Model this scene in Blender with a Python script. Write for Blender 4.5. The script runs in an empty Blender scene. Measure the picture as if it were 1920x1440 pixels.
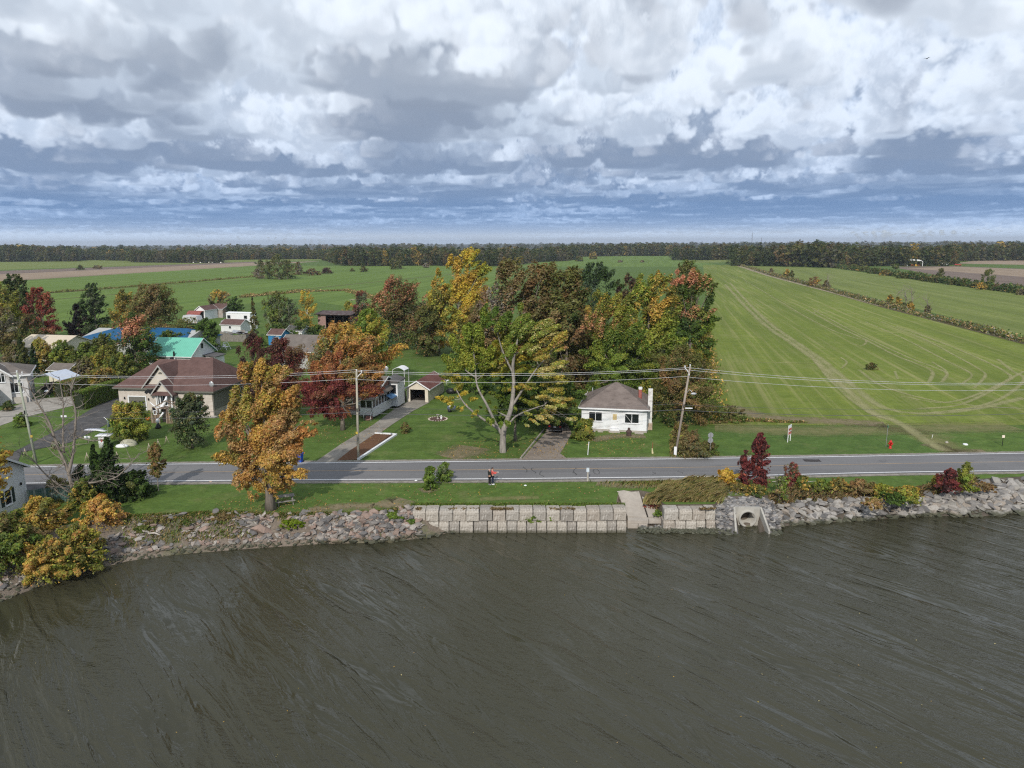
import bpy, bmesh, math, random
import numpy as np
from mathutils import Vector, Matrix, Quaternion, noise as mnoise
R = math.radians
random.seed(11)
scene = bpy.context.scene
COL = scene.collection

# ------------------------------------------------------------------ camera
CAM_H, TILT, ROLL, FPX = 24.0, R(11.1), R(-0.27), 1350.0     # FPX: focal length in pixels of a 1920 px wide picture
cam_data = bpy.data.cameras.new('drone_camera')
cam = bpy.data.objects.new('drone_camera', cam_data)
COL.objects.link(cam)
cam_data.sensor_width = 36.0
cam_data.lens = 36.0 * FPX / 1920.0
cam_data.clip_start, cam_data.clip_end = 0.5, 40000.0
cam.location = (0, 0, CAM_H)
cam.rotation_mode = 'QUATERNION'
cam.rotation_quaternion = (Matrix.Rotation(math.pi / 2 - TILT, 3, 'X') @ Matrix.Rotation(ROLL, 3, 'Z')).to_quaternion()
scene.camera = cam

# ------------------------------------------------------------------ sun, exposure
SUN_AZ, SUN_EL = R(-10), R(35)        # azimuth of the sun seen from the scene: behind the camera, to its left
to_sun = Vector((math.sin(SUN_AZ) * math.cos(SUN_EL), -math.cos(SUN_AZ) * math.cos(SUN_EL), math.sin(SUN_EL)))
sun_data = bpy.data.lights.new('sun', 'SUN')
sun_data.energy, sun_data.angle, sun_data.color = 3.4, R(0.9), (1.0, 0.94, 0.85)
sun = bpy.data.objects.new('sun', sun_data)
COL.objects.link(sun)
sun.rotation_mode = 'QUATERNION'
sun.rotation_quaternion = to_sun.to_track_quat('Z', 'Y')
scene.view_settings.view_transform = 'Standard'
scene.view_settings.look = 'None'
scene.view_settings.gamma = 1.0
scene.view_settings.exposure = 0.0
scene.view_settings.use_curve_mapping = False
scene.render.engine = 'CYCLES'
scene.cycles.use_denoising = False
scene.cycles.filter_width = 1.2
scene.cycles.use_adaptive_sampling = False
scene.cycles.max_bounces = 6
scene.cycles.transparent_max_bounces = 12
scene.cycles.diffuse_bounces = 2
scene.cycles.sample_clamp_indirect = 6.0

# ------------------------------------------------------------------ sky: Nishita behind a marched layer of cumulus
COV, SIG, Z0, Z1, SC, PF, DS, DA = -0.1, 11.0, 1.5, 5.0, 13.0, 1.7, 8.0, 0.8
SUNW, CT, CB, UPK, FC, AIRD = 0.29, [.63, .715, .83], [.275, .33, .425], 1.7, .88, 32.0
AIR1, AIR2 = [.0, .175, .50], [.62, .72, .84]

def sky_spot(x, y, sx, sy, w):
    return (math.atan((x - 960) / 1350), (455 - y) / 1350., sx / 1350., sy / 1350., w)
SKY_BLOBS = [sky_spot(*a) for a in (
    (200, 50, 230, 70, .7), (720, 80, 110, 60, .8), (545, 110, 110, 110, -1.3), (1290, 115, 70, 40, -.8),
    (1560, 190, 70, 90, -.9), (1780, 170, 190, 110, .9), (1480, 50, 120, 60, .6), (1000, 190, 140, 80, .5),
    (800, 240, 90, 50, .4), (650, 190, 50, 40, -.5), (100, 390, 260, 35, .9), (500, 385, 160, 22, .9),
    (800, 385, 120, 25, .7), (1280, 345, 110, 16, .5), (1480, 405, 260, 14, .8), (1620, 330, 80, 25, .4))]
SKY_BLOBS += [sky_spot(x, 432, 260, 12, -1.0) for x in range(-3000, 5000, 400)]
def sky_clouds(az, el, seed=7):
    """az, el arrays (rad). returns rgb, alpha (linear)"""
    rng=np.random.default_rng(seed); N=128
    def vol(beta,lo):
        k=np.fft.fftfreq(N)*N; kz=np.fft.rfftfreq(N)*N
        K=np.sqrt(k[:,None,None]**2+k[None,:,None]**2+kz[None,None,:]**2); K[0,0,0]=1
        A=K**(-beta/2); A[K<lo]=0; A[0,0,0]=0
        F=np.fft.rfftn(rng.standard_normal((N,N,N)).astype(np.float32))*A
        v=np.fft.irfftn(F,s=(N,N,N)).astype(np.float32); return v/v.std()
    shape=vol(4.2,2)
    bil=np.abs(vol(7.5,4)); bil=(bil-bil.mean())/bil.std()
    fine=np.abs(vol(7.0,4)); fine=(fine-fine.mean())/fine.std()
    M=256
    k=np.fft.fftfreq(M)*M; kz=np.fft.rfftfreq(M)*M
    K=np.sqrt(k[:,None]**2+kz[None]**2); K[0,0]=1; A=K**(-1.6); A[0,0]=0
    cov=np.fft.irfft2(np.fft.rfft2(rng.standard_normal((M,M)))*A).astype(np.float32); cov/=cov.std()
    sf=shape.ravel(); bf=bil.ravel(); ff=fine.ravel(); cf=cov.ravel()
    def look(V,x,y,z,s):
        c=N/s
        x=x*c; y=y*c; z=z*c
        fi=np.floor(x); fj=np.floor(y); fl=np.floor(z)
        u=x-fi; v=y-fj; w=z-fl
        i=fi.astype(np.int32)&127; j=fj.astype(np.int32)&127; l=fl.astype(np.int32)&127
        i1=((i+1)&127)*16384; j1=((j+1)&127)*128; l1=(l+1)&127
        i=i*16384; j=j*128
        def g(i,j): 
            p=V[i+j+l]; return p+(V[i+j+l1]-p)*w
        a0=g(i,j); a1=g(i1,j); b0=g(i,j1); b1=g(i1,j1)
        a0+=(a1-a0)*u; b0+=(b1-b0)*u
        return a0+(b0-a0)*v
    def look2(x,y,s):
        c=M/s; x=x*c; y=y*c
        fi=np.floor(x); fj=np.floor(y); u=x-fi; v=y-fj
        i=fi.astype(np.int32)&255; j=fj.astype(np.int32)&255
        i1=((i+1)&255)*256; j1=(j+1)&255; i=i*256
        a=cf[i+j]; a=a+(cf[i1+j]-a)*u
        b=cf[i+j1]; b=b+(cf[i1+j1]-b)*u
        return a+(b-a)*v
    shp=az.shape; az=az.ravel().astype(np.float32); el=el.ravel().astype(np.float32)
    n=az.size
    el2=np.maximum(el,0.0035)
    dx=np.sin(az)*np.cos(el2); dy=np.cos(az)*np.cos(el2); dz=np.sin(el2)
    z0,z1=Z0,Z1
    R=6371.0
    # curved-earth distance to heights
    def dist(h): return np.sqrt((R*dz)**2+2*R*h)-R*dz
    t0=dist(z0); t1=np.minimum(dist(z1),t0+40)
    S=104
    sun=np.array([-0.34,-0.75,0.57])
    T=np.ones(n,np.float32); L=np.zeros((n,3),np.float32); D=np.zeros(n,np.float32)
    act=np.arange(n)
    AMB_T=np.array(CT); AMB_B=np.array(CB); SUN=np.array([1.0,.985,.95])
    jit=rng.random(n).astype(np.float32)
    BL=SKY_BLOBS
    def dens(x,y,h,t,full=True):
        hn=(h-z0)/(z1-z0)
        c=look2(x,y,90.)*.55
        a_=np.arctan2(x,y); 
        r_=np.sqrt(x*x+y*y); e_=np.arctan2(h,r_)
        for (ba,be,sa,se,w) in BL:
            c=c+w*np.exp(-((a_-ba)/sa)**2-((e_-be)/se)**2)
        s=look(sf,x,y,h,SC)
        q_=1/(1+(r_/32.)**2)
        c2=look2(x+31.,y*.45+17.,150.)
        d=COV+c*.55+s*(.35+.40*q_)+c2*(1-q_)*.6
        prof=np.minimum(hn/.05,1)-np.maximum(hn-.15,0)*PF
        d=d+prof-1.0
        if full:
            d=d+look(bf,x,y,h,DS)*DA+look(ff,x,y,h,DS*.37)*DA*.5+look(bf,x,y,h,DS*.14)*DA*.28
        return np.where(hn<0,0,np.clip(d*1.9,0,1))
    for k in range(S):
        if act.size==0: break
        f0=((k)/S)**1.6; f1=((k+1)/S)**1.6
        ta=t0[act]+(t1[act]-t0[act])*f0; dt=(t1[act]-t0[act])*(f1-f0)
        t=ta+dt*jit[act]
        x=dx[act]*t; y=dy[act]*t; h=dz[act]*t+t*t/(2*R)
        d=dens(x+0,y,h,t)
        m=d>0.004
        if m.any():
            ii=act[m]; xm,ym,hm,dm=x[m],y[m],h[m],d[m]
            tau=np.zeros(ii.size,np.float32)
            for q in (.10,.28,.65,1.2):
                tau+=dens(xm+sun[0]*q,ym+sun[1]*q,hm+sun[2]*q,None,q<.5)*q*1.1
            sl=np.exp(-tau*3.2)*.75+np.exp(-tau*.8)*.25
            tu=np.zeros(ii.size,np.float32)
            for q in (.25,.7,1.5):
                tu+=dens(xm,ym,hm+q,None,q<.4)*q
            up=np.exp(-tu*UPK)[:,None]
            hn=np.clip(up*1.05,0,1)[:,0]
            amb=AMB_B[None]*(1-hn[:,None])+AMB_T[None]*hn[:,None]
            col=SUN[None]*(sl*SUNW)[:,None]+amb
            al=1-np.exp(-dm*dt[m]*SIG)
            w=(T[ii]*al)
            L[ii]+=w[:,None]*col; D[ii]+=w*t[m]
            T[ii]*=1-al
        act=act[T[act]>.02]
    A=1-T
    rgb=L/np.maximum(A,1e-4)[:,None]; dist_=D/np.maximum(A,1e-4)
    # aerial perspective on far clouds
    f=(1-np.exp(-np.maximum(dist_-7,0)/AIRD))[:,None]
    nearair=np.array(AIR1); farair=np.array(AIR2)
    f=f*FC; g=np.clip((dist_-30)/60,0,1)[:,None]
    rgb=rgb*(1-f*np.array([1,.92,.78]))+(nearair*(1-g)+farair*g)*f
    return rgb.reshape(shp+(3,)), A.reshape(shp)

def build_world():
    W, H = 2048, 600
    u = (np.arange(W) + .5) / W * 2 - 1
    v = (np.arange(H) + .5) / H
    KA = 3.0
    az = np.sinh(u * math.asinh(KA * math.pi)) / KA
    el = v ** 2.5 * (math.pi / 2)
    AZ, EL = np.meshgrid(az, el)
    rgb, a = sky_clouds(AZ, EL)
    img = bpy.data.images.new('cumulus', W, H, alpha=True, float_buffer=True)
    img.colorspace_settings.name = 'Non-Color'
    px = np.ones((H, W, 4), np.float32)
    px[..., :3] = rgb
    px[..., 3] = a
    img.alpha_mode = 'CHANNEL_PACKED'
    img.pixels.foreach_set(px.ravel())
    img.update()
    w = bpy.data.worlds.new('World')
    scene.world = w
    w.use_nodes = True
    nt = w.node_tree
    nt.nodes.clear()
    N = lambda t: nt.nodes.new(t)
    L = nt.links.new
    def M(op, a, b=None, c=None):
        n = N('ShaderNodeMath'); n.operation = op
        for i, x in enumerate((a, b, c)):
            if x is None: continue
            if isinstance(x, (int, float)): n.inputs[i].default_value = x
            else: L(x, n.inputs[i])
        return n.outputs[0]
    geo = N('ShaderNodeTexCoord')
    sep = N('ShaderNodeSeparateXYZ'); L(geo.outputs['Generated'], sep.inputs[0])
    x, y, z = sep.outputs
    azn = M('ARCTAN2', x, y)
    s = M('MULTIPLY', azn, KA)
    ab = M('ABSOLUTE', s)
    ash = M('LOGARITHM', M('ADD', ab, M('SQRT', M('ADD', M('MULTIPLY', ab, ab), 1.0))), math.e)
    uu = M('ADD', M('MULTIPLY', M('MULTIPLY', ash, M('SIGN', s)), .5 / math.asinh(KA * math.pi)), .5)
    eln = M('ARCSINE', M('MAXIMUM', z, 0.0))
    vv = M('POWER', M('MULTIPLY', eln, 2 / math.pi), 0.4)
    cmb = N('ShaderNodeCombineXYZ'); L(uu, cmb.inputs[0]); L(vv, cmb.inputs[1])
    tex = N('ShaderNodeTexImage'); tex.image = img; tex.extension = 'EXTEND'; tex.interpolation = 'Cubic'
    L(cmb.outputs[0], tex.inputs[0])
    sky = N('ShaderNodeTexSky'); sky.sky_type = 'NISHITA'; sky.sun_disc = False
    sky.sun_elevation, sky.sun_rotation = SUN_EL, math.atan2(to_sun.x, to_sun.y)
    sky.air_density, sky.dust_density, sky.ozone_density = 1.0, 1.0, 1.5
    sk = N('ShaderNodeMix'); sk.data_type = 'RGBA'; sk.blend_type = 'MULTIPLY'; sk.inputs[0].default_value = 1
    L(sky.outputs[0], sk.inputs[6]); sk.inputs[7].default_value = (.1, .1, .1, 1)
    veil = N('ShaderNodeMix'); veil.data_type = 'RGBA'; L(sk.outputs[2], veil.inputs[6])
    veil.inputs[7].default_value = (.66, .76, .87, 1)
    veil.inputs[0].default_value = .92
    mx = N('ShaderNodeMix'); mx.data_type = 'RGBA'
    L(tex.outputs['Alpha'], mx.inputs[0]); L(veil.outputs[2], mx.inputs[6]); L(tex.outputs['Color'], mx.inputs[7])
    bg = N('ShaderNodeBackground'); bg.inputs[1].default_value = 1.0
    L(mx.outputs[2], bg.inputs[0])
    out = N('ShaderNodeOutputWorld'); L(bg.outputs[0], out.inputs[0])
    w.cycles.sampling_method = 'MANUAL'
    w.cycles.sample_map_resolution = 512
build_world()

# ------------------------------------------------------------------ placing: a point of the photograph on a level plane
_ct, _st, _cr, _sr = math.cos(TILT), math.sin(TILT), math.cos(ROLL), math.sin(ROLL)
def ray(px, py):
    x, y = (px - 960) / FPX, -(py - 720) / FPX
    x, y = x * _cr - y * _sr, x * _sr + y * _cr
    return (x, _ct + y * _st, -_st + y * _ct)
def at(px, py, z=0.0):
    d = ray(px, py); k = (z - CAM_H) / d[2]
    return Vector((d[0] * k, d[1] * k, z))
def ppm(px, py, z=0.0):
    p = at(px, py, z)
    return FPX / (p.y * _ct - (z - CAM_H) * _st)
def height(px, pb, pt, z=0.0):
    p = at(px, pb, z); d = ray(px, pt)
    return CAM_H + d[2] * p.y / d[1] - z
ROW = R(12.0)                       # the long lots run 12 degrees clockwise of straight ahead
ROWD = Vector((math.sin(ROW), math.cos(ROW), 0))

# ------------------------------------------------------------------ tags and mesh builders
def tag(o, label=None, cat=None, group=None, kind=None):
    if label: o['label'] = label
    if cat: o['category'] = cat
    if group: o['group'] = group
    if kind: o['kind'] = kind
    return o
def empty(name, loc, rz=0.0, label=None, cat=None, group=None):
    o = bpy.data.objects.new(name, None)
    COL.objects.link(o)
    o.location = loc; o.rotation_euler = (0, 0, rz)
    o.empty_display_size = .3
    return tag(o, label, cat, group)
def link(name, me, parent=None, loc=None, rz=None):
    o = bpy.data.objects.new(name, me)
    COL.objects.link(o)
    if parent is not None: o.parent = parent
    if loc is not None: o.location = loc
    if rz is not None: o.rotation_euler = (0, 0, rz)
    return o
def fast_mesh(name, V, Q, mat, col=None, smooth=False):
    """V (n,3), Q (m,k) all faces with k corners, col (n,3) optional point colours"""
    V = np.asarray(V, np.float32); Q = np.asarray(Q, np.int32)
    me = bpy.data.meshes.new(name)
    me.vertices.add(len(V)); me.vertices.foreach_set('co', V.ravel())
    k = Q.shape[1]
    me.loops.add(Q.size); me.loops.foreach_set('vertex_index', Q.ravel())
    me.polygons.add(len(Q))
    me.polygons.foreach_set('loop_start', np.arange(0, Q.size, k, dtype=np.int32))
    me.polygons.foreach_set('loop_total', np.full(len(Q), k, np.int32))
    if smooth: me.polygons.foreach_set('use_smooth', np.ones(len(Q), bool))
    if col is not None:
        at_ = me.attributes.new('col', 'FLOAT_COLOR', 'POINT')
        c = np.ones((len(V), 4), np.float32); c[:, :3] = col
        at_.data.foreach_set('color', c.ravel())
    me.update(calc_edges=True)
    if mat: me.materials.append(mat)
    return me
class MB:
    def __init__(s): s.v, s.f = [], []
    def add(s, vs, fs):
        b = len(s.v); s.v += [tuple(v) for v in vs]; s.f += [tuple(i + b for i in f) for f in fs]; return s
    def box(s, x0, x1, y0, y1, z0, z1, M=None):
        vs = [Vector((x, y, z)) for z in (z0, z1) for y in (y0, y1) for x in (x0, x1)]
        if M is not None: vs = [M @ v for v in vs]
        return s.add(vs, [(0, 2, 3, 1), (4, 5, 7, 6), (0, 1, 5, 4), (2, 6, 7, 3), (0, 4, 6, 2), (1, 3, 7, 5)])
    def prism(s, poly, a, b, axis='y'):
        """poly: (u,w) points; extruded from a to b along axis"""
        n = len(poly)
        P = {'y': lambda u, w, t: (u, t, w), 'x': lambda u, w, t: (t, u, w), 'z': lambda u, w, t: (u, w, t)}[axis]
        vs = [P(u, w, a) for u, w in poly] + [P(u, w, b) for u, w in poly]
        fs = [tuple(range(n))[::-1], tuple(range(n, 2 * n))] + [(i, (i + 1) % n, n + (i + 1) % n, n + i) for i in range(n)]
        return s.add(vs, fs)
    def tube(s, pts, rad, n=6, cap=True):
        pts = [Vector(p) for p in pts]
        if isinstance(rad, (int, float)): rad = [rad] * len(pts)
        rings = []
        for i, p in enumerate(pts):
            d = (pts[min(i + 1, len(pts) - 1)] - pts[max(i - 1, 0)])
            d = d.normalized() if d.length > 1e-9 else Vector((0, 0, 1))
            a = d.orthogonal().normalized() if i == 0 else (a - d * a.dot(d)).normalized()
            b = d.cross(a)
            rings.append([p + (a * math.cos(2 * math.pi * k / n) + b * math.sin(2 * math.pi * k / n)) * rad[i] for k in range(n)])
        vs = [v for r_ in rings for v in r_]
        fs = [(i * n + k, i * n + (k + 1) % n, (i + 1) * n + (k + 1) % n, (i + 1) * n + k) for i in range(len(pts) - 1) for k in range(n)]
        if cap: fs += [tuple(range(n))[::-1], tuple(range((len(pts) - 1) * n, len(pts) * n))]
        return s.add(vs, fs)
    def lathe(s, prof, n=10, c=(0, 0, 0)):
        return s.tube([(c[0], c[1], c[2] + z) for r_, z in prof], [max(r_, 1e-3) for r_, z in prof], n)
    def ell(s, c, r, n=8, m=6):
        if isinstance(r, (int, float)): r = (r, r, r)
        vs, fs = [], []
        for i in range(m + 1):
            th = math.pi * i / m
            for k in range(n):
                ph = 2 * math.pi * k / n
                vs.append((c[0] + r[0] * math.sin(th) * math.cos(ph), c[1] + r[1] * math.sin(th) * math.sin(ph), c[2] + r[2] * math.cos(th)))
        for i in range(m):
            for k in range(n):
                fs.append((i * n + k, (i + 1) * n + k, (i + 1) * n + (k + 1) % n, i * n + (k + 1) % n))
        return s.add(vs, fs)
    def mesh(s, name, mat, smooth=False):
        me = bpy.data.meshes.new(name)
        me.from_pydata(s.v, [], s.f)
        me.validate()
        bm = bmesh.new(); bm.from_mesh(me); bmesh.ops.recalc_face_normals(bm, faces=bm.faces); bm.to_mesh(me); bm.free()
        if smooth: me.polygons.foreach_set('use_smooth', np.ones(len(me.polygons), bool))
        if mat: me.materials.append(mat)
        return me
    def build(s, name, mat, parent=None, smooth=False, loc=None, rz=None, bevel=0):
        o = link(name, s.mesh(name, mat, smooth), parent, loc, rz)
        if bevel:
            m = o.modifiers.new('edge', 'BEVEL'); m.width = bevel; m.segments = 2; m.limit_method = 'ANGLE'
        return o
def bx(*a): return MB().box(*a)

# ------------------------------------------------------------------ materials
MATS = {}
def nodes(name):
    m = bpy.data.materials.new(name); m.use_nodes = True
    nt = m.node_tree; b = nt.nodes['Principled BSDF']
    return m, nt, b, nt.nodes.new, nt.links.new
def setv(b, **k):
    for n, v in k.items(): b.inputs[n.replace('_', ' ')].default_value = v
def mixc(nt, fac, a, b, blend='MIX'):
    n = nt.nodes.new('ShaderNodeMix'); n.data_type = 'RGBA'; n.blend_type = blend
    for i, x in ((0, fac), (6, a), (7, b)):
        if hasattr(x, 'links'): nt.links.new(x, n.inputs[i])
        elif isinstance(x, (tuple, list)): n.inputs[i].default_value = (*x[:3], 1)
        else: n.inputs[i].default_value = x
    return n.outputs[2]
def tex_noise(nt, scale, detail=4, rough=.55, coord='Object', stretch=None, rot=0.0, w=None):
    tc = nt.nodes.new('ShaderNodeTexCoord'); out = tc.outputs[coord]
    if stretch or rot:
        mp = nt.nodes.new('ShaderNodeMapping'); nt.links.new(out, mp.inputs[0])
        if stretch: mp.inputs['Scale'].default_value = stretch
        mp.inputs['Rotation'].default_value = (0, 0, rot)
        if rot and stretch:                       # rotate first, then stretch
            mp.inputs['Scale'].default_value = (1, 1, 1)
            m2 = nt.nodes.new('ShaderNodeMapping'); nt.links.new(mp.outputs[0], m2.inputs[0]); m2.inputs['Scale'].default_value = stretch
            mp = m2
        out = mp.outputs[0]
    n = nt.nodes.new('ShaderNodeTexNoise'); n.inputs['Scale'].default_value = scale
    n.inputs['Detail'].default_value = detail; n.inputs['Roughness'].default_value = rough
    nt.links.new(out, n.inputs['Vector'])
    return n.outputs['Fac']
def ramp(nt, fac, lo, hi, a=0.0, b=1.0):
    n = nt.nodes.new('ShaderNodeMapRange'); n.inputs[1].default_value = lo; n.inputs[2].default_value = hi
    n.inputs[3].default_value = a; n.inputs[4].default_value = b
    nt.links.new(fac, n.inputs[0]); return n.outputs[0]
def bump(nt, b, h, strength=.4, dist=.05):
    n = nt.nodes.new('ShaderNodeBump'); n.inputs['Strength'].default_value = strength; n.inputs['Distance'].default_value = dist
    nt.links.new(h, n.inputs['Height']); nt.links.new(n.outputs[0], b.inputs['Normal'])
def mat(name, col, rough=.7, var=.25, scale=3.0, metal=0.0, bmp=0.0, stain=None, stain_amt=.5, stretch=None, spec=.3):
    if name in MATS: return MATS[name]
    m, nt, b, N, L = nodes(name)
    f = tex_noise(nt, scale, 5, .6, stretch=stretch)
    lo = tuple(c * (1 - var) for c in col); hi = tuple(min(c * (1 + var), .95) for c in col)
    c = mixc(nt, ramp(nt, f, .3, .7), lo, hi)
    if stain:
        f2 = tex_noise(nt, scale * .6 + .13, 6, .65)
        c = mixc(nt, ramp(nt, f2, .52, .68, 0, stain_amt), c, stain)
    L(c, b.inputs['Base Color'])
    setv(b, Roughness=rough, Metallic=metal)
    b.inputs['Specular IOR Level'].default_value = spec
    if bmp: bump(nt, b, f, bmp, .03)
    MATS[name] = m; return m
def lap_mat(name, col, pitch=.12, axis='Z', var=.08, stain=None, depth=.5, stain_amt=.35):
    """boards, clapboards or ribs as fine relief: a saw profile along one axis"""
    if name in MATS: return MATS[name]
    m, nt, b, N, L = nodes(name)
    tc = N('ShaderNodeTexCoord'); sp = N('ShaderNodeSeparateXYZ'); L(tc.outputs['Object'], sp.inputs[0])
    md = N('ShaderNodeMath'); md.operation = 'FRACT'
    dv = N('ShaderNodeMath'); dv.operation = 'DIVIDE'; L(sp.outputs[axis], dv.inputs[0]); dv.inputs[1].default_value = pitch
    L(dv.outputs[0], md.inputs[0])
    f = tex_noise(nt, 1.1, 5, .6)
    c = mixc(nt, ramp(nt, f, .3, .7), tuple(x * (1 - var) for x in col), tuple(min(x * (1 + var), .9) for x in col))
    joint = ramp(nt, md.outputs[0], .0, .12, .55, 0)
    c = mixc(nt, joint, c, tuple(x * .45 for x in col))
    if stain: c = mixc(nt, ramp(nt, tex_noise(nt, .9, 6, .7), .5, .72, 0, stain_amt), c, stain)
    L(c, b.inputs['Base Color']); setv(b, Roughness=.6); b.inputs['Specular IOR Level'].default_value = .3
    bump(nt, b, md.outputs[0], depth, .02)
    MATS[name] = m; return m
def shingle_mat(name, col, col2, stain=None):
    if name in MATS: return MATS[name]
    m, nt, b, N, L = nodes(name)
    tc = N('ShaderNodeTexCoord'); sp = N('ShaderNodeSeparateXYZ'); L(tc.outputs['Object'], sp.inputs[0])
    ad = N('ShaderNodeMath'); ad.operation = 'ADD'; L(sp.outputs[0], ad.inputs[0]); L(sp.outputs[1], ad.inputs[1])
    cb = N('ShaderNodeCombineXYZ'); L(ad.outputs[0], cb.inputs[0]); L(sp.outputs[2], cb.inputs[1])
    br = N('ShaderNodeTexBrick'); L(cb.outputs[0], br.inputs[0])
    br.inputs['Scale'].default_value = 1; br.inputs['Brick Width'].default_value = .45; br.inputs['Row Height'].default_value = .11
    br.inputs['Mortar Size'].default_value = .006; br.inputs['Bias'].default_value = -.1
    br.inputs['Color1'].default_value = (*col, 1); br.inputs['Color2'].default_value = (*col2, 1)
    br.inputs['Mortar'].default_value = (*[c * .5 for c in col], 1)
    c = mixc(nt, .6, br.outputs[0], mixc(nt, ramp(nt, tex_noise(nt, .7, 6, .7), .3, .7), tuple(x * .75 for x in col), tuple(x * 1.25 for x in col2)))
    if stain: c = mixc(nt, ramp(nt, tex_noise(nt, 1.6, 6, .7, stretch=(.5, .5, 3)), .52, .7, 0, .7), c, stain)
    L(c, b.inputs['Base Color']); setv(b, Roughness=.9); b.inputs['Specular IOR Level'].default_value = .2
    bump(nt, b, br.outputs['Fac'], .3, .01)
    MATS[name] = m; return m
def brick_mat(name, c1, c2, mortar):
    m, nt, b, N, L = nodes(name)
    tc = N('ShaderNodeTexCoord'); sp = N('ShaderNodeSeparateXYZ'); L(tc.outputs['Object'], sp.inputs[0])
    ad = N('ShaderNodeMath'); ad.operation = 'ADD'; L(sp.outputs[0], ad.inputs[0]); L(sp.outputs[1], ad.inputs[1])
    cb = N('ShaderNodeCombineXYZ'); L(ad.outputs[0], cb.inputs[0]); L(sp.outputs[2], cb.inputs[1])
    br = N('ShaderNodeTexBrick'); L(cb.outputs[0], br.inputs[0])
    br.inputs['Scale'].default_value = 1; br.inputs['Brick Width'].default_value = .34; br.inputs['Row Height'].default_value = .15
    br.inputs['Mortar Size'].default_value = .012
    br.inputs['Color1'].default_value = (*c1, 1); br.inputs['Color2'].default_value = (*c2, 1); br.inputs['Mortar'].default_value = (*mortar, 1)
    c = mixc(nt, ramp(nt, tex_noise(nt, 2.2, 4), .35, .7, 0, .5), br.outputs[0], tuple(x * .8 for x in c1))
    L(c, b.inputs['Base Color']); setv(b, Roughness=.9); bump(nt, b, br.outputs['Fac'], .3, .01)
    return m
def leaf_mat():
    m = bpy.data.materials.new('leaves'); m.use_nodes = True; nt = m.node_tree; nt.nodes.clear()
    N, L = nt.nodes.new, nt.links.new
    a = N('ShaderNodeAttribute'); a.attribute_name = 'col'
    d = N('ShaderNodeBsdfDiffuse'); L(a.outputs['Color'], d.inputs[0])
    t = N('ShaderNodeBsdfTranslucent'); L(mixc(nt, 1.0, a.outputs['Color'], (1.1, 1.1, .55), 'MULTIPLY'), t.inputs[0])
    g = N('ShaderNodeBsdfGlossy'); g.inputs[0].default_value = (.8, .8, .8, 1); g.inputs['Roughness'].default_value = .45
    m1 = N('ShaderNodeMixShader'); m1.inputs[0].default_value = .40; L(d.outputs[0], m1.inputs[1]); L(t.outputs[0], m1.inputs[2])
    m2 = N('ShaderNodeMixShader'); m2.inputs[0].default_value = .012; L(m1.outputs[0], m2.inputs[1]); L(g.outputs[0], m2.inputs[2])
    o = N('ShaderNodeOutputMaterial'); L(m2.outputs[0], o.inputs[0])
    return m
LEAF = leaf_mat()
def attr_mat(name, rough=.85):
    m, nt, b, N, L = nodes(name)
    a = N('ShaderNodeAttribute'); a.attribute_name = 'col'
    L(a.outputs['Color'], b.inputs['Base Color']); setv(b, Roughness=rough); b.inputs['Specular IOR Level'].default_value = .2
    return m
def glass_mat():
    m, nt, b, N, L = nodes('window_glass')
    setv(b, Roughness=.06); b.inputs['Base Color'].default_value = (.012, .015, .018, 1); b.inputs['Specular IOR Level'].default_value = .5
    return m
GLASS = glass_mat()
WHITE = mat('white_paint', (.74, .75, .76), .55, .06, 2.0, stain=(.5, .48, .45), stain_amt=.25)
TRIM = mat('white_trim', (.72, .73, .74), .5, .05)
BLACKM = mat('black_plastic', (.015, .015, .017), .4, .2)
DARK = mat('dark_interior', (.03, .026, .022), .95, .4, 1.5)
GREYW = mat('weathered_wood', (.20, .185, .165), .9, .35, 4, stretch=(1, 1, .3))
WOOD = mat('brown_wood', (.17, .105, .06), .85, .35, 5)
CONC = mat('concrete', (.40, .37, .33), .92, .16, 1.3, bmp=.25, stain=(.24, .21, .18), stain_amt=.6)
STEEL = mat('galvanised_steel', (.42, .43, .44), .45, .15, 6, metal=.6)
RUST = mat('rust', (.22, .09, .045), .9, .4, 3)
BARK = mat('bark', (.165, .14, .115), .95, .4, 6, stretch=(1, 1, .25), bmp=.5)
DEADB = mat('dead_bark', (.215, .185, .155), .95, .35, 5, stretch=(1, 1, .25), bmp=.5)
BARKG = mat('grey_bark', (.27, .245, .215), .95, .35, 5, stretch=(1, 1, .25), bmp=.5)
BIRCH = mat('birch_bark', (.52, .5, .47), .9, .4, 4)

# ------------------------------------------------------------------ thin air between here and the woods
hm = bpy.data.materials.new('haze'); hm.use_nodes = True; hm.node_tree.nodes.clear()
_v = hm.node_tree.nodes.new('ShaderNodeVolumePrincipled'); _o = hm.node_tree.nodes.new('ShaderNodeOutputMaterial')
_v.inputs['Color'].default_value = (.80, .88, 1.0, 1); _v.inputs['Density'].default_value = .00010; _v.inputs['Anisotropy'].default_value = .2
hm.node_tree.links.new(_v.outputs[0], _o.inputs['Volume'])
tag(bx(-16100, 16100, -1000, 16100, -4.5, 90).build('haze', hm), kind='stuff')
scene.cycles.volume_bounces = 0

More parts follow.
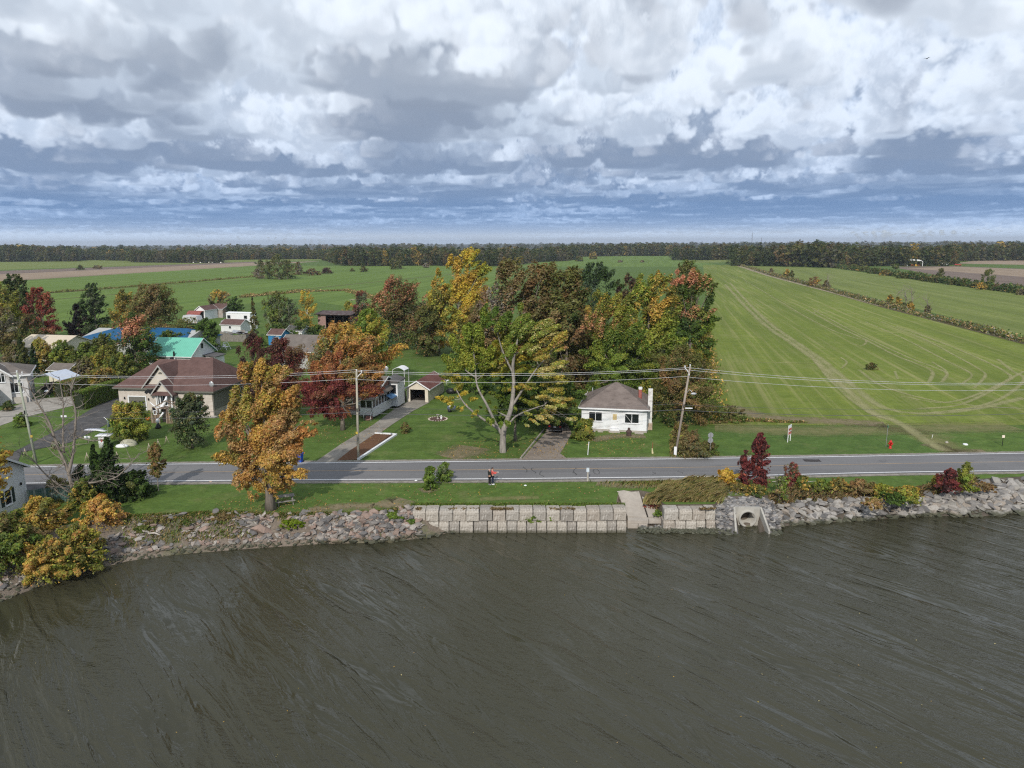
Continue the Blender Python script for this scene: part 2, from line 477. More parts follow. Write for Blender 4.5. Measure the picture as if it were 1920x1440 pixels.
# ================================================================== the setting
def grass_mat(name, g1, g2, dry, dry_amt=.3, dry_scale=.35, row=False, fine=6.0, row_amt=.5):
    m, nt, b, N, L = nodes(name)
    big = tex_noise(nt, .045, 5, .6); midn = tex_noise(nt, .5, 6, .65); fin = tex_noise(nt, fine, 4, .7)
    c = mixc(nt, ramp(nt, midn, .36, .64), tuple(x * .86 for x in g1), tuple(x * 1.1 for x in g2))
    c = mixc(nt, ramp(nt, tex_noise(nt, 1.7, 5, .7), .42, .72, 0, .35), c, tuple(x * y for x, y in zip(g2, (1.35, 1.02, .95))))
    c = mixc(nt, ramp(nt, tex_noise(nt, .9, 6, .72), .47, .66, 0, .5), c, tuple(x * .6 for x in g1))
    c = mixc(nt, ramp(nt, tex_noise(nt, .22, 6, .7), .5, .7, 0, .5), c, tuple(x * y for x, y in zip(g2, (1.35, 1.12, 1.0))))
    c = mixc(nt, ramp(nt, big, .35, .65, 0, .45), c, tuple(x * .72 for x in g2))
    dn = tex_noise(nt, dry_scale, 7, .68)
    c = mixc(nt, ramp(nt, dn, .54, .74, 0, dry_amt), c, dry)
    if row:
        s = tex_noise(nt, 1.0, 3, .6, stretch=(.8, .012, 1), rot=ROW)
        c = mixc(nt, ramp(nt, s, .5, .68, 0, row_amt), c, dry)
        s2 = tex_noise(nt, 1.0, 3, .6, stretch=(.16, .006, 1), rot=ROW)
        c = mixc(nt, ramp(nt, s2, .38, .6, .55, 0), c, tuple(x * .62 for x in g1))
    c = mixc(nt, ramp(nt, fin, .35, .7, 0, .5), c, tuple(x * .45 for x in g1))
    L(c, b.inputs['Base Color']); setv(b, Roughness=.95); b.inputs['Specular IOR Level'].default_value = .12
    bump(nt, b, fin, .7, .09)
    return m
def soil_mat(name, c1, c2, row=False, scale=.6):
    m, nt, b, N, L = nodes(name)
    f = tex_noise(nt, scale, 7, .68); fin = tex_noise(nt, scale * 9, 4, .7)
    c = mixc(nt, ramp(nt, f, .32, .68), c1, c2)
    if row:
        s = tex_noise(nt, 1.0, 3, .6, stretch=(.3, .008, 1), rot=ROW)
        c = mixc(nt, ramp(nt, s, .4, .62, 0, .5), c, tuple(x * 1.35 for x in c2))
    c = mixc(nt, ramp(nt, fin, .4, .7, 0, .4), c, tuple(x * .5 for x in c1))
    L(c, b.inputs['Base Color']); setv(b, Roughness=.95); b.inputs['Specular IOR Level'].default_value = .15
    bump(nt, b, fin, .6, .06)
    return m
def ragged_mat(name, c1, c2, lo, hi, scale, stretch=None, rot=0.0, amt=1.0):
    """thin worn patches: the soil shows where a noise is high"""
    m, nt, b, N, L = nodes(name)
    f = tex_noise(nt, scale, 6, .68, stretch=stretch, rot=rot)
    e = N('ShaderNodeAttribute'); e.attribute_name = 'edge'
    ad = N('ShaderNodeMath'); ad.operation = 'SUBTRACT'; L(f, ad.inputs[0]); L(e.outputs['Fac'], ad.inputs[1])
    a = ramp(nt, ad.outputs[0], lo, hi, 0, amt)
    L(mixc(nt, ramp(nt, tex_noise(nt, 2.3, 5, .65), .3, .7), c1, c2), b.inputs['Base Color'])
    L(a, b.inputs['Alpha']); setv(b, Roughness=.95); b.inputs['Specular IOR Level'].default_value = .1
    return m
LAWN = grass_mat('lawn_grass', (.078, .135, .027), (.108, .178, .038), (.26, .225, .11), .5, .28, False, 2.6)
MOWN = grass_mat('mown_hay_field', (.155, .212, .034), (.20, .252, .046), (.38, .34, .16), .40, .10, True, 3.0, .6)
CROP = grass_mat('green_crop_field', (.125, .205, .038), (.16, .245, .05), (.20, .24, .08), .25, .05, True, 1.2, .30)
CROP2 = grass_mat('pale_green_field', (.165, .215, .048), (.20, .25, .062), (.34, .32, .16), .40, .05, True, 1.2, .45)
STUBBLE = soil_mat('stubble_soil', (.22, .165, .115), (.31, .235, .165), True, .05)
PLOUGH = soil_mat('ploughed_soil', (.135, .10, .082), (.185, .14, .112), True, .05)
FLOOR = soil_mat('forest_floor', (.035, .042, .022), (.055, .055, .03), False, .02)

TOP = [(-900, 1150), (-300, 1050), (0, 1000), (120, 985), (230, 966), (330, 963), (420, 958), (520, 964), (560, 962), (640, 962), (700, 960), (748, 952),
       (768, 950), (1156, 950), (1158, 921), (1200, 919), (1225, 924), (1246, 946), (1340, 945), (1352, 930), (1440, 928), (1500, 915), (1600, 918), (1700, 922), (1740, 912),
       (1800, 900), (1920, 893), (2300, 884), (3200, 872)]
WAT = [(-900, 1330), (-300, 1205), (0, 1128), (60, 1105), (150, 1075), (240, 1052), (330, 1040), (450, 1030), (600, 1020), (720, 1017), (800, 1008),
       (850, 997), (870, 988), (1176, 988), (1200, 990), (1240, 994), (1345, 999), (1380, 1000), (1386, 976), (1418, 976), (1424, 999), (1440, 994), (1480, 985), (1560, 979), (1650, 973), (1740, 966),
       (1830, 969), (1920, 962), (2300, 950), (3200, 935)]
def itp(tab, x): return float(np.interp(x, [a for a, b in tab], [b for a, b in tab]))
WATER_Z = -2.0
def top_at(px): return at(px, itp(TOP, px), 0)
def wat_at(px): return at(px, itp(WAT, px), WATER_Z)
def bank_at(px, t):
    """t = 0 at the turf edge, 1 at the waterline"""
    a, b = top_at(px), wat_at(px)
    return Vector((a.x + (b.x - a.x) * t, a.y + (b.y - a.y) * t, WATER_Z * (t ** (.5 if 1157 < px < 1345 else 1.15))))

shore_px = list(range(-900, -40, 60)) + list(np.arange(-40, 1960, 6.0)) + list(range(1980, 3201, 80))
poly = [top_at(p) for p in shore_px]
vs = [tuple(p) for p in poly] + [(16000, poly[-1].y + 3000, 0), (16000, 16000, 0), (-16000, 16000, 0), (-16000, poly[0].y, 0)]
me = bpy.data.meshes.new('ground'); me.from_pydata(vs, [], [tuple(range(len(vs)))]); me.materials.append(LAWN)
tag(link('ground', me), kind='structure')

def bank_mat():
    m, nt, b, N, L = nodes('bank_soil')
    f = tex_noise(nt, .8, 7, .7); g = tex_noise(nt, .35, 6, .65); fi = tex_noise(nt, 7, 5, .7)
    c = mixc(nt, ramp(nt, f, .3, .7), (.15, .115, .085), (.27, .22, .175))
    c = mixc(nt, ramp(nt, g, .5, .62, 0, .75), c, (.085, .105, .032))
    c = mixc(nt, ramp(nt, fi, .4, .65, 0, .6), c, (.09, .08, .065))
    L(c, b.inputs['Base Color']); setv(b, Roughness=.95); bump(nt, b, fi, .9, .15)
    return m
BANK = bank_mat()
BANKR = soil_mat('gap_shade_soil', (.075, .062, .05), (.13, .11, .088), False, .8)  # soil darkened so the gaps between the boulders look shaded
def make_bank(name, a, b_):
    ps = [p for p in shore_px if a <= p <= b_]
    T = [0, .12, .3, .5, .7, .85, 1.0, 1.35]
    vs = []
    for p in ps:
        for t in T:
            q = bank_at(p, t) if t <= 1 else wat_at(p) + (wat_at(p) - top_at(p)) * .6 + Vector((0, -.6, -1.0))
            n = mnoise.noise(Vector((q.x * .9, q.y * .9, 3.1))) * .14 if 0 < t < 1 else 0
            vs.append((q.x, q.y, q.z + n - (.006 if t == 0 else 0)))
    k = len(T)
    fs = [(i * k + j, i * k + j + 1, (i + 1) * k + j + 1, (i + 1) * k + j) for i in range(len(ps) - 1) for j in range(k - 1)]
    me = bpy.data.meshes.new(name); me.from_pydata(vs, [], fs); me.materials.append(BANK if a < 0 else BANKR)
    me.polygons.foreach_set('use_smooth', np.ones(len(fs), bool))
    return tag(link(name, me), kind='structure')
bank_left = make_bank('shore_bank', -900, 1180)
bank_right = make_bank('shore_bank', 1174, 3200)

def water_mat():
    m, nt, b, N, L = nodes('river_water')
    b.inputs['IOR'].default_value = 1.333
    tc = N('ShaderNodeTexCoord')
    # wind lanes: rough and smooth bands leaning with the wind
    lane = tex_noise(nt, 1.0, 4, .6, stretch=(.22, .018, 1), rot=R(-38))
    lane2 = tex_noise(nt, 1.0, 4, .62, stretch=(.55, .09, 1), rot=R(-40))
    lane2.node.inputs['Distortion'].default_value = .8
    murk = mixc(nt, ramp(nt, tex_noise(nt, .03, 4, .6), .3, .7), (.040, .0385, .022), (.052, .050, .032))
    L(murk, b.inputs['Base Color'])
    L(ramp(nt, lane, .35, .65, .03, .12), b.inputs['Roughness'])
    w1 = tex_noise(nt, 1.0, 2, .5, stretch=(.60, .13, 1), rot=R(-40))
    w1.node.inputs['Distortion'].default_value = .9
    w2 = tex_noise(nt, 1.0, 4, .6, stretch=(1.0, 2.6, 1), rot=R(20))
    w3 = tex_noise(nt, 1.0, 3, .6, stretch=(3.0, 7.0, 1), rot=R(8))
    def M(op, a, c):
        n = N('ShaderNodeMath'); n.operation = op
        for i, x in enumerate((a, c)):
            if hasattr(x, 'links'): L(x, n.inputs[i])
            else: n.inputs[i].default_value = x
        return n.outputs[0]
    amp = ramp(nt, lane2, .40, .60, .2, 1.55)
    h = M('ADD', M('MULTIPLY', w1, 1.15), M('MULTIPLY', M('ADD', M('MULTIPLY', w2, .22), M('MULTIPLY', w3, .075)), amp))
    bump(nt, b, h, 1.0, .34)
    return m
WATER = water_mat()
me = bpy.data.meshes.new('river_water')
me.from_pydata([(-900, -900, WATER_Z), (900, -900, WATER_Z), (900, 95, WATER_Z), (-900, 95, WATER_Z)], [], [(0, 1, 2, 3)])
me.materials.append(WATER)
tag(link('river_water', me), kind='structure')

# ------------------------------------------------------------------ sheets on the ground
def sheet(name, pxs, z, m, world=None):
    pts = [at(x, y, z) for x, y in pxs] if world is None else [Vector((x, y, z)) for x, y in world]
    me = bpy.data.meshes.new(name); me.from_pydata([tuple(p) for p in pts], [], [tuple(range(len(pts)))]); me.materials.append(m)
    return tag(link(name, me), kind='structure')
def band(name, pts, w, m, z, kind='structure', parent=None, edge=False):
    """a ribbon along world points"""
    pts = [Vector((p[0], p[1], 0)) for p in pts]
    vs, fs, ed = [], [], []
    cols = (-1, -.5, 0, .5, 1) if edge else (-1, 1)
    for i, p in enumerate(pts):
        d = (pts[min(i + 1, len(pts) - 1)] - pts[max(i - 1, 0)]).normalized(); n = Vector((-d.y, d.x, 0))
        wi = w[i] if isinstance(w, (list, tuple)) else w
        for c in cols:
            q = p + n * (c * wi / 2); vs.append((q.x, q.y, z)); ed.append(abs(c) ** 2 * .35)
    k = len(cols)
    fs = [(i * k + j, i * k + j + 1, (i + 1) * k + j + 1, (i + 1) * k + j) for i in range(len(pts) - 1) for j in range(k - 1)]
    me = bpy.data.meshes.new(name); me.from_pydata(vs, [], fs); me.materials.append(m)
    a = me.attributes.new('edge', 'FLOAT', 'POINT'); a.data.foreach_set('value', ed)
    o = link(name, me, parent)
    return tag(o, kind=kind) if parent is None else o
def smooth_path(pts, n=8):
    out = []
    P = [Vector(p) for p in pts]; P = [P[0] * 2 - P[1]] + P + [P[-1] * 2 - P[-2]]
    for i in range(1, len(P) - 2):
        for k in range(n):
            t = k / n; a, b, c, d = P[i - 1], P[i], P[i + 1], P[i + 2]
            out.append(.5 * ((2 * b) + (c - a) * t + (2 * a - 5 * b + 4 * c - d) * t * t + (3 * b - a - 3 * c + d) * t ** 3))
    return out + [P[-2]]

# fields: strips that run away from the road
sheet('forest_ground', None, .004, FLOOR, [(-15000, 1500), (15000, 1500), (15000, 15900), (-15000, 15900)])
sheet('green_field', [(-900, 640), (100, 606), (560, 560), (830, 604), (920, 560), (980, 500), (1180, 500), (1360, 500), (1263, 477.5), (1080, 480), (960, 497), (640, 499), (480, 497), (0, 529), (-900, 560)], .008, CROP)
sheet('far_green_field', [(-900, 520), (0, 506), (480, 491), (640, 487), (640, 480), (0, 486), (-900, 490)], .008, CROP2)
sheet('stubble_field', [(-900, 559), (0, 528), (480, 498), (600, 490), (480, 492), (0, 514), (-900, 540)], .012, STUBBLE)
sheet('ploughed_strip', [(-900, 541), (0, 514.5), (480, 492.3), (480, 490.5), (0, 508), (-900, 525)], .016, PLOUGH)
sheet('mown_field', [(1318, 497), (1386, 497), (1925, 640), (2500, 780), (3300, 900), (3300, 850), (1920, 797), (1660, 797), (1330, 797), (1325, 690), (1332, 600)], .012, MOWN)
sheet('right_green_field', [(1392, 497), (1420, 499), (1560, 503), (1920, 552), (2700, 660), (3300, 740), (3300, 880), (2500, 768), (1940, 634)], .008, CROP2)
sheet('ploughed_field', [(1668, 500), (1790, 499), (1920, 504), (2700, 520), (3300, 540), (3300, 730), (2700, 650), (1925, 546)], .012, PLOUGH)
sheet('far_stubble_field', [(1700, 503), (1790, 500), (1920, 505), (2700, 522), (2700, 560), (1920, 519)], .016, STUBBLE)
sheet('distant_stubble_field', [(1788, 494), (1830, 488.5), (1990, 487), (1990, 497), (1920, 496.5)], .012, STUBBLE)
sheet('distant_grass_field', [(1290, 493), (1372, 491.5), (1372, 486), (1290, 488)], .012, CROP2)

# dark ditch lines between the left strips
DITCH = soil_mat('ditch_grass', (.075, .07, .03), (.13, .105, .055), False, .5)
for a, b, w in (((-60, 575), (300, 545), 2.0), ((60, 552), (620, 514), 2.2), ((560, 543), (960, 503), 2.2), ((-60, 531), (480, 497), 2.4), ((440, 560), (560, 547), 1.8)):
    A, B = at(*a), at(*b)
    band('ditch', [A, (A + B) / 2, B], w, DITCH, .02)
band('ditch', [at(*p) for p in ((1386, 497), (1440, 514), (1540, 541), (1660, 575), (1790, 608), (1925, 643), (2200, 712))], [9, 8, 6, 5, 4.5, 4, 4], DITCH, .02)
PALE = ragged_mat('dry_grass_margin', (.34, .28, .19), (.42, .36, .25), .30, .55, .3)
band('dry_grass_margin', [at(*p) for p in ((1388, 499), (1440, 517), (1500, 533), (1550, 546), (1650, 574))], [10, 5, 4, 3, 1.5], PALE, .026, edge=True)
band('dry_grass_margin', [at(*p) for p in ((655, 563), (700, 558), (760, 552))], [4, 8, 4], PALE, .026, edge=True)

# tractor tracks and turning loops in the mown field
TRACK = ragged_mat('worn_track', (.33, .32, .15), (.42, .385, .21), .12, .55, .55, stretch=(1.3, .35, 1), rot=ROW, amt=.62)
def zp(x, y): return (1360 + x * 560 / 1920, 440 + y * 420 / 1440)
TR = [([(0, 320), (100, 430), (230, 560), (400, 680), (560, 790), (640, 860), (740, 960), (860, 1070), (980, 1160), (1120, 1210), (1300, 1330), (1420, 1390)], 1.5),
      ([(30, 310), (140, 430), (270, 560), (440, 680), (600, 790), (700, 870), (830, 980), (960, 1080), (1080, 1130), (1300, 1150), (1600, 1120), (1920, 1050)], 1.3),
      ([(120, 290), (420, 470), (560, 550), (700, 620), (840, 665), (905, 680), (880, 712), (800, 700)], .7),
      ([(520, 480), (700, 580), (880, 665), (1080, 770), (1230, 830), (1330, 880), (1310, 950)], .9),
      ([(560, 480), (760, 590), (960, 690), (1180, 790), (1360, 860), (1425, 895), (1390, 950)], .8),
      ([(900, 560), (1150, 670), (1400, 800), (1560, 880), (1580, 915), (1520, 960)], .7),
      ([(1000, 560), (1250, 660), (1500, 790), (1640, 870), (1670, 910), (1600, 985)], .7),
      ([(1100, 590), (1350, 680), (1640, 800), (1830, 905), (1780, 960), (1660, 1030), (1480, 1100), (1240, 1120)], .9),
      ([(1750, 800), (1850, 880), (1920, 920), (1890, 970), (1780, 1050), (1600, 1110), (1300, 1150)], .9),
      ([(1130, 1040), (1400, 1080), (1640, 1020), (1920, 880)], .8),
      ([(860, 870), (1000, 970), (1300, 1060), (1600, 1100), (1920, 1120)], .9),
      ([(560, 790), (700, 960), (900, 1130), (1080, 1200)], 1.0),
      ([(40, 820), (420, 825), (600, 830)], .5), ([(480, 470), (600, 480), (570, 505), (660, 500)], .6),
      ([(740, 790), (780, 820), (750, 860)], .6), ([(1090, 880), (1110, 930)], .6), ([(1330, 820), (1420, 880), (1410, 930)], .6)]
for i, (pts, w) in enumerate(TR):
    P = smooth_path([at(*zp(*p)) for p in pts], 7)
    band('tyre_track', P, w * (1.25 if i < 2 else .95), TRACK, .020 + i * .003, edge=True)
WORN = ragged_mat('worn_turf', (.20, .16, .10), (.29, .235, .15), .12, .55, .9, amt=.8)
DRYT = ragged_mat('dry_turf', (.24, .22, .10), (.30, .265, .13), .12, .6, .7, amt=.6)
for pts, w, m in (([(1360, 762), (1440, 783), (1560, 790), (1660, 796)], 4.5, WORN), ([(1650, 800), (1720, 812), (1780, 840), (1800, 850)], 5, DRYT),
                  ([(1740, 832), (1790, 846), (1850, 848)], 3.0, WORN), ([(840, 858), (870, 848), (890, 838)], 5.5, WORN), ([(712, 940), (735, 945), (760, 936)], 3.2, WORN),
                  ([(1110, 826), (1150, 818), (1210, 818)], 2.4, WORN), ([(1120, 905), (1180, 910), (1260, 905)], 2.2, WORN), ([(1340, 800), (1500, 808), (1660, 805), (1900, 800)], 6, DRYT),
                  ([(580, 958), (640, 950), (700, 950)], 2.2, WORN), ([(790, 915), (800, 921), (815, 917)], 1.2, WORN), ([(830, 650), (850, 638), (870, 630)], 9, DRYT),
                  ([(310, 896), (700, 894), (1340, 897)], .9, DRYT), ([(740, 868), (900, 862), (1300, 858)], .8, DRYT), ([(1100, 870), (1300, 862)], 2.0, DRYT), ([(900, 936), (960, 934), (1010, 932)], 1.2, DRYT)):
    band('worn_turf', smooth_path([at(*p) for p in pts], 6), w, m, .014, edge=True)
# a greener unmown verge beside the road
VERGE = grass_mat('verge_grass', (.070, .130, .028), (.10, .17, .038), (.22, .20, .09), .35, .3, False, 2.6)
sheet('grass_verge', [(1262, 861), (1310, 800), (1660, 798), (1690, 815), (1780, 851)], .009, VERGE)

# ------------------------------------------------------------------ the road
FAR = [(-400, 882), (50, 876), (310, 870.5), (670, 867.5), (921, 865), (1340, 859.5), (1560, 856.5), (1760, 853), (1920, 850), (2300, 843)]
NEAR = [(-400, 913), (50, 906), (310, 902), (565, 899.5), (921, 898), (1340, 893.5), (1500, 889.5), (1640, 886), (1920, 882), (2300, 874)]
def road_mat():
    m, nt, b, N, L = nodes('asphalt')
    f = tex_noise(nt, .35, 6, .65, stretch=(.25, 1, 1)); fi = tex_noise(nt, 9, 4, .7)
    lane = tex_noise(nt, 1.0, 3, .5, stretch=(.01, .9, 1))
    c = mixc(nt, ramp(nt, f, .3, .7), (.155, .152, .155), (.195, .191, .193))
    c = mixc(nt, ramp(nt, lane, .4, .62, 0, .6), c, (.13, .127, .13))
    c = mixc(nt, ramp(nt, tex_noise(nt, .06, 5, .6, stretch=(1, 2.5, 1)), .5, .62, 0, .35), c, (.215, .21, .205))
    c = mixc(nt, ramp(nt, tex_noise(nt, .5, 7, .75), .60, .66, 0, .5), c, (.10, .098, .10))
    c = mixc(nt, ramp(nt, fi, .4, .7, 0, .3), c, (.085, .083, .083))
    L(c, b.inputs['Base Color']); setv(b, Roughness=.85); b.inputs['Specular IOR Level'].default_value = .3
    bump(nt, b, fi, .3, .02); return m
ASPH = road_mat()
def line_mat(name, col, wear):
    m, nt, b, N, L = nodes(name)
    f = tex_noise(nt, 3.0, 5, .7)
    L(mixc(nt, ramp(nt, f, .4, .7, 0, wear), col, (.16, .155, .15)), b.inputs['Base Color']); setv(b, Roughness=.7); return m
LINE_W = line_mat('white_road_paint', (.80, .80, .80), .2)
LINE_Y = line_mat('faded_orange_road_paint', (.42, .27, .12), .6)
rx = [-400, -200] + list(range(0, 1921, 80)) + [2100, 2300]
ne = [at(x, itp(NEAR, x), .03) for x in rx]; fe = [at(x, itp(FAR, x), .03) for x in rx]
ext = [Vector((ne[0].x - 400, ne[0].y - 25, .03)), Vector((fe[0].x - 400, fe[0].y - 25, .03))]
ne = [ext[0]] + ne + [ne[-1] + (ne[-1] - ne[-2]).normalized() * 400]; fe = [ext[1]] + fe + [fe[-1] + (fe[-1] - fe[-2]).normalized() * 400]
def strip_between(name, A, B, z, m, parent=None):
    vs = [(p.x, p.y, z) for p in A] + [(p.x, p.y, z) for p in B]; n = len(A)
    me = bpy.data.meshes.new(name); me.from_pydata(vs, [], [(i, i + 1, n + i + 1, n + i) for i in range(n - 1)]); me.materials.append(m)
    return link(name, me, parent)
def off(A, B, d): return [a + (a - b).normalized() * d for a, b in zip(A, B)]
road = tag(strip_between('road', off(ne, fe, .45), off(fe, ne, .35), .045, ASPH), kind='structure')
GRAVEL = ragged_mat('gravel_shoulder', (.24, .215, .185), (.33, .30, .265), .0, .5, 1.3, amt=.95)
band('gravel_shoulder', off(ne, fe, .75), 1.0, GRAVEL, .03, edge=True)
band('gravel_shoulder', off(fe, ne, .6), .9, GRAVEL, .03, edge=True)
strip_between('edge_line', off(ne, fe, .09), off(ne, fe, -.09), .050, LINE_W, road)
strip_between('edge_line', off(fe, ne, .09), off(fe, ne, -.09), .050, LINE_W, road)
ce = [(a + b) / 2 for a, b in zip(ne, fe)]
strip_between('centre_line', off(ce, fe, .06), off(ce, fe, -.06), .050, LINE_Y, road)
TAR = mat('tar_seal', (.06, .06, .062), .5, .2)
for k, (x, y) in enumerate(((985, 881), (1000, 883), (1015, 889), (1078, 883), (1118, 885), (1225, 888), (1078, 889), (1276, 886))):
    c = at(x, y); rnd = random.Random(k)
    P = []
    n = 9 if k not in (4,) else 13
    for i in range(n):
        t = i / (n - 1)
        if k == 4: P.append((c.x + .32 * math.cos(t * 6.1), c.y + .9 * math.sin(t * 6.1)))
        else: P.append((c.x + .2 * math.sin(t * 5 + k) + rnd.uniform(-.06, .06), c.y + (t - .5) * (2.0 if k < 4 else .9)))
    band('tar_crack_seal', P, .075, TAR, .054, parent=road)
band('oil_stain', [(at(1522, 864).x - .9, at(1522, 864).y), (at(1522, 864).x + .9, at(1522, 864).y - .1)], 1.0, ragged_mat('oil_stain', (.05, .045, .045), (.07, .065, .065), .1, .4, 1.2), .054, parent=road, edge=True)

# ------------------------------------------------------------------ driveways and paths
DRIVE = mat('old_asphalt', (.068, .066, .066), .9, .35, .7, stain=(.16, .145, .13), stain_amt=.6, bmp=.2)
DRIVEC = mat('grey_drive', (.25, .228, .195), .9, .25, .6, stain=(.12, .105, .09), stain_amt=.55, bmp=.2)
GRAVD = soil_mat('gravel_drive', (.20, .165, .135), (.30, .255, .215), False, .6)
PAVE = mat('pale_paving', (.31, .285, .25), .9, .2, .8, stain=(.19, .17, .15), stain_amt=.5)
sheet('asphalt_driveway', [(-60, 850), (20, 850), (110, 805), (205, 745), (232, 735), (232, 765), (222, 783), (180, 806), (130, 830), (40, 848), (30, 877), (-60, 884)], .034, DRIVE)
sheet('paved_driveway', [(588, 868), (640, 832), (700, 796), (742, 765), (765, 752), (806, 754), (775, 770), (735, 796), (690, 828), (628, 868)], .034, DRIVEC)
sheet('gravel_driveway', [(974, 866), (1000, 836), (1022, 812), (1030, 790), (1062, 790), (1072, 812), (1058, 838), (1050, 850), (1072, 866)], .034, GRAVD)
sheet('paved_yard', [(-90, 800), (40, 757), (62, 748), (150, 742), (190, 712), (230, 700), (232, 712), (190, 735), (148, 758), (46, 782), (-90, 830)], .030, PAVE)
sheet('parking_apron', [(-60, 910), (60, 906), (176, 905), (176, 922), (60, 925), (-60, 930)], .034, DRIVE)
KERB = mat('timber_kerb', (.30, .27, .23), .9, .25, 2)
A, B = at(976, 860), at(1020, 806)
MB().tube([A + Vector((0, 0, .05)), B + Vector((0, 0, .05))], .12, 5).build('kerb_log', KERB).update_tag()
tag(bpy.data.objects['kerb_log'], 'long weathered timber lying along the gravel drive below the big maple', 'timber')

# ================================================================== buildings
BLIND = mat('window_blind', (.42, .41, .38), .8, .15, 4)
def face_fn(face, o):
    if face == 'front': return lambda u, n, z: (u, o - n, z)
    if face == 'right': return lambda u, n, z: (o + n, u, z)
    if face == 'left': return lambda u, n, z: (o - n, u, z)
    return lambda u, n, z: (u, o + n, z)
def fbox(mb, T, u0, u1, n0, n1, z0, z1):
    vs = [T(u, n, z) for z in (z0, z1) for n in (n0, n1) for u in (u0, u1)]
    mb.add(vs, [(0, 2, 3, 1), (4, 5, 7, 6), (0, 1, 5, 4), (2, 6, 7, 3), (0, 4, 6, 2), (1, 3, 7, 5)])
def window(root, face, o, u, z, w, h, mull=1, m=None, bars=0, sill=True, fr=.09, glass=None):
    T = face_fn(face, o); mb = MB()
    fbox(mb, T, u - fr, u, -.03, .07, z - fr, z + h + fr); fbox(mb, T, u + w, u + w + fr, -.03, .07, z - fr, z + h + fr)
    fbox(mb, T, u, u + w, -.03, .07, z + h, z + h + fr); fbox(mb, T, u, u + w, -.03, .07, z - fr, z)
    for i in range(1, mull + 1):
        c = u + w * i / (mull + 1); fbox(mb, T, c - .035, c + .035, -.02, .055, z, z + h)
    for i in range(1, bars + 1):
        c = z + h * i / (bars + 1); fbox(mb, T, u, u + w, -.02, .05, c - .025, c + .025)
    if sill: fbox(mb, T, u - fr - .04, u + w + fr + .04, -.02, .13, z - fr - .05, z - fr - .002)
    wo = mb.build('window', m or TRIM, root)
    for i in range(mull + 1):
        g = MB(); a = u + w * i / (mull + 1); b = u + w * (i + 1) / (mull + 1)
        fbox(g, T, a + .001, b - .001, -.02, .018, z + .001, z + h - .001); g.build('pane', glass or GLASS, wo)
    return wo
def door(root, face, o, u, z, w, h, m, handle=True, lite=None):
    T = face_fn(face, o); mb = MB(); fbox(mb, T, u, u + w, -.03, .05, z, z + h)
    for a, b in ((u - .09, u - .002), (u + w + .002, u + w + .09)): fbox(mb, T, a, b, -.03, .08, z, z + h + .09)
    fbox(mb, T, u, u + w, -.03, .08, z + h + .002, z + h + .09)
    d = mb.build('door', m, root)
    if handle:
        g = MB(); fbox(g, T, u + w - .16, u + w - .08, .05, .12, z + h * .45, z + h * .5); g.build('handle', STEEL, d)
    if lite:
        g = MB(); fbox(g, T, u + .18, u + w - .18, .05, .062, z + h * .55, z + h * .92); g.build('pane', lite, d)
    return d
def gable_wall(root, x0, x1, y0, y1, ze, zr, m, axis='x', name='wall', z0=0):
    if axis == 'x': poly = [(y0, z0), (y1, z0), (y1, ze), ((y0 + y1) / 2, zr), (y0, ze)]; mb = MB().prism(poly, x0, x1, 'x')
    else: poly = [(x0, z0), (x1, z0), (x1, ze), ((x0 + x1) / 2, zr), (x0, ze)]; mb = MB().prism(poly, y0, y1, 'y')
    return mb.build(name, m, root)
def gable_roof(root, x0, x1, y0, y1, ze, zr, m, axis='x', ov=.35, ove=.3, th=.14, trim=None, name='roof'):
    a, b = (y0, y1) if axis == 'x' else (x0, x1)
    c = (a + b) / 2; s = (zr - ze) / ((b - a) / 2); e = ze - s * ov; lift = .012
    def prof(k0, k1): return [(a - ov, e + k0), (c, zr + k0), (b + ov, e + k0), (b + ov, e + k1), (c, zr + k1), (a - ov, e + k1)]
    lo, hi = (x0, x1) if axis == 'x' else (y0, y1)
    r = MB().prism(prof(lift, th), lo - ove, hi + ove, axis).build(name, m, root)
    if trim:
        t = MB()
        for p, q in ((lo - ove - .05, lo - ove - .002), (hi + ove + .002, hi + ove + .05)): t.prism(prof(lift - .06, th + .03), p, q, axis)
        for sgn, w in ((-1, a - ov), (1, b + ov)):
            w0, w1 = sorted((w + sgn * .002, w + sgn * .05))
            if axis == 'x': t.box(lo - ove, hi + ove, w0, w1, e - .04, e + th)
            else: t.box(w0, w1, lo - ove, hi + ove, e - .04, e + th)
        t.build('roof_trim', trim, r)
    return r
def hip_roof(root, x0, x1, y0, y1, ze, zr, rx0, rx1, ry, m, ov=.35, th=.16, trim=None, name='roof'):
    X0, X1, Y0, Y1 = x0 - ov, x1 + ov, y0 - ov, y1 + ov
    ze += .01
    vs = [(X0, Y0, ze), (X1, Y0, ze), (X1, Y1, ze), (X0, Y1, ze), (X0, Y0, ze + th), (X1, Y0, ze + th), (X1, Y1, ze + th), (X0, Y1, ze + th), (rx0, ry, zr), (rx1, ry, zr)]
    fs = [(0, 3, 2, 1), (0, 1, 5, 4), (1, 2, 6, 5), (2, 3, 7, 6), (3, 0, 4, 7), (4, 5, 9, 8), (5, 6, 9), (6, 7, 8, 9), (7, 4, 8)]
    r = MB().add(vs, fs).build(name, m, root)
    if trim:
        t = MB()
        t.box(X0 - .04, X1 + .04, Y0 - .04, Y0 - .003, ze - .06, ze + th + .01); t.box(X0 - .04, X1 + .04, Y1 + .003, Y1 + .04, ze - .06, ze + th + .01)
        t.box(X0 - .04, X0 - .003, Y0, Y1, ze - .06, ze + th + .01); t.box(X1 + .003, X1 + .04, Y0, Y1, ze - .06, ze + th + .01)
        t.build('gutter', trim, r)
    return r
def building(name, px, py, rz, label, cat): return empty(name, at(px, py), rz, label, cat)

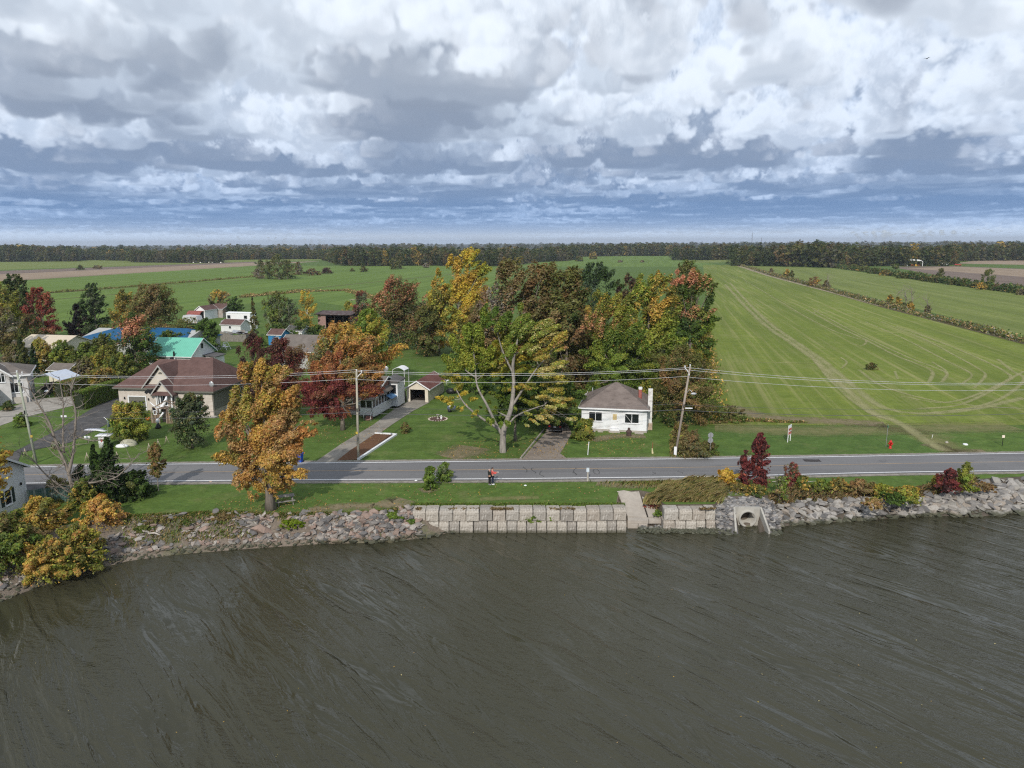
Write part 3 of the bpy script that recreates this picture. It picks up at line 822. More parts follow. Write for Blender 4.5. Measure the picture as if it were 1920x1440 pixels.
SID_W = lap_mat('white_clapboard', (.70, .71, .72), .15, 'Z', .07, stain=(.42, .40, .37), stain_amt=.22)
SID_OLD = lap_mat('old_white_boards', (.77, .79, .81), .22, 'Z', .08, stain=(.46, .42, .37), stain_amt=.45)
SID_G = lap_mat('grey_clapboard', (.40, .40, .39), .14, 'Z', .06)
SID_B = lap_mat('cream_clapboard', (.62, .57, .46), .16, 'Z', .06)
SID_SHADE = lap_mat('shade_grey_clapboard', (.23, .22, .20), .14, 'Z', .06)  # dark grey that holds the shade of the bungalow's right wall
STUCCO = mat('pale_stucco', (.52, .51, .50), .9, .12, 1.2, stain=(.36, .34, .32), stain_amt=.3)
BRICKM = brick_mat('buff_brick', (.50, .43, .37), (.60, .54, .48), (.50, .47, .43))
BRICKR = brick_mat('red_brick', (.22, .085, .06), (.28, .12, .085), (.26, .22, .2))
RF_BROWN = shingle_mat('brown_shingles', (.105, .062, .055), (.135, .082, .072))
RF_OLD = shingle_mat('worn_grey_shingles', (.155, .125, .11), (.20, .165, .148), stain=(.085, .065, .058))
RF_RED = shingle_mat('maroon_shingles', (.13, .056, .048), (.165, .075, .064))
RF_GREY = shingle_mat('grey_brown_shingles', (.14, .12, .105), (.175, .152, .135))
RF_DK = shingle_mat('dark_grey_shingles', (.09, .085, .085), (.12, .115, .115))
RF_TEAL = lap_mat('teal_sheet_metal', (.14, .44, .33), .4, 'X', .06, depth=.8)
RF_BLUE = lap_mat('blue_sheet_metal', (.008, .085, .20), .5, 'X', .1, depth=.8)
RF_BEIGE = lap_mat('beige_sheet_metal', (.56, .48, .37), .5, 'X', .06, depth=.8)
TAUPE = mat('taupe_paint', (.14, .135, .115), .6, .08)
YELL = mat('yellowed_curtain', (.55, .43, .22), .9, .2, 6)
AWN = lap_mat('blue_awning', (.10, .22, .40), .3, 'X', .1)

# ---- small white cottage with the pyramid roof
H = building('white_cottage', 1090, 806, -.205, 'small weathered white cottage with a grey brown pyramid roof beside the gravel drive', 'house')
W_, D_ = 8.35, 8.2
bx(0, W_, 0, D_, .25, 2.95).build('wall', SID_OLD, H)
bx(-.03, W_ + .03, -.03, D_ + .03, -.1, .248).build('foundation', CONC, H)
rf = hip_roof(H, 0, W_, 0, D_, 2.95, 5.75, W_ / 2 - .1, W_ / 2 + .1, D_ / 2, RF_OLD, .38, .13, WHITE)
MB().tube([(W_ - 1.0, 3.1, 3.0), (W_ - 1.0, 3.1, 5.05)], .24, 8).build('flue_pipe', mat('faded_red_paint', (.33, .11, .09), .8, .2), rf)
MB().tube([(W_ - 1.0, 3.1, 5.06), (W_ - 1.0, 3.1, 5.35)], .27, 8).build('flue_cap', WHITE, rf)
window(H, 'front', 0, 1.0, 1.35, 1.62, 1.1, 1, WHITE)
w2 = window(H, 'front', 0, 5.6, 1.25, 1.72, 1.15, 1, WHITE)
MB().tube([(5.62, -.03, 2.3), (6.44, -.03, 1.27)], .03, 4).build('prop_bar', mat('pale_bar', (.5, .5, .48)), w2)
bx(5.2, 5.5, -.03, -.003, 1.1, 2.5).build('patch_board', WHITE, H)
bx(7.42, 7.9, -.03, -.003, 1.1, 2.5).build('patch_board', WHITE, H)
door(H, 'front', 0, 3.85, .42, .88, 2.05, WHITE, True, YELL)
bx(3.6, 5.0, -.75, -.04, .0, .18).build('door_step', CONC, H)
bx(3.7, 4.9, -.4, -.05, .19, .38).build('door_step', WHITE, H)
ch = MB().box(W_ + .06, W_ + .62, 1.6, 2.2, .9, 5.4)
ch.build('chimney', mat('flaking_white_brick', (.66, .65, .63), .9, .15, 3, stain=(.30, .24, .2), stain_amt=.7, stretch=(1, 1, 2)), H)
bx(W_ + .05, W_ + .7, 1.55, 2.25, 0, .898).build('chimney_base', mat('tan_block', (.42, .33, .25), .9, .25), H)
MB().tube([(W_ + .1, .12, .2), (W_ + .1, .12, 3.6)], .05, 6).build('meter_pipe', STEEL, H)
bx(W_ + .02, W_ + .25, .3, .6, 1.2, 1.8).build('meter_box', STEEL, H)
for a, b, c in ((.9, 1.9, .1), (2.2, 2.9, .12), (6.9, 8.0, .08)):
    bx(a, b, -.75, -.45, 0, c + .06).build('garden_stone', CONC, H)
MB().ell((1.1, 3.0, 4.8), (.05, .3, .3)).tube([(-.3, 2.6, 3.1), (.5, 2.9, 4.6)], .025, 4).build('roof_aerial', WHITE, rf)

# ---- cream garage with the open door
G = building('open_garage', 763, 753, -.205, 'cream single garage with maroon roof and open door at the end of the drive', 'garage')
gw, gd, ge, gr = 3.45, 8.2, 2.2, 3.25
CREAM = mat('cream_stucco', (.66, .60, .49), .85, .1, 1.5, stain=(.45, .40, .32), stain_amt=.3)
mb = MB().box(0, .55, 0, gd, 0, ge).box(gw - .5, gw, 0, gd, 0, ge).box(.551, gw - .501, gd - .15, gd, 0, ge)
mb.prism([(0, ge + .002), (gw, ge + .002), (gw / 2, gr)], .0, .15, 'y').prism([(0, ge + .002), (gw, ge + .002), (gw / 2, gr)], gd - .15, gd, 'y')
mb.box(.551, gw - .501, 0, .2, ge - .25, ge)
mb.build('wall', CREAM, G)
bx(.551, gw - .501, -.3, gd - .151, .0, .06).build('floor_slab', PAVE, G)
MB().box(.552, .58, .25, gd - .16, .061, ge - .26).box(gw - .53, gw - .502, .25, gd - .16, .061, ge - .26).box(.581, gw - .531, gd - .2, gd - .152, .061, ge - .26).box(.581, gw - .531, 1.2, gd - .21, .061, .075).build('shade_lining', DARK, G)  # added dark boxes that paint shade inside the open garage
gable_roof(G, 0, gw, 0, gd, ge, gr, RF_RED, 'y', .38, .3, .12, WHITE)
bx(.56, gw - .51, .5, 2.6, ge - .22, ge - .16).build('raised_door', WHITE, G)
rnd = random.Random(4)
for i in range(9):
    x = rnd.uniform(.6, 2.4); z = rnd.uniform(.3, 1.3); y = rnd.uniform(2.5, 5)
    bx(x, x + rnd.uniform(.25, .6), y, y + .5, .06, .06 + z).build('stored_box', mat('junk%d' % (i % 3), [(.16, .06, .03), (.12, .11, .1), (.2, .14, .08)][i % 3]), G)
FENCE = mat('dark_fence_boards', (.10, .085, .07), .9, .3, 3)
fo = empty('side_gate', G.matrix_world @ Vector((0, 0, 0)), -.205, 'short dark board gate standing against the left side of the open garage', 'gate')
fo.location = at(763, 753) + Vector((-.15, .2, 0))
for i in range(7): bx(-.95 + i * .135, -.95 + i * .135 + .12, -.02, .02, .0, 1.55 + .05 * (i % 2)).build('board', FENCE, fo)

# ---- porch house behind the crimson maple
P = building('porch_house', 641, 779, -.205, 'brick and white bungalow with glazed front porch and blue awning beside the grey drive', 'house')
gable_wall(P, 0, 5.0, .8, 9, 3.3, 4.75, BRICKR, 'x', z0=.6)
bx(-.03, 5.03, .76, 9.03, 0, .598).build('foundation', CONC, P)
gable_roof(P, 0, 5.0, .8, 9, 3.3, 4.85, RF_GREY, 'x', .4, .3, .14, WHITE)
bx(3.3, 5.2, -1.2, .79, .55, 1.55).build('porch_wall', SID_W, P)
bx(5.001, 5.35, -1.2, 5.6, .3, 1.55).build('porch_wall', SID_W, P)
bx(3.2, 5.3, -1.1, .78, .3, .545).build('porch_floor', GREYW, P)
pf = MB()
for x in (3.3, 4.2, 5.1): pf.box(x, x + .12, -1.2, -1.08, 1.552, 2.6)
for y in (-.2, .9, 2.0, 3.1, 4.2, 5.4): pf.box(5.1, 5.22, y, y + .12, 1.552, 2.7)
pf.box(3.3, 5.25, -1.25, -1.05, 2.602, 2.75); pf.box(5.06, 5.26, -1.049, 5.6, 2.702, 2.85)
po = pf.build('window', WHITE, P)
for x in (3.42, 4.32): bx(x + .002, x + .776, -1.15, -1.12, 1.56, 2.6).build('pane', GLASS, po)
for y in (-1.0, -.08, 1.02, 2.12, 3.22, 4.32): bx(5.14, 5.17, y + .002, y + (.79 if y < -.5 else .97), 1.56, 2.69).build('pane', GLASS, po)
MB().prism([(-1.6, 2.76), (.7, 3.45), (.7, 3.57), (-1.6, 2.88)], 3.0, 5.6, 'x').build('porch_roof', RF_GREY, P)
MB().prism([(5.0, 3.5), (5.7, 2.88), (5.7, 2.98), (5.0, 3.62)], .72, 5.7, 'y').build('porch_roof', RF_GREY, P)
window(P, 'front', .8, .5, 1.6, .8, 1.2, 0, WHITE)
window(P, 'front', .8, 2.3, 1.6, .75, 1.3, 0, WHITE)
an = MB().prism([(5.36, 2.3), (6.2, 1.85), (6.2, 1.9), (5.36, 2.38)], 3.6, 7.2, 'y'); an.build('awning', AWN, P)
bx(5.001, 6.3, 5.8, 8.6, .3, 3.9).build('rear_wall', SID_W, P)
MB().prism([(4.8, 3.902), (6.5, 3.902), (6.5, 4.05), (4.8, 4.6)], 5.5, 8.9, 'y').build('rear_roof', RF_DK, P)
window(P, 'front', 5.8, 5.35, 2.4, .6, 1.0, 0, BLACKM)
st = MB()
for i in range(3): st.box(4.3, 5.2, -1.5 - .28 * i, -1.22 - .28 * i, 0, .42 - .14 * i)
st.build('porch_steps', BRICKR, P)
for x in (4.25, 5.25): MB().tube([(x, -1.25, 1.3), (x, -2.1, .85), (x, -2.1, 0)], .03, 5).build('handrail', WHITE, P)
# white pole with two dishes and a white awning frame behind it
SP = building('satellite_dish', 726, 752, 0, 'round grey satellite dish on a pole above the porch house', 'satellite dish')
MB().tube([(0, 0, 0), (0, 0, 4.9)], .04, 6).build('mast', STEEL, SP)
MB().ell((0, -.12, 5.1), (.42, .09, .42), 12, 8).build('dish', STEEL, SP)
CN = building('garden_canopy', 737, 748, -.2, 'white fabric canopy with curved top on thin posts behind the porch house', 'canopy')
cv = MB(); cu = [(x, 4.6 + .45 * math.sin(math.pi * x / 2.0)) for x in np.linspace(0, 2.0, 9)]
cv.prism(cu + [(x, z - .06) for x, z in cu[::-1]], 0, 2.2, 'y'); cv.build('canopy_cloth', WHITE, CN)
for x, y in ((.05, .1), (1.95, .1), (.05, 2.1), (1.95, 2.1)): MB().tube([(x, y, 0), (x, y, 4.6)], .04, 5).build('post', WHITE, CN)

# ---- brick bungalow
B_ = building('brick_bungalow', 226, 772, -.13, 'buff brick bungalow with big brown hip roof and two cream front gables', 'house')
x1, wx0, wx1, wy = 9.4, 9.4, 15.2, -1.15
bx(0, x1 - .002, 0, 9.2, 0, 3.55).build('wall', BRICKM, B_)
bx(wx0, wx1, wy, 10, 0, 3.5).build('wall', BRICKM, B_)
bx(wx1 + .001, wx1 + .05, wy + .15, 9.9, .9, 3.45).build('side_shade', SID_SHADE, B_)  # right wall coloured darker grey to paint its shaded side
bx(wx1 + .051, wx1 + .18, wy, wy + .12, 0, 3.5).build('downpipe', TAUPE, B_)
hip_roof(B_, 0, 10.5, 0, 9.2, 3.55, 7.15, 4.0, 10.4, 4.6, RF_BROWN, .5, .16, TAUPE)
hip_roof(B_, wx0 - .8, wx1, wy, 10, 3.5, 7.55, wx0 - .1, wx1 - 2.6, 4.4, RF_BROWN, .5, .16, TAUPE)
CRM = lap_mat('cream_gable_siding', (.60, .55, .48), .12, 'Z', .05)
def front_gable(x0, xm, x1_, ze, zr, y0, y1):
    MB().prism([(x0 + .2, ze), (x1_ - .2, ze), (xm, zr - .15)], y0, y0 + .15, 'y').build('gable_wall', CRM, B_)
    sl = (zr - ze) / (xm - x0); sr = (zr - ze) / (x1_ - xm)
    poly = [(x0 - .3, ze - .3 * sl), (xm, zr), (x1_ + .3, ze - .3 * sr), (x1_ + .3, ze - .3 * sr + .16), (xm, zr + .2), (x0 - .3, ze - .3 * sl + .16)]
    r = MB().prism(poly, y0 - .38, y1, 'y').build('roof', RF_BROWN, B_)
    poly2 = [(a, b - .05 if i < 3 else b + .02) for i, (a, b) in enumerate(poly)]
    MB().prism(poly2, y0 - .46, y0 - .383, 'y').build('fascia', mat('grey_fascia', (.34, .33, .31)), r)
front_gable(4.4, 6.95, 9.3, 3.95, 6.9, -.12, 4.0)
MB().prism([(-.52, 3.66), (.05, 4.3), (.05, 4.42), (-.52, 3.78)], 4.5, 9.2, 'x').build('skirt_roof', RF_BROWN, B_)
MB().prism([(6.65, 5.75), (7.25, 5.75), (7.2, 5.95), (6.95, 6.08), (6.7, 5.95)], -.16, -.122, 'y').build('gable_vent', TAUPE, B_)
front_gable(6.95, 8.35, 9.75, 3.35, 5.05, -2.1, 1.5)
MB().prism([(-2.6, 3.12), (-2.1, 3.5), (-2.1, 3.62), (-2.6, 3.24)], 7.0, 9.7, 'x').build('skirt_roof', RF_BROWN, B_)
for x in (7.15, 7.75, 9.45): bx(x, x + .16, -2.05, -1.89, .9, 3.3).build('porch_column', TRIM, B_)
bx(6.9, 9.39, -2.3, -.002, 0, .9).build('porch_floor', CONC, B_)
gd_ = MB().box(1.6, 4.15, -.03, .02, .05, 2.3).build('garage_door', TAUPE, B_)
for z in (.62, 1.2, 1.76): bx(1.62, 4.13, -.045, -.032, z, z + .03).build('door_rib', mat('taupe_shadow', (.10, .095, .08)), gd_)
for x in (1.95, 3.1): bx(x, x + .78, -.05, -.031, 1.42, 1.66).build('pane', GLASS, gd_)
for x in (1.42, 4.16): bx(x, x + .16, -.06, -.003, .05, 2.46).build('door_frame', TRIM, B_)
bx(1.59, 4.15, -.06, -.003, 2.31, 2.46).build('door_frame', TRIM, B_)
window(B_, 'front', 0, 6.2, 1.2, 1.35, 1.55, 1, TRIM)
door(B_, 'front', 0, 8.2, .92, 1.0, 2.05, TAUPE, True, GLASS)
window(B_, 'front', wy, 11.75, 1.35, 1.75, 1.5, 2, TRIM)
window(B_, 'front', wy, 12.1, .12, 1.5, .5, 2, TRIM)
window(B_, 'right', wx1 + .05, 2.4, .1, 1.3, .6, 0, TRIM)
window(B_, 'right', wx1 + .05, 6.2, 1.3, 1.1, 1.3, 1, TRIM)
bx(11.2, 15.9, wy - 1.0, wy - .002, 0, .1).build('front_slab', CONC, B_)
for x, z in ((.95, 2.1), (4.7, 2.0)): MB().ell((x, -.14, z), (.09, .1, .22), 6, 5).build('wall_lamp', BLACKM, B_)
d = MB().ell((15.0, wy + .4, 4.55), (.36, .1, .42), 10, 8).tube([(15.1, wy + .6, 3.9), (15.0, wy + .45, 4.5)], .03, 4).build('roof_dish', STEEL, B_)
MB().tube([(5.5, 5.2, 6.7), (5.5, 5.2, 7.35)], .3, 8).build('roof_vent', BLACKM, B_)
bx(9.45, 9.95, -2.25, -1.9, .9, 1.2).build('pumpkin_ledge', BRICKM, B_)

# ---- teal roofed house behind it
T = building('teal_roof_house', 281, 700, -.16, 'white house with bright teal sheet metal gable roof behind the brick bungalow', 'house')
tw, td, te, tr = 8.7, 8.0, 3.6, 6.3
gable_wall(T, 0, tw, 0, td, te, tr - .1, SID_W, 'x')
gable_roof(T, 0, tw, 0, td, te, tr, RF_TEAL, 'x', .45, .45, .1, WHITE)
window(T, 'right', tw, td / 2 - .25, 4.5, .45, .75, 0, BLACKM, sill=False)
window(T, 'front', 0, 1.2, 1.6, 1.2, 1.1, 1); window(T, 'front', 0, 6.4, 1.6, 1.2, 1.1, 1)
bx(tw + .001, tw + 2.4, 4.2, 7.4, 0, 2.7).build('annex_wall', SID_W, T)
MB().prism([(tw + .02, 3.0), (tw + 2.7, 2.7), (tw + 2.7, 2.82), (tw + .02, 3.12)], 3.9, 7.7, 'y').build('annex_roof', RF_DK, T)
bx(5.3, 5.9, -.6, -.002, 0, 3.1).build('chimney_base', WHITE, T)
MB().tube([(5.6, -.3, 3.102), (5.6, -.3, 4.35)], .17, 8).build('stove_pipe', BLACKM, T)
bx(2.6, 3.6, -.5, -.002, 2.95, 3.3).build('vent_hood', BLACKM, T)

# ---- long beige and blue sheds
S = building('beige_shed', 32, 682, -.22, 'long beige sheet metal shed with low gable roof among the left trees', 'shed')
gable_wall(S, 0, 10.5, 0, 9.5, 3.6, 5.3, SID_B, 'x'); gable_roof(S, 0, 10.5, 0, 9.5, 3.6, 5.4, RF_BEIGE, 'x', .4, .4, .12)
bx(3, 6, -.04, -.003, 0, 2.8).build('door', WHITE, S); window(S, 'right', 10.5, 4, 1.4, 1.0, .9, 0, BLACKM)
S = building('blue_shed', 148, 664, -.24, 'long shed with deep blue sheet metal roof behind the bushes', 'shed')
gable_wall(S, 0, 27, 0, 13, 3.3, 5.2, SID_G, 'x'); hip_roof(S, 0, 27, 0, 13, 3.3, 5.6, 6, 24, 6.5, RF_BLUE, .5, .12)
bx(4, 8, -.04, -.003, 0, 2.8).build('door', WHITE, S)

# ---- house at the left edge
Lh = building('grey_side_split_house', 57, 754, .5, 'pale grey two storey house with stepped brown roofs at the left edge of the picture', 'house')
bx(-9, 0, 0, 9, 0, 4.3).build('wall', STUCCO, Lh)
hip_roof(Lh, -9, 0, 0, 9, 4.3, 5.9, -6, -2.9, 4.5, RF_GREY, .5, .15, TRIM)
window(Lh, 'front', 0, -2.3, 1.75, 1.55, 1.45, 2, TRIM); window(Lh, 'front', 0, -1.9, .15, 1.05, .6, 0, TRIM)
gable_wall(Lh, -9.4, -2.2, -.6, -.02, 4.7, 7.6, STUCCO, 'y', 'wall')
r = gable_roof(Lh, -9.4, -2.2, -.6, 2.6, 4.7, 7.7, RF_GREY, 'y', .5, .4, .16, TRIM)
window(Lh, 'front', -.6, -4.0, 3.6, 1.2, 1.35, 2, TRIM)
bx(-9.5, -4.2, -2.6, -.502, 0, 2.3).build('bay_wall', STUCCO, Lh)
MB().prism([(-3.1, 2.1), (-.55, 2.75), (-.55, 2.87), (-3.1, 2.22)], -9.8, -3.8, 'x').build('bay_roof', RF_GREY, Lh)
bx(-2.6, -.4, -.35, -.003, 0, 1.0).build('planter_ledge', CONC, Lh)
# ---- carport canopy beside it
Cp = building('white_carport', 62, 738, -.16, 'white canvas carport on thin posts beside the grey house, dark things under it', 'carport')
MB().prism([(0, 2.5), (2.7, 3.3), (5.4, 2.3), (5.4, 2.38), (2.7, 3.42), (0, 2.6)], 0, 4.5, 'y').build('canopy', mat('blue_white_canvas', (.50, .55, .64), .7, .1), Cp)
for x, y in ((.1, .1), (2.7, .1), (5.2, .1), (.1, 4.4), (5.2, 4.4)): MB().tube([(x, y, 0), (x, y, 2.5)], .06, 5).build('post', STEEL, Cp)
MB().box(.6, 3.9, 1, 3, .35, .95).box(1.2, 3.2, 1.1, 2.9, .951, 1.5).build('covered_load', DARK, Cp)
Bt = building('grill', 89, 745, 0, 'small white and black barbecue standing at the edge of the pale paved yard', 'barbecue')
bx(-.4, .4, -.3, .3, .45, .95).build('firebox', BLACKM, Bt); MB().ell((0, 0, .96), (.4, .3, .28), 8, 6).build('lid', WHITE, Bt)
for x in (-.35, .35): MB().tube([(x, 0, 0), (x, 0, .45)], .03, 4).build('leg', STEEL, Bt)
# ---- garden shed
def shed(name, px, py, rz, w, d, ze, zr, wm, rm, label, axis='x', cat='shed', dr=None, win=None, ov=.25, trim=WHITE, rooft=.1):
    s = building(name, px, py, rz, label, cat)
    gable_wall(s, 0, w, 0, d, ze, zr - .08, wm, axis); gable_roof(s, 0, w, 0, d, ze, zr, rm, axis, ov, ov, rooft, trim)
    if dr: bx(dr[0], dr[1], -.05, -.003, 0, dr[2]).build('door', dr[3], s)
    for wv in (win or []): window(s, wv[0], {'front': 0, 'right': w}[wv[0]], *wv[1:5], 0, WHITE, sill=False)
    return s
shed('garden_shed', 93, 717, -.25, 4.2, 3.4, 2.3, 3.2, SID_B, RF_GREY, 'small cream garden shed with brown gable roof by the clipped hedge', 'x', win=[('right', 1.0, 1.0, .6, .8)], dr=(2.6, 3.4, 1.9, mat('dark_red_door', (.16, .03, .03))))

# ---- the yard of old sheds behind the teal house
shed('white_outbuilding', 368, 599, -.25, 3.4, 6.5, 3.1, 4.3, WHITE, RF_BROWN, 'small white outbuilding with a dark doorway and brown roof by the far yard', 'y', dr=(1.2, 2.6, 2.4, BLACKM))
shed('rust_sided_shed', 386, 595, -.25, 6.6, 8, 2.9, 4.3, mat('rust_streaked_boards', (.36, .33, .30), .9, .2, 1.0, stain=(.30, .12, .06), stain_amt=.9), RF_BROWN, 'weathered grey shed streaked with rust under a brown roof, far yard', 'x')
q = building('quonset_hut', 349, 600, -.3, 'small red arched hut with dark open end beside the far white outbuilding', 'hut')
ar = [(1.9 - 1.9 * math.cos(math.pi * i / 10), 2.9 * math.sin(math.pi * i / 10) ** .8) for i in range(11)]
MB().prism([(y, z) for y, z in ar] + [(1.9 - (1.7) * math.cos(math.pi * i / 10), 2.65 * math.sin(math.pi * i / 10) ** .8) for i in range(10, -1, -1)], 0, 5.2, 'x').build('arched_shell', mat('faded_red_metal', (.24, .075, .06), .6, .25, 2), q)
bx(.05, .1, .3, 3.5, 0, 2.0).build('dark_end', DARK, q); bx(4.9, 4.95, .3, 3.5, 0, 2.0).build('dark_end', DARK, q)  # dark sheets standing in for the shade inside the open ends
t = building('old_camper', 343, 609, -.25, 'old pale camper trailer with rust patches near the far red hut', 'trailer')
MB().prism([(0, .6), (5.0, .6), (5.3, 1.5), (4.9, 2.8), (.4, 2.9), (0, 2.3)], 0, 2.4, 'y').build('body', mat('chalky_aluminium', (.50, .51, .53), .6, .15, 1.0, stain=(.30, .14, .07), stain_amt=.8), t)
window(t, 'front', 0, 3.9, 1.5, .7, .7, 0, STEEL, sill=False)
for x in (1.6, 2.6): MB().tube([(x, -.02, .35), (x, .2, .35)], .35, 10).build('wheel', BLACKM, t)
t = building('white_mobile_home', 425, 605, -.28, 'long white mobile home trailer lying across the far yard', 'trailer')
bx(0, 8.6, 0, 3, .5, 3.0).build('body', WHITE, t); MB().prism([(-.1, 3.0), (1.5, 3.25), (3.1, 3.0), (3.1, 3.08), (1.5, 3.35), (-.1, 3.08)], -.1, 8.7, 'x').build('roof', WHITE, t)
window(t, 'front', 0, .5, 1.4, 1.0, .9, 0, STEEL, sill=False); window(t, 'front', 0, 6.5, 1.4, 1.0, .9, 0, STEEL, sill=False)
bx(.3, 8.3, .2, 2.8, 0, .498).build('skirting', DARK, t)
t = building('white_tank', 444, 608, -.2, 'white rounded tank lying in front of the far mobile home', 'tank')
MB().tube([(0, 0, .9), (.25, 0, .9), (3.0, 0, .9), (3.3, 0, .9)], [.3, .8, .8, .3], 12).build('vessel', WHITE, t, True)
for x in (.7, 2.4): bx(x, x + .2, -.5, .5, 0, .35).build('cradle', RUST, t)
t = building('scrap_heap', 412, 607, -.2, 'low heap of dark red scrap metal in the far yard', 'scrap')
rnd = random.Random(9)
for i in range(14):
    x, y, w_, h_ = rnd.uniform(0, 4), rnd.uniform(0, 2), rnd.uniform(.4, 1.2), rnd.uniform(.3, 1.1)
    M_ = Matrix.Translation((x, y, .1)) @ Matrix.Rotation(rnd.uniform(-.4, .4), 4, 'Y') @ Matrix.Rotation(rnd.uniform(0, 3), 4, 'Z')
    MB().box(0, w_, 0, w_ * .7, 0, h_, M_).build('scrap_piece', [RUST, mat('red_scrap', (.18, .035, .03), .7, .3), STEEL][i % 3], t)
shed('low_white_shed', 415, 623, -.25, 6.2, 4.5, 2.2, 3.4, SID_W, RF_BROWN, 'low white shed with dark brown roof behind the collapsed grey shed', 'x', win=[('front', 2.6, 1.1, .6, .7)])
cs = building('collapsed_shed', 414, 640, -.2, 'collapsed grey board shed with broken roof sheets, far yard', 'shed')
MB().prism([(0, 0), (7.0, 0), (7.0, 1.9), (3.5, 1.6), (0, 2.6)], 0, .12, 'y').build('wall', GREYW, cs)
bx(7.01, 7.12, 0, 4, 0, 1.8).build('wall', GREYW, cs)
rnd = random.Random(3)
for i in range(12):
    x, y = rnd.uniform(.3, 6), rnd.uniform(.3, 3.5)
    M_ = Matrix.Translation((x, y, 1.6 + rnd.uniform(-.3, .9))) @ Matrix.Rotation(rnd.uniform(-.5, .5), 4, 'X') @ Matrix.Rotation(rnd.uniform(-.35, .35), 4, 'Y') @ Matrix.Rotation(rnd.uniform(-.5, .5), 4, 'Z')
    MB().box(-1.1, 1.1, -.6, .6, 0, .05, M_).build('roof_sheet', [GREYW, STEEL, RF_DK, RUST][i % 4], cs)
shed('white_box_container', 463, 617, -.25, 2.1, 2.2, 2.6, 2.7, WHITE, WHITE, 'small white upright container beside the far thin birches', 'x', ov=.05, trim=None, cat='container')
sw = building('garden_swing', 413, 656, -.3, 'white metal garden swing frame on the far lawn', 'swing')
for y in (0, 1.5): MB().tube([(0, y, 0), (.9, y, 1.7), (1.8, y, 0)], .06, 5).build('leg', WHITE, sw)
MB().tube([(.9, 0, 1.7), (.9, 1.5, 1.7)], .06, 5).build('top_bar', WHITE, sw); bx(.4, 1.4, .2, 1.3, .6, .7).build('seat', WHITE, sw); bx(.4, .5, .2, 1.3, .701, 1.25).build('backrest', WHITE, sw)
shed('blue_cabin', 504, 648, -.22, 3.4, 4.0, 2.7, 3.8, lap_mat('bright_blue_boards', (.03, .20, .42), .2, 'Z', .1), RF_BROWN, 'small bright blue cabin with brown roof among the middle trees', 'x', win=[('front', 1.9, 1.2, .9, .9)])
shed('white_gable_shed', 538, 640, -.2, 4.2, 4.6, 2.7, 3.7, WHITE, RF_DK, 'white gabled shed with grey roof just right of the blue cabin', 'x')
shed('brown_roof_bungalow', 520, 690, -.2, 8.5, 9.5, 3.4, 6.0, SID_G, RF_GREY, 'bungalow with wide grey brown roof half hidden behind the dark red trees', 'x', cat='house', win=[('front', 2, 1.4, 1.2, 1.1)])
bb = building('burnt_barn', 597, 616, -.2, 'dark open fronted barn with sagging charred roof and pinkish side wall', 'barn')
CHAR = mat('charred_boards', (.03, .026, .024), .95, .4, 2)
bx(0, 2.4, 0, .2, 0, 4.0).build('front_wall', mat('pinkish_sheet', (.30, .19, .17), .8, .2), bb)
bx(0, .2, .201, 9, 0, 4).build('wall', CHAR, bb); bx(9.8, 10, 0, 9, 0, 4).build('wall', CHAR, bb); bx(.201, 9.799, 8.8, 9, 0, 4).build('wall', CHAR, bb)
MB().prism([(-.6, 4.0), (5, 4.6), (9.6, 4.1), (9.6, 4.25), (5, 4.8), (-.6, 4.2)], -.8, 10.6, 'x').build('roof', mat('charred_roof', (.085, .06, .058), .95, .4, 1.2, stain=(.2, .19, .19), stain_amt=.6), bb)
for x in (5.0, 7.6): bx(x, x + .2, .1, .3, 0, 4.0).build('post', CHAR, bb)
tr_ = building('orange_tractor', 621, 614, .1, 'orange tractor parked under the dark open barn', 'tractor')
ORG = mat('orange_tractor_paint', (.42, .13, .02), .5, .15)
bx(-.9, .9, 0, .9, .5, 1.5).build('bonnet', ORG, tr_); bx(-.75, .75, 1.0, 2.2, 1.0, 2.4).build('cab', DARK, tr_); bx(-.85, .85, .9, 2.3, 2.41, 2.55).build('cab_roof', ORG, tr_)
for x in (-1.0, 1.0):
    MB().tube([(x - .2, .4, .55), (x + .2, .4, .55)], .55, 12).build('wheel', BLACKM, tr_); MB().tube([(x - .25, 1.9, .85), (x + .25, 1.9, .85)], .85, 12).build('wheel', BLACKM, tr_)
bx(-.6, .6, -.03, -.002, .9, 1.2).build('grille', mat('pale_grille', (.5, .42, .3)), tr_)
# ---- distant white shelter and machines beside the wood on the right
ws = building('white_shelter', 1700, 499, -.3, 'white arched open shelter at the edge of the wood across the ploughed field', 'shelter')
k = ppm(1700, 499)
sw_ = 27 / k; c_ = [(sw_ / 2 - sw_ / 2 * math.cos(math.pi * i / 12), 3.4 + 3.2 * math.sin(math.pi * i / 12)) for i in range(13)]
MB().prism(c_ + [(x * .96 + sw_ * .02, z - .3) for x, z in c_[::-1]], 0, 22, 'y').build('roof', WHITE, ws)
MB().prism([(x, z) for x, z in c_[1:-1] if z > 4.4], -.05, .15, 'y').build('gable_sheet', WHITE, ws)
for x in (.2, sw_ - .6): bx(x, x + .4, 0, 22, 0, 3.3).build('side_wall', WHITE, ws)
bx(.61, sw_ - .61, 21, 21.3, 0, 3.4).build('dark_end', DARK, ws)
for i, x in enumerate((4, 7.5, 10.5)): bx(x, x + 2.2, 2, 5, 0, 2.0).build('stored_machine', [ORG, mat('yellow_machine', (.5, .28, .03)), RUST][i], ws)
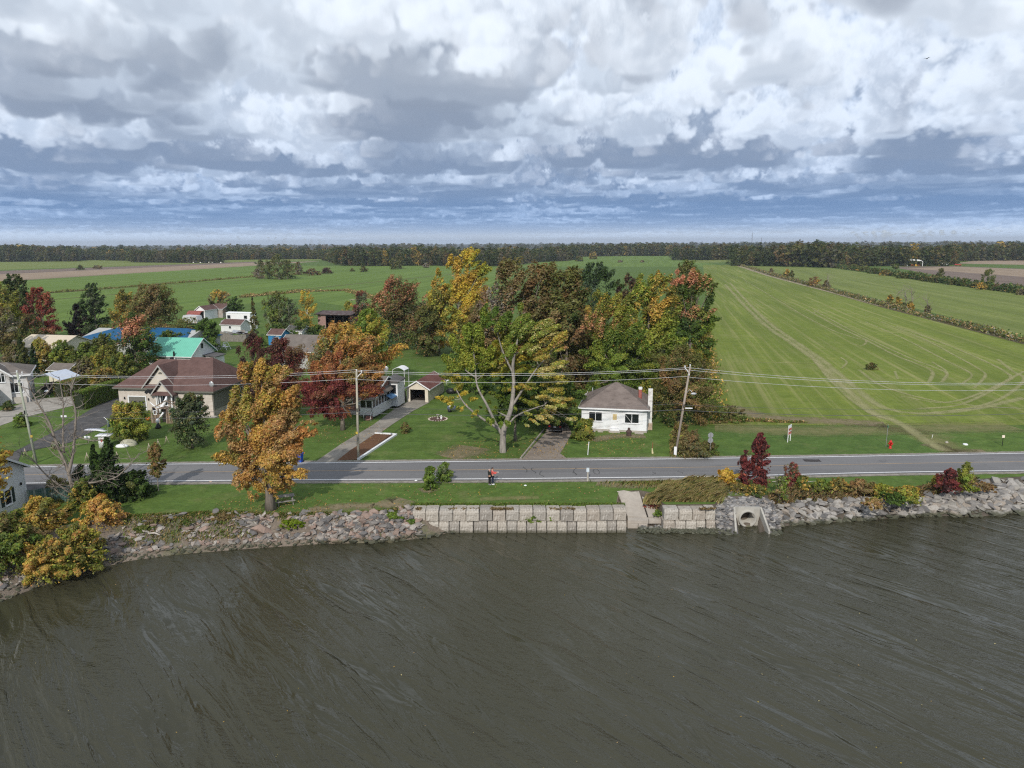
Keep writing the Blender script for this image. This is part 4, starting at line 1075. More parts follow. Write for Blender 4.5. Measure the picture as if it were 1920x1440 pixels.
for px, py, w_, h_, m_, lb in ((1764, 498.5, 7, 3.2, WHITE, 'white farm trailer with raised end by the far wood'), (1790, 499, 6, 2.2, mat('red_machine', (.35, .04, .03)), 'red farm wagon by the far wood')):
    t = building('farm_wagon', px, py, -.2, lb, 'wagon')
    MB().prism([(0, .9), (w_, .9), (w_ * .95, h_ * .7), (0, h_)], 0, 2.4, 'y').build('body', m_, t)
    for x in (1.2, w_ - 1.2): MB().tube([(x, -.1, .5), (x, .2, .5)], .5, 10).build('wheel', BLACKM, t)
# ---- white clapboard house on the shore, left edge
V = building('clapboard_shore_house', 53, 946, 0, 'white clapboard house gable with dark shuttered windows behind the orange shrubs', 'house')
V.location.z = -.3
gable_wall(V, -13, 0, -8.2, 0, 4.1, 6.3, SID_W, 'x')
gable_roof(V, -13, 0, -8.2, 0, 4.1, 6.4, RF_DK, 'x', .45, .35, .14, TRIM)
for u, z in ((-2.9, 1.3), (-6.3, 1.3), (-4.5, 4.2)):
    window(V, 'right', 0, u, z, .8, 1.3, 0, WHITE, 1)
    for s_ in (-.48, .92): bx(.003, .05, u + s_, u + s_ + .36, z - .05, z + 1.35).build('shutter', mat('dark_green_shutter', (.02, .035, .03), .6), V)
bx(.002, .06, -.09, .0, 0, 4.0).build('corner_board', WHITE, V)
MB().ell((.1, -.7, 2.6), (.1, .1, .16), 6, 5).build('wall_lamp', BLACKM, V)

# ================================================================== trees, shrubs, woods
def unit(a): return a / np.maximum(np.linalg.norm(a, axis=-1, keepdims=True), 1e-6)
PAL = dict(green=(.068, .118, .018), dgreen=(.038, .070, .015), lgreen=(.13, .185, .022), ygreen=(.21, .225, .026), yellow=(.42, .31, .03), gold=(.41, .255, .045), orange=(.38, .18, .048),
           rust=(.215, .118, .05), tan=(.32, .215, .095), brown=(.14, .10, .043), olive=(.115, .118, .03), red=(.26, .062, .038), crimson=(.14, .028, .03), purple=(.048, .025, .024), pink=(.44, .19, .11),
           grey=(.17, .155, .13), pine=(.036, .058, .023), bluegr=(.055, .082, .052), sage=(.10, .12, .062), cream=(.44, .37, .17))
def leaf_quads(rng, P, Nn, size, asp=1.5):
    """cards at P facing Nn"""
    n = len(P)
    up = rng.normal(size=(n, 3)); a = unit(np.cross(Nn, up)); b = np.cross(Nn, a)
    s = size[:, None] if hasattr(size, '__len__') else size
    a = a * s * .5 * asp; b = b * s * .5
    fold = Nn * s * .12
    V = np.empty((n, 3, 3), np.float32)
    V[:, 0] = P - a * .8 - b; V[:, 1] = P + a * 1.2; V[:, 2] = P - a * .8 + b + fold
    return V.reshape(-1, 3), np.arange(n * 3, dtype=np.int32).reshape(-1, 3)
PROF = dict(round=lambda u: np.sqrt(np.clip(1 - ((u - .45) / .56) ** 2, .02, 1)), cone=lambda u: np.clip(1 - u, .03, 1) ** .8 * np.minimum(u * 9 + .35, 1),
            column=lambda u: np.clip(1 - u ** 3.5, .08, 1) * np.minimum(u * 6 + .5, 1), vase=lambda u: np.sqrt(np.clip(1 - ((u - .62) / .63) ** 2, .03, 1)),
            egg=lambda u: np.sqrt(np.clip(1 - ((u - .36) / .66) ** 2, .02, 1)), dome=lambda u: np.sqrt(np.clip(1 - u ** 2.2, .03, 1)))
WIND = np.array([.75, .12, .1])
_g = lambda c: tuple(.92 * x * 1.5 + .08 * 1.5 * (c[0] + c[1] + c[2]) / 3 for x in c)
PAL = {k: _g(c) for k, c in PAL.items()}
def crown_points(rng, H, cb, Rx, Ry, shape, K, rcf, lean, n, flat=.75, inner=.25, lobes=None):
    K = int(K * 2.6); rcf = rcf * .60
    u = rng.random(K) ** .85; ang = rng.random(K) * 2 * math.pi
    rgh = .25 if shape in ('column', 'cone') and H < 12 else 1.0
    pr = PROF[shape](u) * (1 - .06 * rgh + rgh * (.20 * np.sin(ang * 2 + u * 7 + rng.random() * 6) + .14 * np.sin(ang * 5 - u * 9 + rng.random() * 6) + .10 * rng.normal(size=K)))
    rad = np.where(rng.random(K) < inner, rng.random(K) * .65, .62 + .36 * rng.random(K))
    rc = rcf * (.6 + .8 * rng.random(K)) * min(Rx, Ry, (H - cb) * .55) * np.clip(pr + .25, .5, 1.05)
    ex = np.clip(Rx * pr - rc * .8, .02, None) * rad; ey = np.clip(Ry * pr - rc * .8, .02, None) * rad
    C = np.stack([np.cos(ang) * ex + lean * u * u * Rx, np.sin(ang) * ey, cb + (H - cb) * u], 1)
    if lobes is not None:
        Lb = np.array(lobes); ar = (Lb[:, 2] * Lb[:, 3]) ** .9; q = rng.choice(len(Lb), K, p=ar / ar.sum())
        dd = unit(rng.normal(size=(K, 3))); rr_ = np.where(rng.random(K) < inner, rng.random(K) * .7, .72 + .28 * rng.random(K))[:, None]
        rc = rcf * 2.1 * (.5 + .8 * rng.random(K)) * np.minimum(Lb[q, 2], Lb[q, 3])
        rad3 = np.stack([Lb[q, 2] - rc * .5, np.maximum(Lb[q, 2], Lb[q, 3]) * .8 - rc * .5, Lb[q, 3] - rc * .5], 1)
        C = np.stack([Lb[q, 0], Lb[q, 4], Lb[q, 1]], 1) + dd * rr_ * np.clip(rad3, .05, None); u = np.clip((C[:, 2] - cb) / (H - cb), 0, 1)
    C[:, 2] = np.clip(C[:, 2], cb + rc * .3, H - rc * .5)
    w = rc ** 2; w /= w.sum()
    k = rng.choice(K, n, p=w)
    d = unit(rng.normal(size=(n, 3))); d[:, 2] = np.where((d[:, 2] < -.25) & (rng.random(n) < .55), -d[:, 2], d[:, 2])
    ctr = np.array([0, 0, cb + (H - cb) * .35])
    ax = unit(unit(C - ctr) + WIND * .7 + np.array([0, 0, .15]) + rng.normal(size=(K, 3)) * .25)[k]      # sprays point outwards and downwind
    r_ = rng.random(n) ** .45
    al = (ax * d).sum(1, keepdims=True)
    off = d * np.array([.78, .78, flat]) + ax * al * 1.05
    P = C[k] + off * (rc[k] * r_)[:, None]
    fl = rng.random(n) < (.06 if lobes is None else 0)                                      # loose leaves between the sprays
    uf = rng.random(n); prf = PROF[shape](uf); af = rng.random(n) * 6.2832; rf = np.sqrt(rng.random(n))
    Pf = np.stack([np.cos(af) * Rx * prf * rf * .95 + lean * uf * uf * Rx, np.sin(af) * Ry * prf * rf * .95, cb + (H - cb) * uf * .97], 1)
    P = np.where(fl[:, None], Pf, P)
    P[:, 2] = np.maximum(P[:, 2], .04)
    return C, rc, u, k, P, d
def smooth_field(rng, P, s):
    """a soft random field over points, about unit variance"""
    f = np.zeros(len(P))
    for _ in range(7):
        q = unit(rng.normal(size=3)) * rng.uniform(.6, 1.7) / s
        f += np.sin(P @ q * 6.28 + rng.random() * 6.28)
    return f / 1.9
def pick(rng, pal, C, u, Rx, H, k):
    """leaf colours: soft patches of the palette over the crown; entries (colour, weight, where)"""
    K = len(u); W = np.zeros((K, len(pal))); xs = C[:, 0] / max(Rx, .1)
    for j, e in enumerate(pal):
        w = np.full(K, float(e[1])) * np.exp(1.15 * smooth_field(rng, C, max(Rx, .3) * 1.3)); wh = e[2] if len(e) > 2 else None
        if wh:
            for t in wh.split('+'):
                w = w * {'top': np.clip((u - .5) * 4, 0, 1.3), 'low': np.clip((.5 - u) * 4, 0, 1), 'right': np.clip(.1 + xs * 1.6, 0, 1), 'left': np.clip(.1 - xs * 1.6, 0, 1), 'front': np.clip(.3 - C[:, 1] / max(Rx, .1), 0, 1)}[t]
        W[:, j] = w + 1e-6
    W /= W.sum(1, keepdims=True); cw = W.cumsum(1)
    base = np.array([PAL[e[0]] if isinstance(e[0], str) else e[0] for e in pal])
    jc = (cw > rng.random((K, 1))).argmax(1)[k]
    jl = (cw[k] > rng.random((len(k), 1))).argmax(1)
    own = rng.random(len(k)) < .45
    c = base[np.where(own, jl, jc)]
    mean = (W @ base)[k]
    return (c * .62 + mean * .38) * (.85 + .3 * rng.random((K, 1)))[k]
def crown_mesh(name, rng, H, cb, Rx, Ry, pal, n, leaf, shape='round', K=46, rcf=.34, lean=0.0, flat=.75, inner=.25, jit=.16, asp=1.5, nmix=(.55, .4, .35, .75), lobes=None):
    C, rc, u, k, P, d = crown_points(rng, H, cb, Rx, Ry, shape, K, rcf, lean, n, flat, inner, lobes)
    ctr = np.array([0, 0, (H + cb) / 2])
    Nn = unit(nmix[0] * d + nmix[1] * unit(P - ctr) + np.array([0, 0, nmix[2]]) + nmix[3] * rng.normal(size=(n, 3)) * .6)
    col = pick(rng, pal, C, u, Rx, H, k)
    col = col * np.exp(rng.normal(size=(n, 1)) * jit) * (1 + rng.normal(size=(n, 3)) * .06)
    V, Q = leaf_quads(rng, P, Nn, leaf * (.65 + .7 * rng.random(n)), asp)
    me = fast_mesh(name, V, Q, LEAF, np.repeat(np.clip(col, .003, .8), 3, 0))
    return me, C, rc
def trunk_mb(rng, H, r0, C, rc, limbs=12, split=.28, lean=0.0, bend=.25):
    mb = MB()
    top = H * .8
    pts = [Vector((lean * (z / H) ** 2 * r0 * 6 + rng.normal() * bend * (z / H), rng.normal() * bend * (z / H), z)) for z in np.linspace(-.15, top, 8)]
    rad = [r0 * (1.35 if i == 0 else 1) * (1 - .82 * i / 7) for i in range(8)]
    mb.tube(pts, rad, 7)
    order = rng.permutation(len(C))[:limbs]
    for i in order:
        e = Vector(C[i]); 
        zb = min(max(H * split, e.z * .62 - .5), top * .95)
        t = (zb + .15) / (top + .15) * 7; a = int(min(t, 6)); s = pts[a].lerp(pts[a + 1], t - a)
        rr = (rad[a] * (1 - (t - a)) + rad[a + 1] * (t - a)) * .62
        m1 = s.lerp(e, .4) + Vector((0, 0, -.06 * (e - s).length)); m2 = s.lerp(e, .75) + Vector((0, 0, .03 * (e - s).length))
        mb.tube([s, m1, m2, e], [rr, rr * .7, rr * .4, rr * .12], 5)
    return mb
SEED = [100]
def tree(label, px, pb, pt, hw, pal, n, leaf=.30, shape='round', cb=.18, lean=0.0, K=46, rcf=.34, name='maple_tree', cat='tree', group=None, limbs=12, r0=None, bark=None, split=.28, depth=1.0, flat=.75, inner=.25, z=0, jit=.22, asp=1.5, dx=0, trunk=True, nmix=(.55, .4, .35, .75), lobes=None, stems=None):
    SEED[0] += 1; rng = np.random.default_rng(SEED[0])
    p = at(px, pb, z); H = height(px, pb, pt, z); Rx = hw / ppm(px, pb, z)
    if leaf >= .24 and p.y < 105 and n > 6000: leaf, n = leaf * .58, int(n * 3.1)
    elif leaf <= .2: leaf, n = leaf * .76, int(n * 1.9)
    else: leaf, n = leaf * .84, int(n * 1.5)
    root = empty(name, p, rng.uniform(-.15, .15), label, cat, group)
    root.location.z = z
    c0 = H * cb
    if lobes:
        k_ = ppm(px, pb, z); lobes = [((l[0] - px) / k_, H * (pb - l[1]) / (pb - pt), l[2] / k_, l[3] / k_ * 1.03, l[4] if len(l) > 4 else 0.0) for l in lobes]; dx = 0
    me, C, rc = crown_mesh('crown', rng, H, c0, Rx, Rx * depth, pal, n, leaf, shape, K, rcf, lean, flat, inner, jit, asp, nmix, lobes)
    if dx:
        co = np.empty(len(me.vertices) * 3, np.float32); me.vertices.foreach_get('co', co); co = co.reshape(-1, 3); co[:, 0] += dx / ppm(px, pb, z) * np.clip(co[:, 2] / H, 0, 1); me.vertices.foreach_set('co', co.ravel())
        C = C.copy(); C[:, 0] += dx / ppm(px, pb, z) * C[:, 2] / H
    link('crown', me, root)
    if stems:
        k_ = ppm(px, pb, z); tb = MB(); nodes_ = []
        for pts, r in stems:
            P_ = smooth_path([((x - px) / k_, dy, H * (pb - y) / (pb - pt)) for x, y, dy in pts], 5); n_ = len(P_)
            rd = [r * (1 - .72 * i / (n_ - 1)) for i in range(n_)]; tb.tube(P_, rd, 7); nodes_ += list(zip(P_, rd))[2:]
        for i in rng.permutation(len(C))[:limbs]:
            e = Vector(C[i]); b_ = min(nodes_, key=lambda q: (q[0] - e).length + max(0, q[0].z - e.z) * 1.5); s_, rr = b_
            if (s_ - e).length > 4.5: continue
            m1 = s_.lerp(e, .5) + Vector(rng.normal(size=3) * .15); tb.tube([s_, m1, e], [rr * .5, rr * .3, .01], 5)
        link('trunk', tb.mesh('trunk', bark or BARK, True), root)
    elif trunk:
        link('trunk', trunk_mb(rng, H, r0 or H * .018, C, rc, limbs, split, lean).mesh('trunk', bark or BARK, True), root)
    return root
SHRUBS = [400]
def shrub(label, px, pb, pt, hw, pal, n, leaf=.16, name='shrub', group=None, z=0, shape='dome', K=20, cb=0.0, **kw):
    return tree(label, px, pb, pt, hw, pal, n, leaf, shape, cb, name=name, cat='shrub', group=group, K=K, limbs=7, r0=.05, split=.05, z=z, **kw)

# ---- the row along the shore and road
tree('orange gold maple with a thick trunk on the shore lawn, picnic table at its foot', 508, 955, 674, 78, [('gold', 1.3), ('orange', .9), ('tan', 1.1), ('rust', .35), ('ygreen', .5, 'top'), ('ygreen', .35, 'low'), ('olive', .4)], 25000, .25, 'egg', .07, -.12, 90, .27, r0=.42, dx=-8, split=.12, nmix=(.5, .3, .45, .8), lobes=[(440,790,26,24),(436,838,24,26),(585,800,18,22),(505,922,44,14),(472,895,30,24),(482,702,22,26),(508,716,30,34),(535,728,34,36),(470,760,36,36),(520,775,50,42),(560,780,26,34),(446,806,30,34),(495,825,48,36),(550,834,36,34),(468,862,32,28),(515,875,46,36),(556,880,22,22),(490,905,32,22),(525,908,30,20),(528,838,40,36),(512,740,34,34),(540,805,30,30)])
tree('big spreading maple, green and gold with bare grey limbs, in the middle of the lawn', 943, 848, 562, 116, [('lgreen', 1.4), ('ygreen', 1.8), ('green', .7), ('yellow', .25), ('pink', .35, 'right+top'), ('gold', .4, 'right'), ('cream', .4, 'right')], 36000, .28, 'vase', .24, .22, 90, .25, r0=.46, limbs=40, bark=BARKG, split=.17, dx=14, inner=.35, flat=.5, lobes=[(900,620,32,40),(872,660,36,40),(905,668,30,34),(950,600,34,32),(985,606,42,38),(1025,628,34,30),(1050,650,24,22),(1000,655,42,30),(1040,690,36,24),(960,660,30,26),(860,706,26,22,.5),(1022,735,36,20,-2),(985,765,44,15,-2.5),(1030,770,40,15,-2),(905,775,34,14,-2.5),(868,758,26,12,-2),(945,794,26,13,-3),(1055,718,22,16),(935,680,34,36,2.5),(985,690,36,34,2.5),(930,735,26,22,3),(900,700,30,26,2),(850,690,24,26),(862,725,30,22),(845,745,22,14,-1),(890,745,26,16,1),(915,770,24,14,2),(1045,745,30,16,-1),(1000,720,34,20,0),(975,740,26,18,2),(1010,792,34,10,-3),(1060,690,20,22),(920,590,24,22),(945,640,40,34,1),(868,790,26,10,-1.5),(925,800,22,10,2),(990,750,30,18,2),(1035,715,30,24,1),(838,705,16,20),(1065,775,20,12,-1),(965,795,24,10,2.5)], stems=[([(943,852,0),(943,825,0),(946,800,0),(958,765,.3),(963,720,.5),(962,680,.4),(972,630,.3)],.42),([(942,815,0),(930,790,-.3),(915,755,-.6),(898,722,-.5),(893,690,0),(890,650,0)],.20),([(940,806,0),(905,778,-1),(878,752,-1.6),(862,725,-1.6)],.17),([(950,800,0),(968,776,-.6),(995,760,-1.4),(1022,748,-2)],.14),([(960,760,.3),(985,720,.6),(1005,690,.6),(1030,660,.3)],.16),([(963,700,.5),(945,660,.2),(935,625,0)],.14),([(893,705,0),(872,690,.2),(862,665,.3)],.1)])
tree('dark green low maple between the big maple and the white cottage, over the parked car', 1032, 800, 706, 62, [('dgreen', 1.0), ('green', 1.3), ('lgreen', .6), ('gold', .25, 'low'), ('ygreen', .3)], 14000, .30, 'dome', .16, .1, 44, .30, r0=.22)
tree('slender dark maple with thin trunk just behind the big spreading maple', 966, 826, 690, 42, [('dgreen', 1), ('green', 1.0), ('lgreen', .4)], 9000, .30, 'round', .25, .1, 30, .3, r0=.2)
tree('crimson maple in front of the porch house', 643, 806, 640, 92, [('crimson', 2.0, 'low'), ('crimson', 1.0, 'left'), ('red', .6, 'left'), ('orange', 1.2, 'top'), ('gold', .9, 'top+right'), ('orange', 1.0, 'right'), ('olive', .8, 'right'), ('rust', .5)], 23000, .25, 'round', .17, .05, 70, .28, r0=.3, dx=8, lobes=[(610,700,26,30),(640,688,30,26),(672,700,30,30),(705,712,24,26),(598,735,26,28),(635,730,36,30),(684,728,34,18),(612,770,32,22),(642,770,28,18),(625,792,20,9),(706,732,22,12),(580,752,14,16)])
tree('dark crimson maple behind the gold tree and beside the brick bungalow', 534, 782, 640, 52, [('purple', 1.4), ('crimson', 1.3), ('brown', .8, 'top'), ('rust', .3)], 11000, .26, 'round', .12, 0, 40, .3, r0=.22)
tree('nearly black leaved tree at the right end of the brick bungalow', 484, 765, 628, 32, [('purple', 1.6), ('brown', .5), ('crimson', .3)], 7000, .26, 'egg', .08, 0, 32, .32, r0=.2)
tree('orange maple behind the crimson one', 640, 745, 610, 68, [('orange', 1.2), ('rust', .7), ('gold', .8, 'top'), ('sage', .7), ('ygreen', .5), ('red', .4, 'low')], 13000, .27, 'round', .15, 0, 48, .3, r0=.25, dx=4)
tree('rounded maple, green with an orange right edge, standing behind the porch house', 693, 730, 583, 54, [('green', 1.2, 'left'), ('lgreen', 1.0), ('sage', .5, 'left'), ('ygreen', .8, 'right'), ('orange', 1.0, 'right+low'), ('gold', .5, 'right')], 15000, .26, 'round', .12, 0, 48, .28, r0=.3, dx=4)
tree('dark maple with bright red top in the back garden', 752, 655, 521, 64, [('dgreen', 1.4), ('green', .5), ('bluegr', .7), ('red', 1.5, 'top'), ('pink', .8, 'top'), ('rust', .7), ('brown', .5)], 15000, .33, 'egg', .06, 0, 54, .29, r0=.35, lobes=[(735,545,26,24),(765,542,30,24),(718,575,24,26),(755,580,40,34),(795,575,26,28),(735,615,34,30),(780,612,34,34),(760,640,44,20),(800,630,20,24)])
tree('red leaved young tree at the left of the dark maple with red top', 682, 622, 545, 26, [('red', .6), ('crimson', .6), ('sage', .9), ('bluegr', .5)], 3000, .34, 'round', .1, 0, 22, .32)
tree('tall yellow poplar rising above the other trees of the grove', 862, 662, 468, 56, [('gold', 1.0), ('yellow', 1.2), ('ygreen', .8), ('olive', .5, 'low')], 16000, .36, 'column', .10, 0, 62, .25, name='poplar_tree', r0=.3, bark=BARKG, inner=.35, lobes=[(882,484,22,20),(860,500,22,24),(895,510,24,24),(872,535,28,26),(902,548,20,24),(850,555,20,30),(885,580,28,28),(865,610,28,30),(890,630,26,24)])
tree('shorter yellow poplar leaning against the left of the tall one', 824, 664, 505, 34, [('gold', .7), ('olive', 1.0), ('ygreen', .9), ('yellow', .6, 'top')], 9000, .34, 'column', .08, 0, 40, .27, name='poplar_tree', r0=.2, bark=BARKG)
tree('small bushy tree with yellow leaves at the foot of the tall poplar', 880, 668, 600, 40, [('olive', 1.1), ('gold', .6), ('dgreen', .8), ('rust', .3)], 5000, .33, 'dome', .03, 0, 26, .32)
tree('huge brown oak, highest crown of the grove behind the spreading maple', 985, 745, 490, 104, [('brown', 1.4), ('rust', .5, 'left'), ('rust', .4, 'top'), ('olive', 1.2), ('tan', .4, 'left'), ('grey', .35, 'left')], 27000, .34, 'round', .12, .05, 84, .26, name='oak_tree', r0=.5, lobes=[(965,530,46,40),(1010,522,42,34),(930,570,42,38),(990,580,50,40),(1045,560,40,40),(912,620,32,36),(960,640,50,44),(1030,630,50,44),(1068,610,28,40),(985,690,60,40),(1050,690,36,40)])
tree('second brown oak merging with the right side of the huge one', 1062, 752, 507, 62, [('brown', 1.3), ('olive', 1.2), ('rust', .4), ('dgreen', .4)], 15000, .33, 'round', .1, 0, 54, .27, name='oak_tree', r0=.35)
tree('dark green ash standing behind the oaks, its top against the far field', 1112, 650, 493, 40, [('pine', 1.2), ('dgreen', 1.0), ('bluegr', .9)], 8000, .36, 'egg', .08, .1, 36, .28, name='ash_tree')
tree('dark maroon crowned tree between the dark ash and the orange maple', 1168, 655, 514, 26, [('purple', .8), ('brown', .8), ('dgreen', .6)], 4500, .34, 'egg', .08, .2, 26, .3, name='ash_tree')
tree('bright green maple with yellow tips behind the white cottage', 1148, 768, 548, 74, [('lgreen', 1.6), ('green', 1.3), ('gold', .9, 'top'), ('ygreen', 1.0), ('pink', .2, 'top'), ('dgreen', .3, 'low')], 21000, .30, 'egg', .05, .08, 64, .27, r0=.35, flat=.6, lobes=[(1120,575,26,28),(1152,585,30,32),(1100,600,24,24),(1130,630,36,32),(1170,630,36,34),(1195,650,26,26),(1105,665,30,30),(1150,680,44,34),(1190,700,34,36),(1120,720,34,28),(1165,740,36,22)])
tree('green maple flushed orange at the top, next to the field edge', 1212, 752, 514, 66, [('olive', .9), ('lgreen', 1.3), ('pink', .9, 'top+right'), ('gold', .9, 'top'), ('green', 1.2, 'low'), ('ygreen', .6)], 18000, .31, 'egg', .05, .05, 60, .27, r0=.35, lobes=[(1195,540,28,26),(1230,532,30,22),(1215,570,36,34),(1180,580,26,28),(1250,570,24,30),(1230,620,36,36),(1195,640,34,36),(1255,640,28,34),(1220,690,46,36),(1250,710,30,26)])
tree('tall dark green maple with a coral red tip at the edge of the mown field', 1290, 705, 499, 52, [('dgreen', 1.0), ('green', 1.6), ('pink', 1.1, 'top'), ('lgreen', 1.0, 'right'), ('gold', .25, 'low')], 17000, .31, 'egg', .07, .12, 60, .27, r0=.35, lobes=[(1290,515,20,18),(1310,535,24,22),(1275,545,26,26),(1262,520,16,16),(1312,575,28,26),(1275,590,30,30),(1328,600,22,18),(1300,625,36,28),(1265,635,24,26),(1318,650,24,18),(1290,670,32,22)])
tree('round olive tree farthest along the field edge', 1284, 610, 486, 34, [('olive', 1.0), ('green', .9), ('brown', .4)], 6000, .36, 'round', .08, 0, 30, .3)
tree('yellow leaved small tree at the field edge under the tall dark maple', 1312, 690, 610, 24, [('gold', .8), ('ygreen', 1.0), ('olive', .6)], 4200, .27, 'round', .05, 0, 24, .3)
tree('rusty brown crab apple behind the leaning utility pole', 1272, 792, 652, 60, [('rust', .45), ('brown', 1.0), ('olive', 1.5), ('gold', .4, 'left'), ('lgreen', 1.0, 'right'), ('dgreen', .6)], 17000, .24, 'dome', .06, 0, 56, .27, r0=.22, name='crab_apple_tree')
shrub('yellow green bush right of the rusty crab apple at the field edge', 1322, 775, 706, 30, [('lgreen', 1.0), ('ygreen', .9), ('brown', .6), ('green', .7)], 6000, .22)
shrub('yellow bush between the white cottage chimney and the crab apple', 1216, 770, 712, 26, [('ygreen', 1.2), ('gold', .5), ('green', .6)], 4000, .24)
for i, (px, pb, pt, hw, pal, lb) in enumerate((
    (1075, 735, 660, 40, [('brown', 1), ('olive', 1), ('rust', .4)], 'brown undergrowth tree in front of the second oak'),
    (1100, 705, 600, 44, [('dgreen', 1), ('green', 1), ('olive', .5)], 'green filler maple between the oaks and the bright green maple'),
    (1232, 700, 585, 42, [('olive', 1), ('green', .8), ('sage', .4)], 'olive maple deep in the grove left of the tall dark maple'),
    (905, 690, 560, 36, [('olive', 1.2), ('brown', .8), ('green', .5)], 'olive tree between the yellow poplar and the huge oak'),
    (890, 735, 640, 44, [('dgreen', .9), ('green', 1.2), ('lgreen', .5)], 'mid green maple behind the left limbs of the spreading maple'),
    (1000, 775, 660, 60, [('dgreen', 1.2), ('green', .9), ('brown', .4)], 'dark green maple in the shade under the huge oak'),
    (800, 668, 575, 36, [('olive', 1), ('dgreen', .9), ('rust', .4)], 'dark olive tree between the red topped maple and the poplars'),
    (1180, 700, 600, 46, [('green', 1.2), ('olive', .8), ('gold', .3, 'top')], 'green maple deep in the grove behind the bright green one'))):
    tree(lb, px, pb, pt, hw, pal, 7500, .32, 'egg', .04, 0, 36, .3)

# ---- left side
tree('dark pine at the upper left, tallest of the trees behind the beige shed', 42, 640, 515, 30, [('pine', 1.2), ('dgreen', .8), ('olive', .5)], 8000, .33, 'egg', .1, 0, 44, .24, name='pine_tree', flat=.45)
tree('red maple right of the dark pine at the left', 85, 648, 541, 31, [('red', 1.0), ('crimson', 1.0), ('rust', .5, 'low'), ('dgreen', .35)], 7500, .30, 'egg', .05, 0, 38, .29)
tree('yellow green maple left of the dark pine', 14, 652, 532, 38, [('ygreen', 1.0), ('olive', .9), ('gold', .5), ('dgreen', .5)], 8000, .31, 'egg', .05, 0, 38, .29)
tree('greyish half bare tree below the yellow green maple at the left edge', 14, 690, 578, 36, [('grey', .9), ('olive', .8), ('brown', .8)], 5500, .28, 'round', .05, 0, 34, .28)
tree('dark green bushy tree in front of the red maple', 62, 668, 592, 40, [('dgreen', 1.2), ('olive', .8), ('brown', .6), ('crimson', .2)], 7000, .29, 'dome', .02, 0, 32, .3)
tree('black purple plum tree left of the tall pine', 152, 640, 571, 24, [('purple', 1.2), ((.012, .011, .013), 1.3)], 5500, .27, 'egg', .05, 0, 30, .3, name='plum_tree')
tree('tall dark pine with open top behind the blue shed', 184, 640, 532, 30, [('pine', 1.3), ('dgreen', .9), ('sage', .35)], 8000, .31, 'egg', .05, 0, 52, .24, name='pine_tree', flat=.4)
tree('broad olive brown maple behind the blue shed', 292, 652, 536, 66, [('olive', 1.3), ('brown', 1.0), ('dgreen', .5), ('rust', .3)], 14000, .31, 'dome', .05, 0, 56, .27)
tree('olive gold maple touching the broad olive brown one', 240, 640, 544, 32, [('olive', 1.0), ('gold', .7), ('lgreen', .4)], 7000, .30, 'dome', .05, 0, 34, .29)
tree('maple turning coral red at the top in front of the blue shed', 258, 706, 588, 47, [('dgreen', 1.0), ('green', 1.0), ('pink', 1.3, 'top'), ('red', .5, 'top'), ('rust', .4, 'right')], 11000, .27, 'egg', .04, 0, 48, .28)
tree('small autumn tree with yellow crown beside the far yard', 413, 592, 545, 24, [('gold', .8, 'top'), ('olive', .7), ('grey', .9), ('yellow', .4, 'left')], 3500, .34, 'round', .1, 0, 26, .29)
tree('small dark green round tree in the far yard', 442, 594, 557, 16, [('dgreen', 1.3), ('green', .5)], 3000, .34, 'round', .06, 0, 20, .32)
tree('round dark green bush tree right of the teal roof', 392, 662, 598, 28, [('dgreen', 1.0), ('green', 1.2), ('lgreen', .25)], 7000, .27, 'dome', .0, 0, 34, .29)
for i, (px, pb, pt, hw, pal, lb) in enumerate((
    (118, 698, 640, 30, [('olive', 1), ('ygreen', .7), ('green', .7)], 'yellow green thicket tree under the beige shed gable'),
    (166, 706, 642, 38, [('olive', 1), ('lgreen', .8), ('dgreen', .5)], 'olive thicket tree below the blue roof'),
    (205, 724, 650, 42, [('olive', 1), ('ygreen', .6), ('dgreen', .7), ('gold', .3)], 'olive thicket tree left of the coral tipped maple'),
    (232, 735, 664, 34, [('ygreen', .6), ('olive', .9), ('dgreen', .6)], 'thicket tree against the left slope of the brown hip roof'),
    (166, 716, 672, 30, [('brown', 1), ('olive', 1), ('grey', .3)], 'brownish thicket tree behind the garden shed'),
    (196, 742, 690, 30, [('brown', .9), ('olive', 1), ('gold', .25)], 'low brown thicket tree above the clipped hedge'),
    (82, 700, 634, 24, [('gold', .7), ('ygreen', .6), ('tan', .6), ('olive', .6)], 'pale gold tree in front of the beige shed'),
    (36, 700, 640, 26, [('brown', .8), ('olive', .9), ('grey', .5)], 'greyish thicket tree left of the dark cedar'),
    (360, 640, 612, 34, [('dgreen', 1), ('green', 1)], 'dark hedge tree behind the teal roof'),
    (325, 668, 622, 34, [('dgreen', 1), ('olive', .9), ('green', .6)], 'thicket tree between the coral tipped maple and the teal roof'),
    (200, 700, 628, 36, [('olive', 1), ('dgreen', .8), ('ygreen', .3)], 'thicket tree hiding the middle of the blue shed'),
    (320, 640, 615, 30, [('dgreen', 1), ('olive', .8)], 'dark hedge tree between blue shed and teal roof'))):
    tree(lb, px, pb, pt, hw, pal, 6000, .27, 'dome', .0, 0, 36, .29, name='thicket_tree')
tree('narrow dark cedar in front of the beige shed', 68, 708, 645, 8, [('dgreen', 1), ((.012, .026, .010), 1.4)], 3000, .2, 'column', .0, 0, 22, .5, name='cedar_tree', limbs=2)
tree('green conifer left of the beige shed gable', 46, 702, 626, 17, [('pine', 1), ('olive', .8), ('dgreen', .6)], 4200, .25, 'cone', .0, 0, 32, .3, name='spruce_tree', limbs=3)
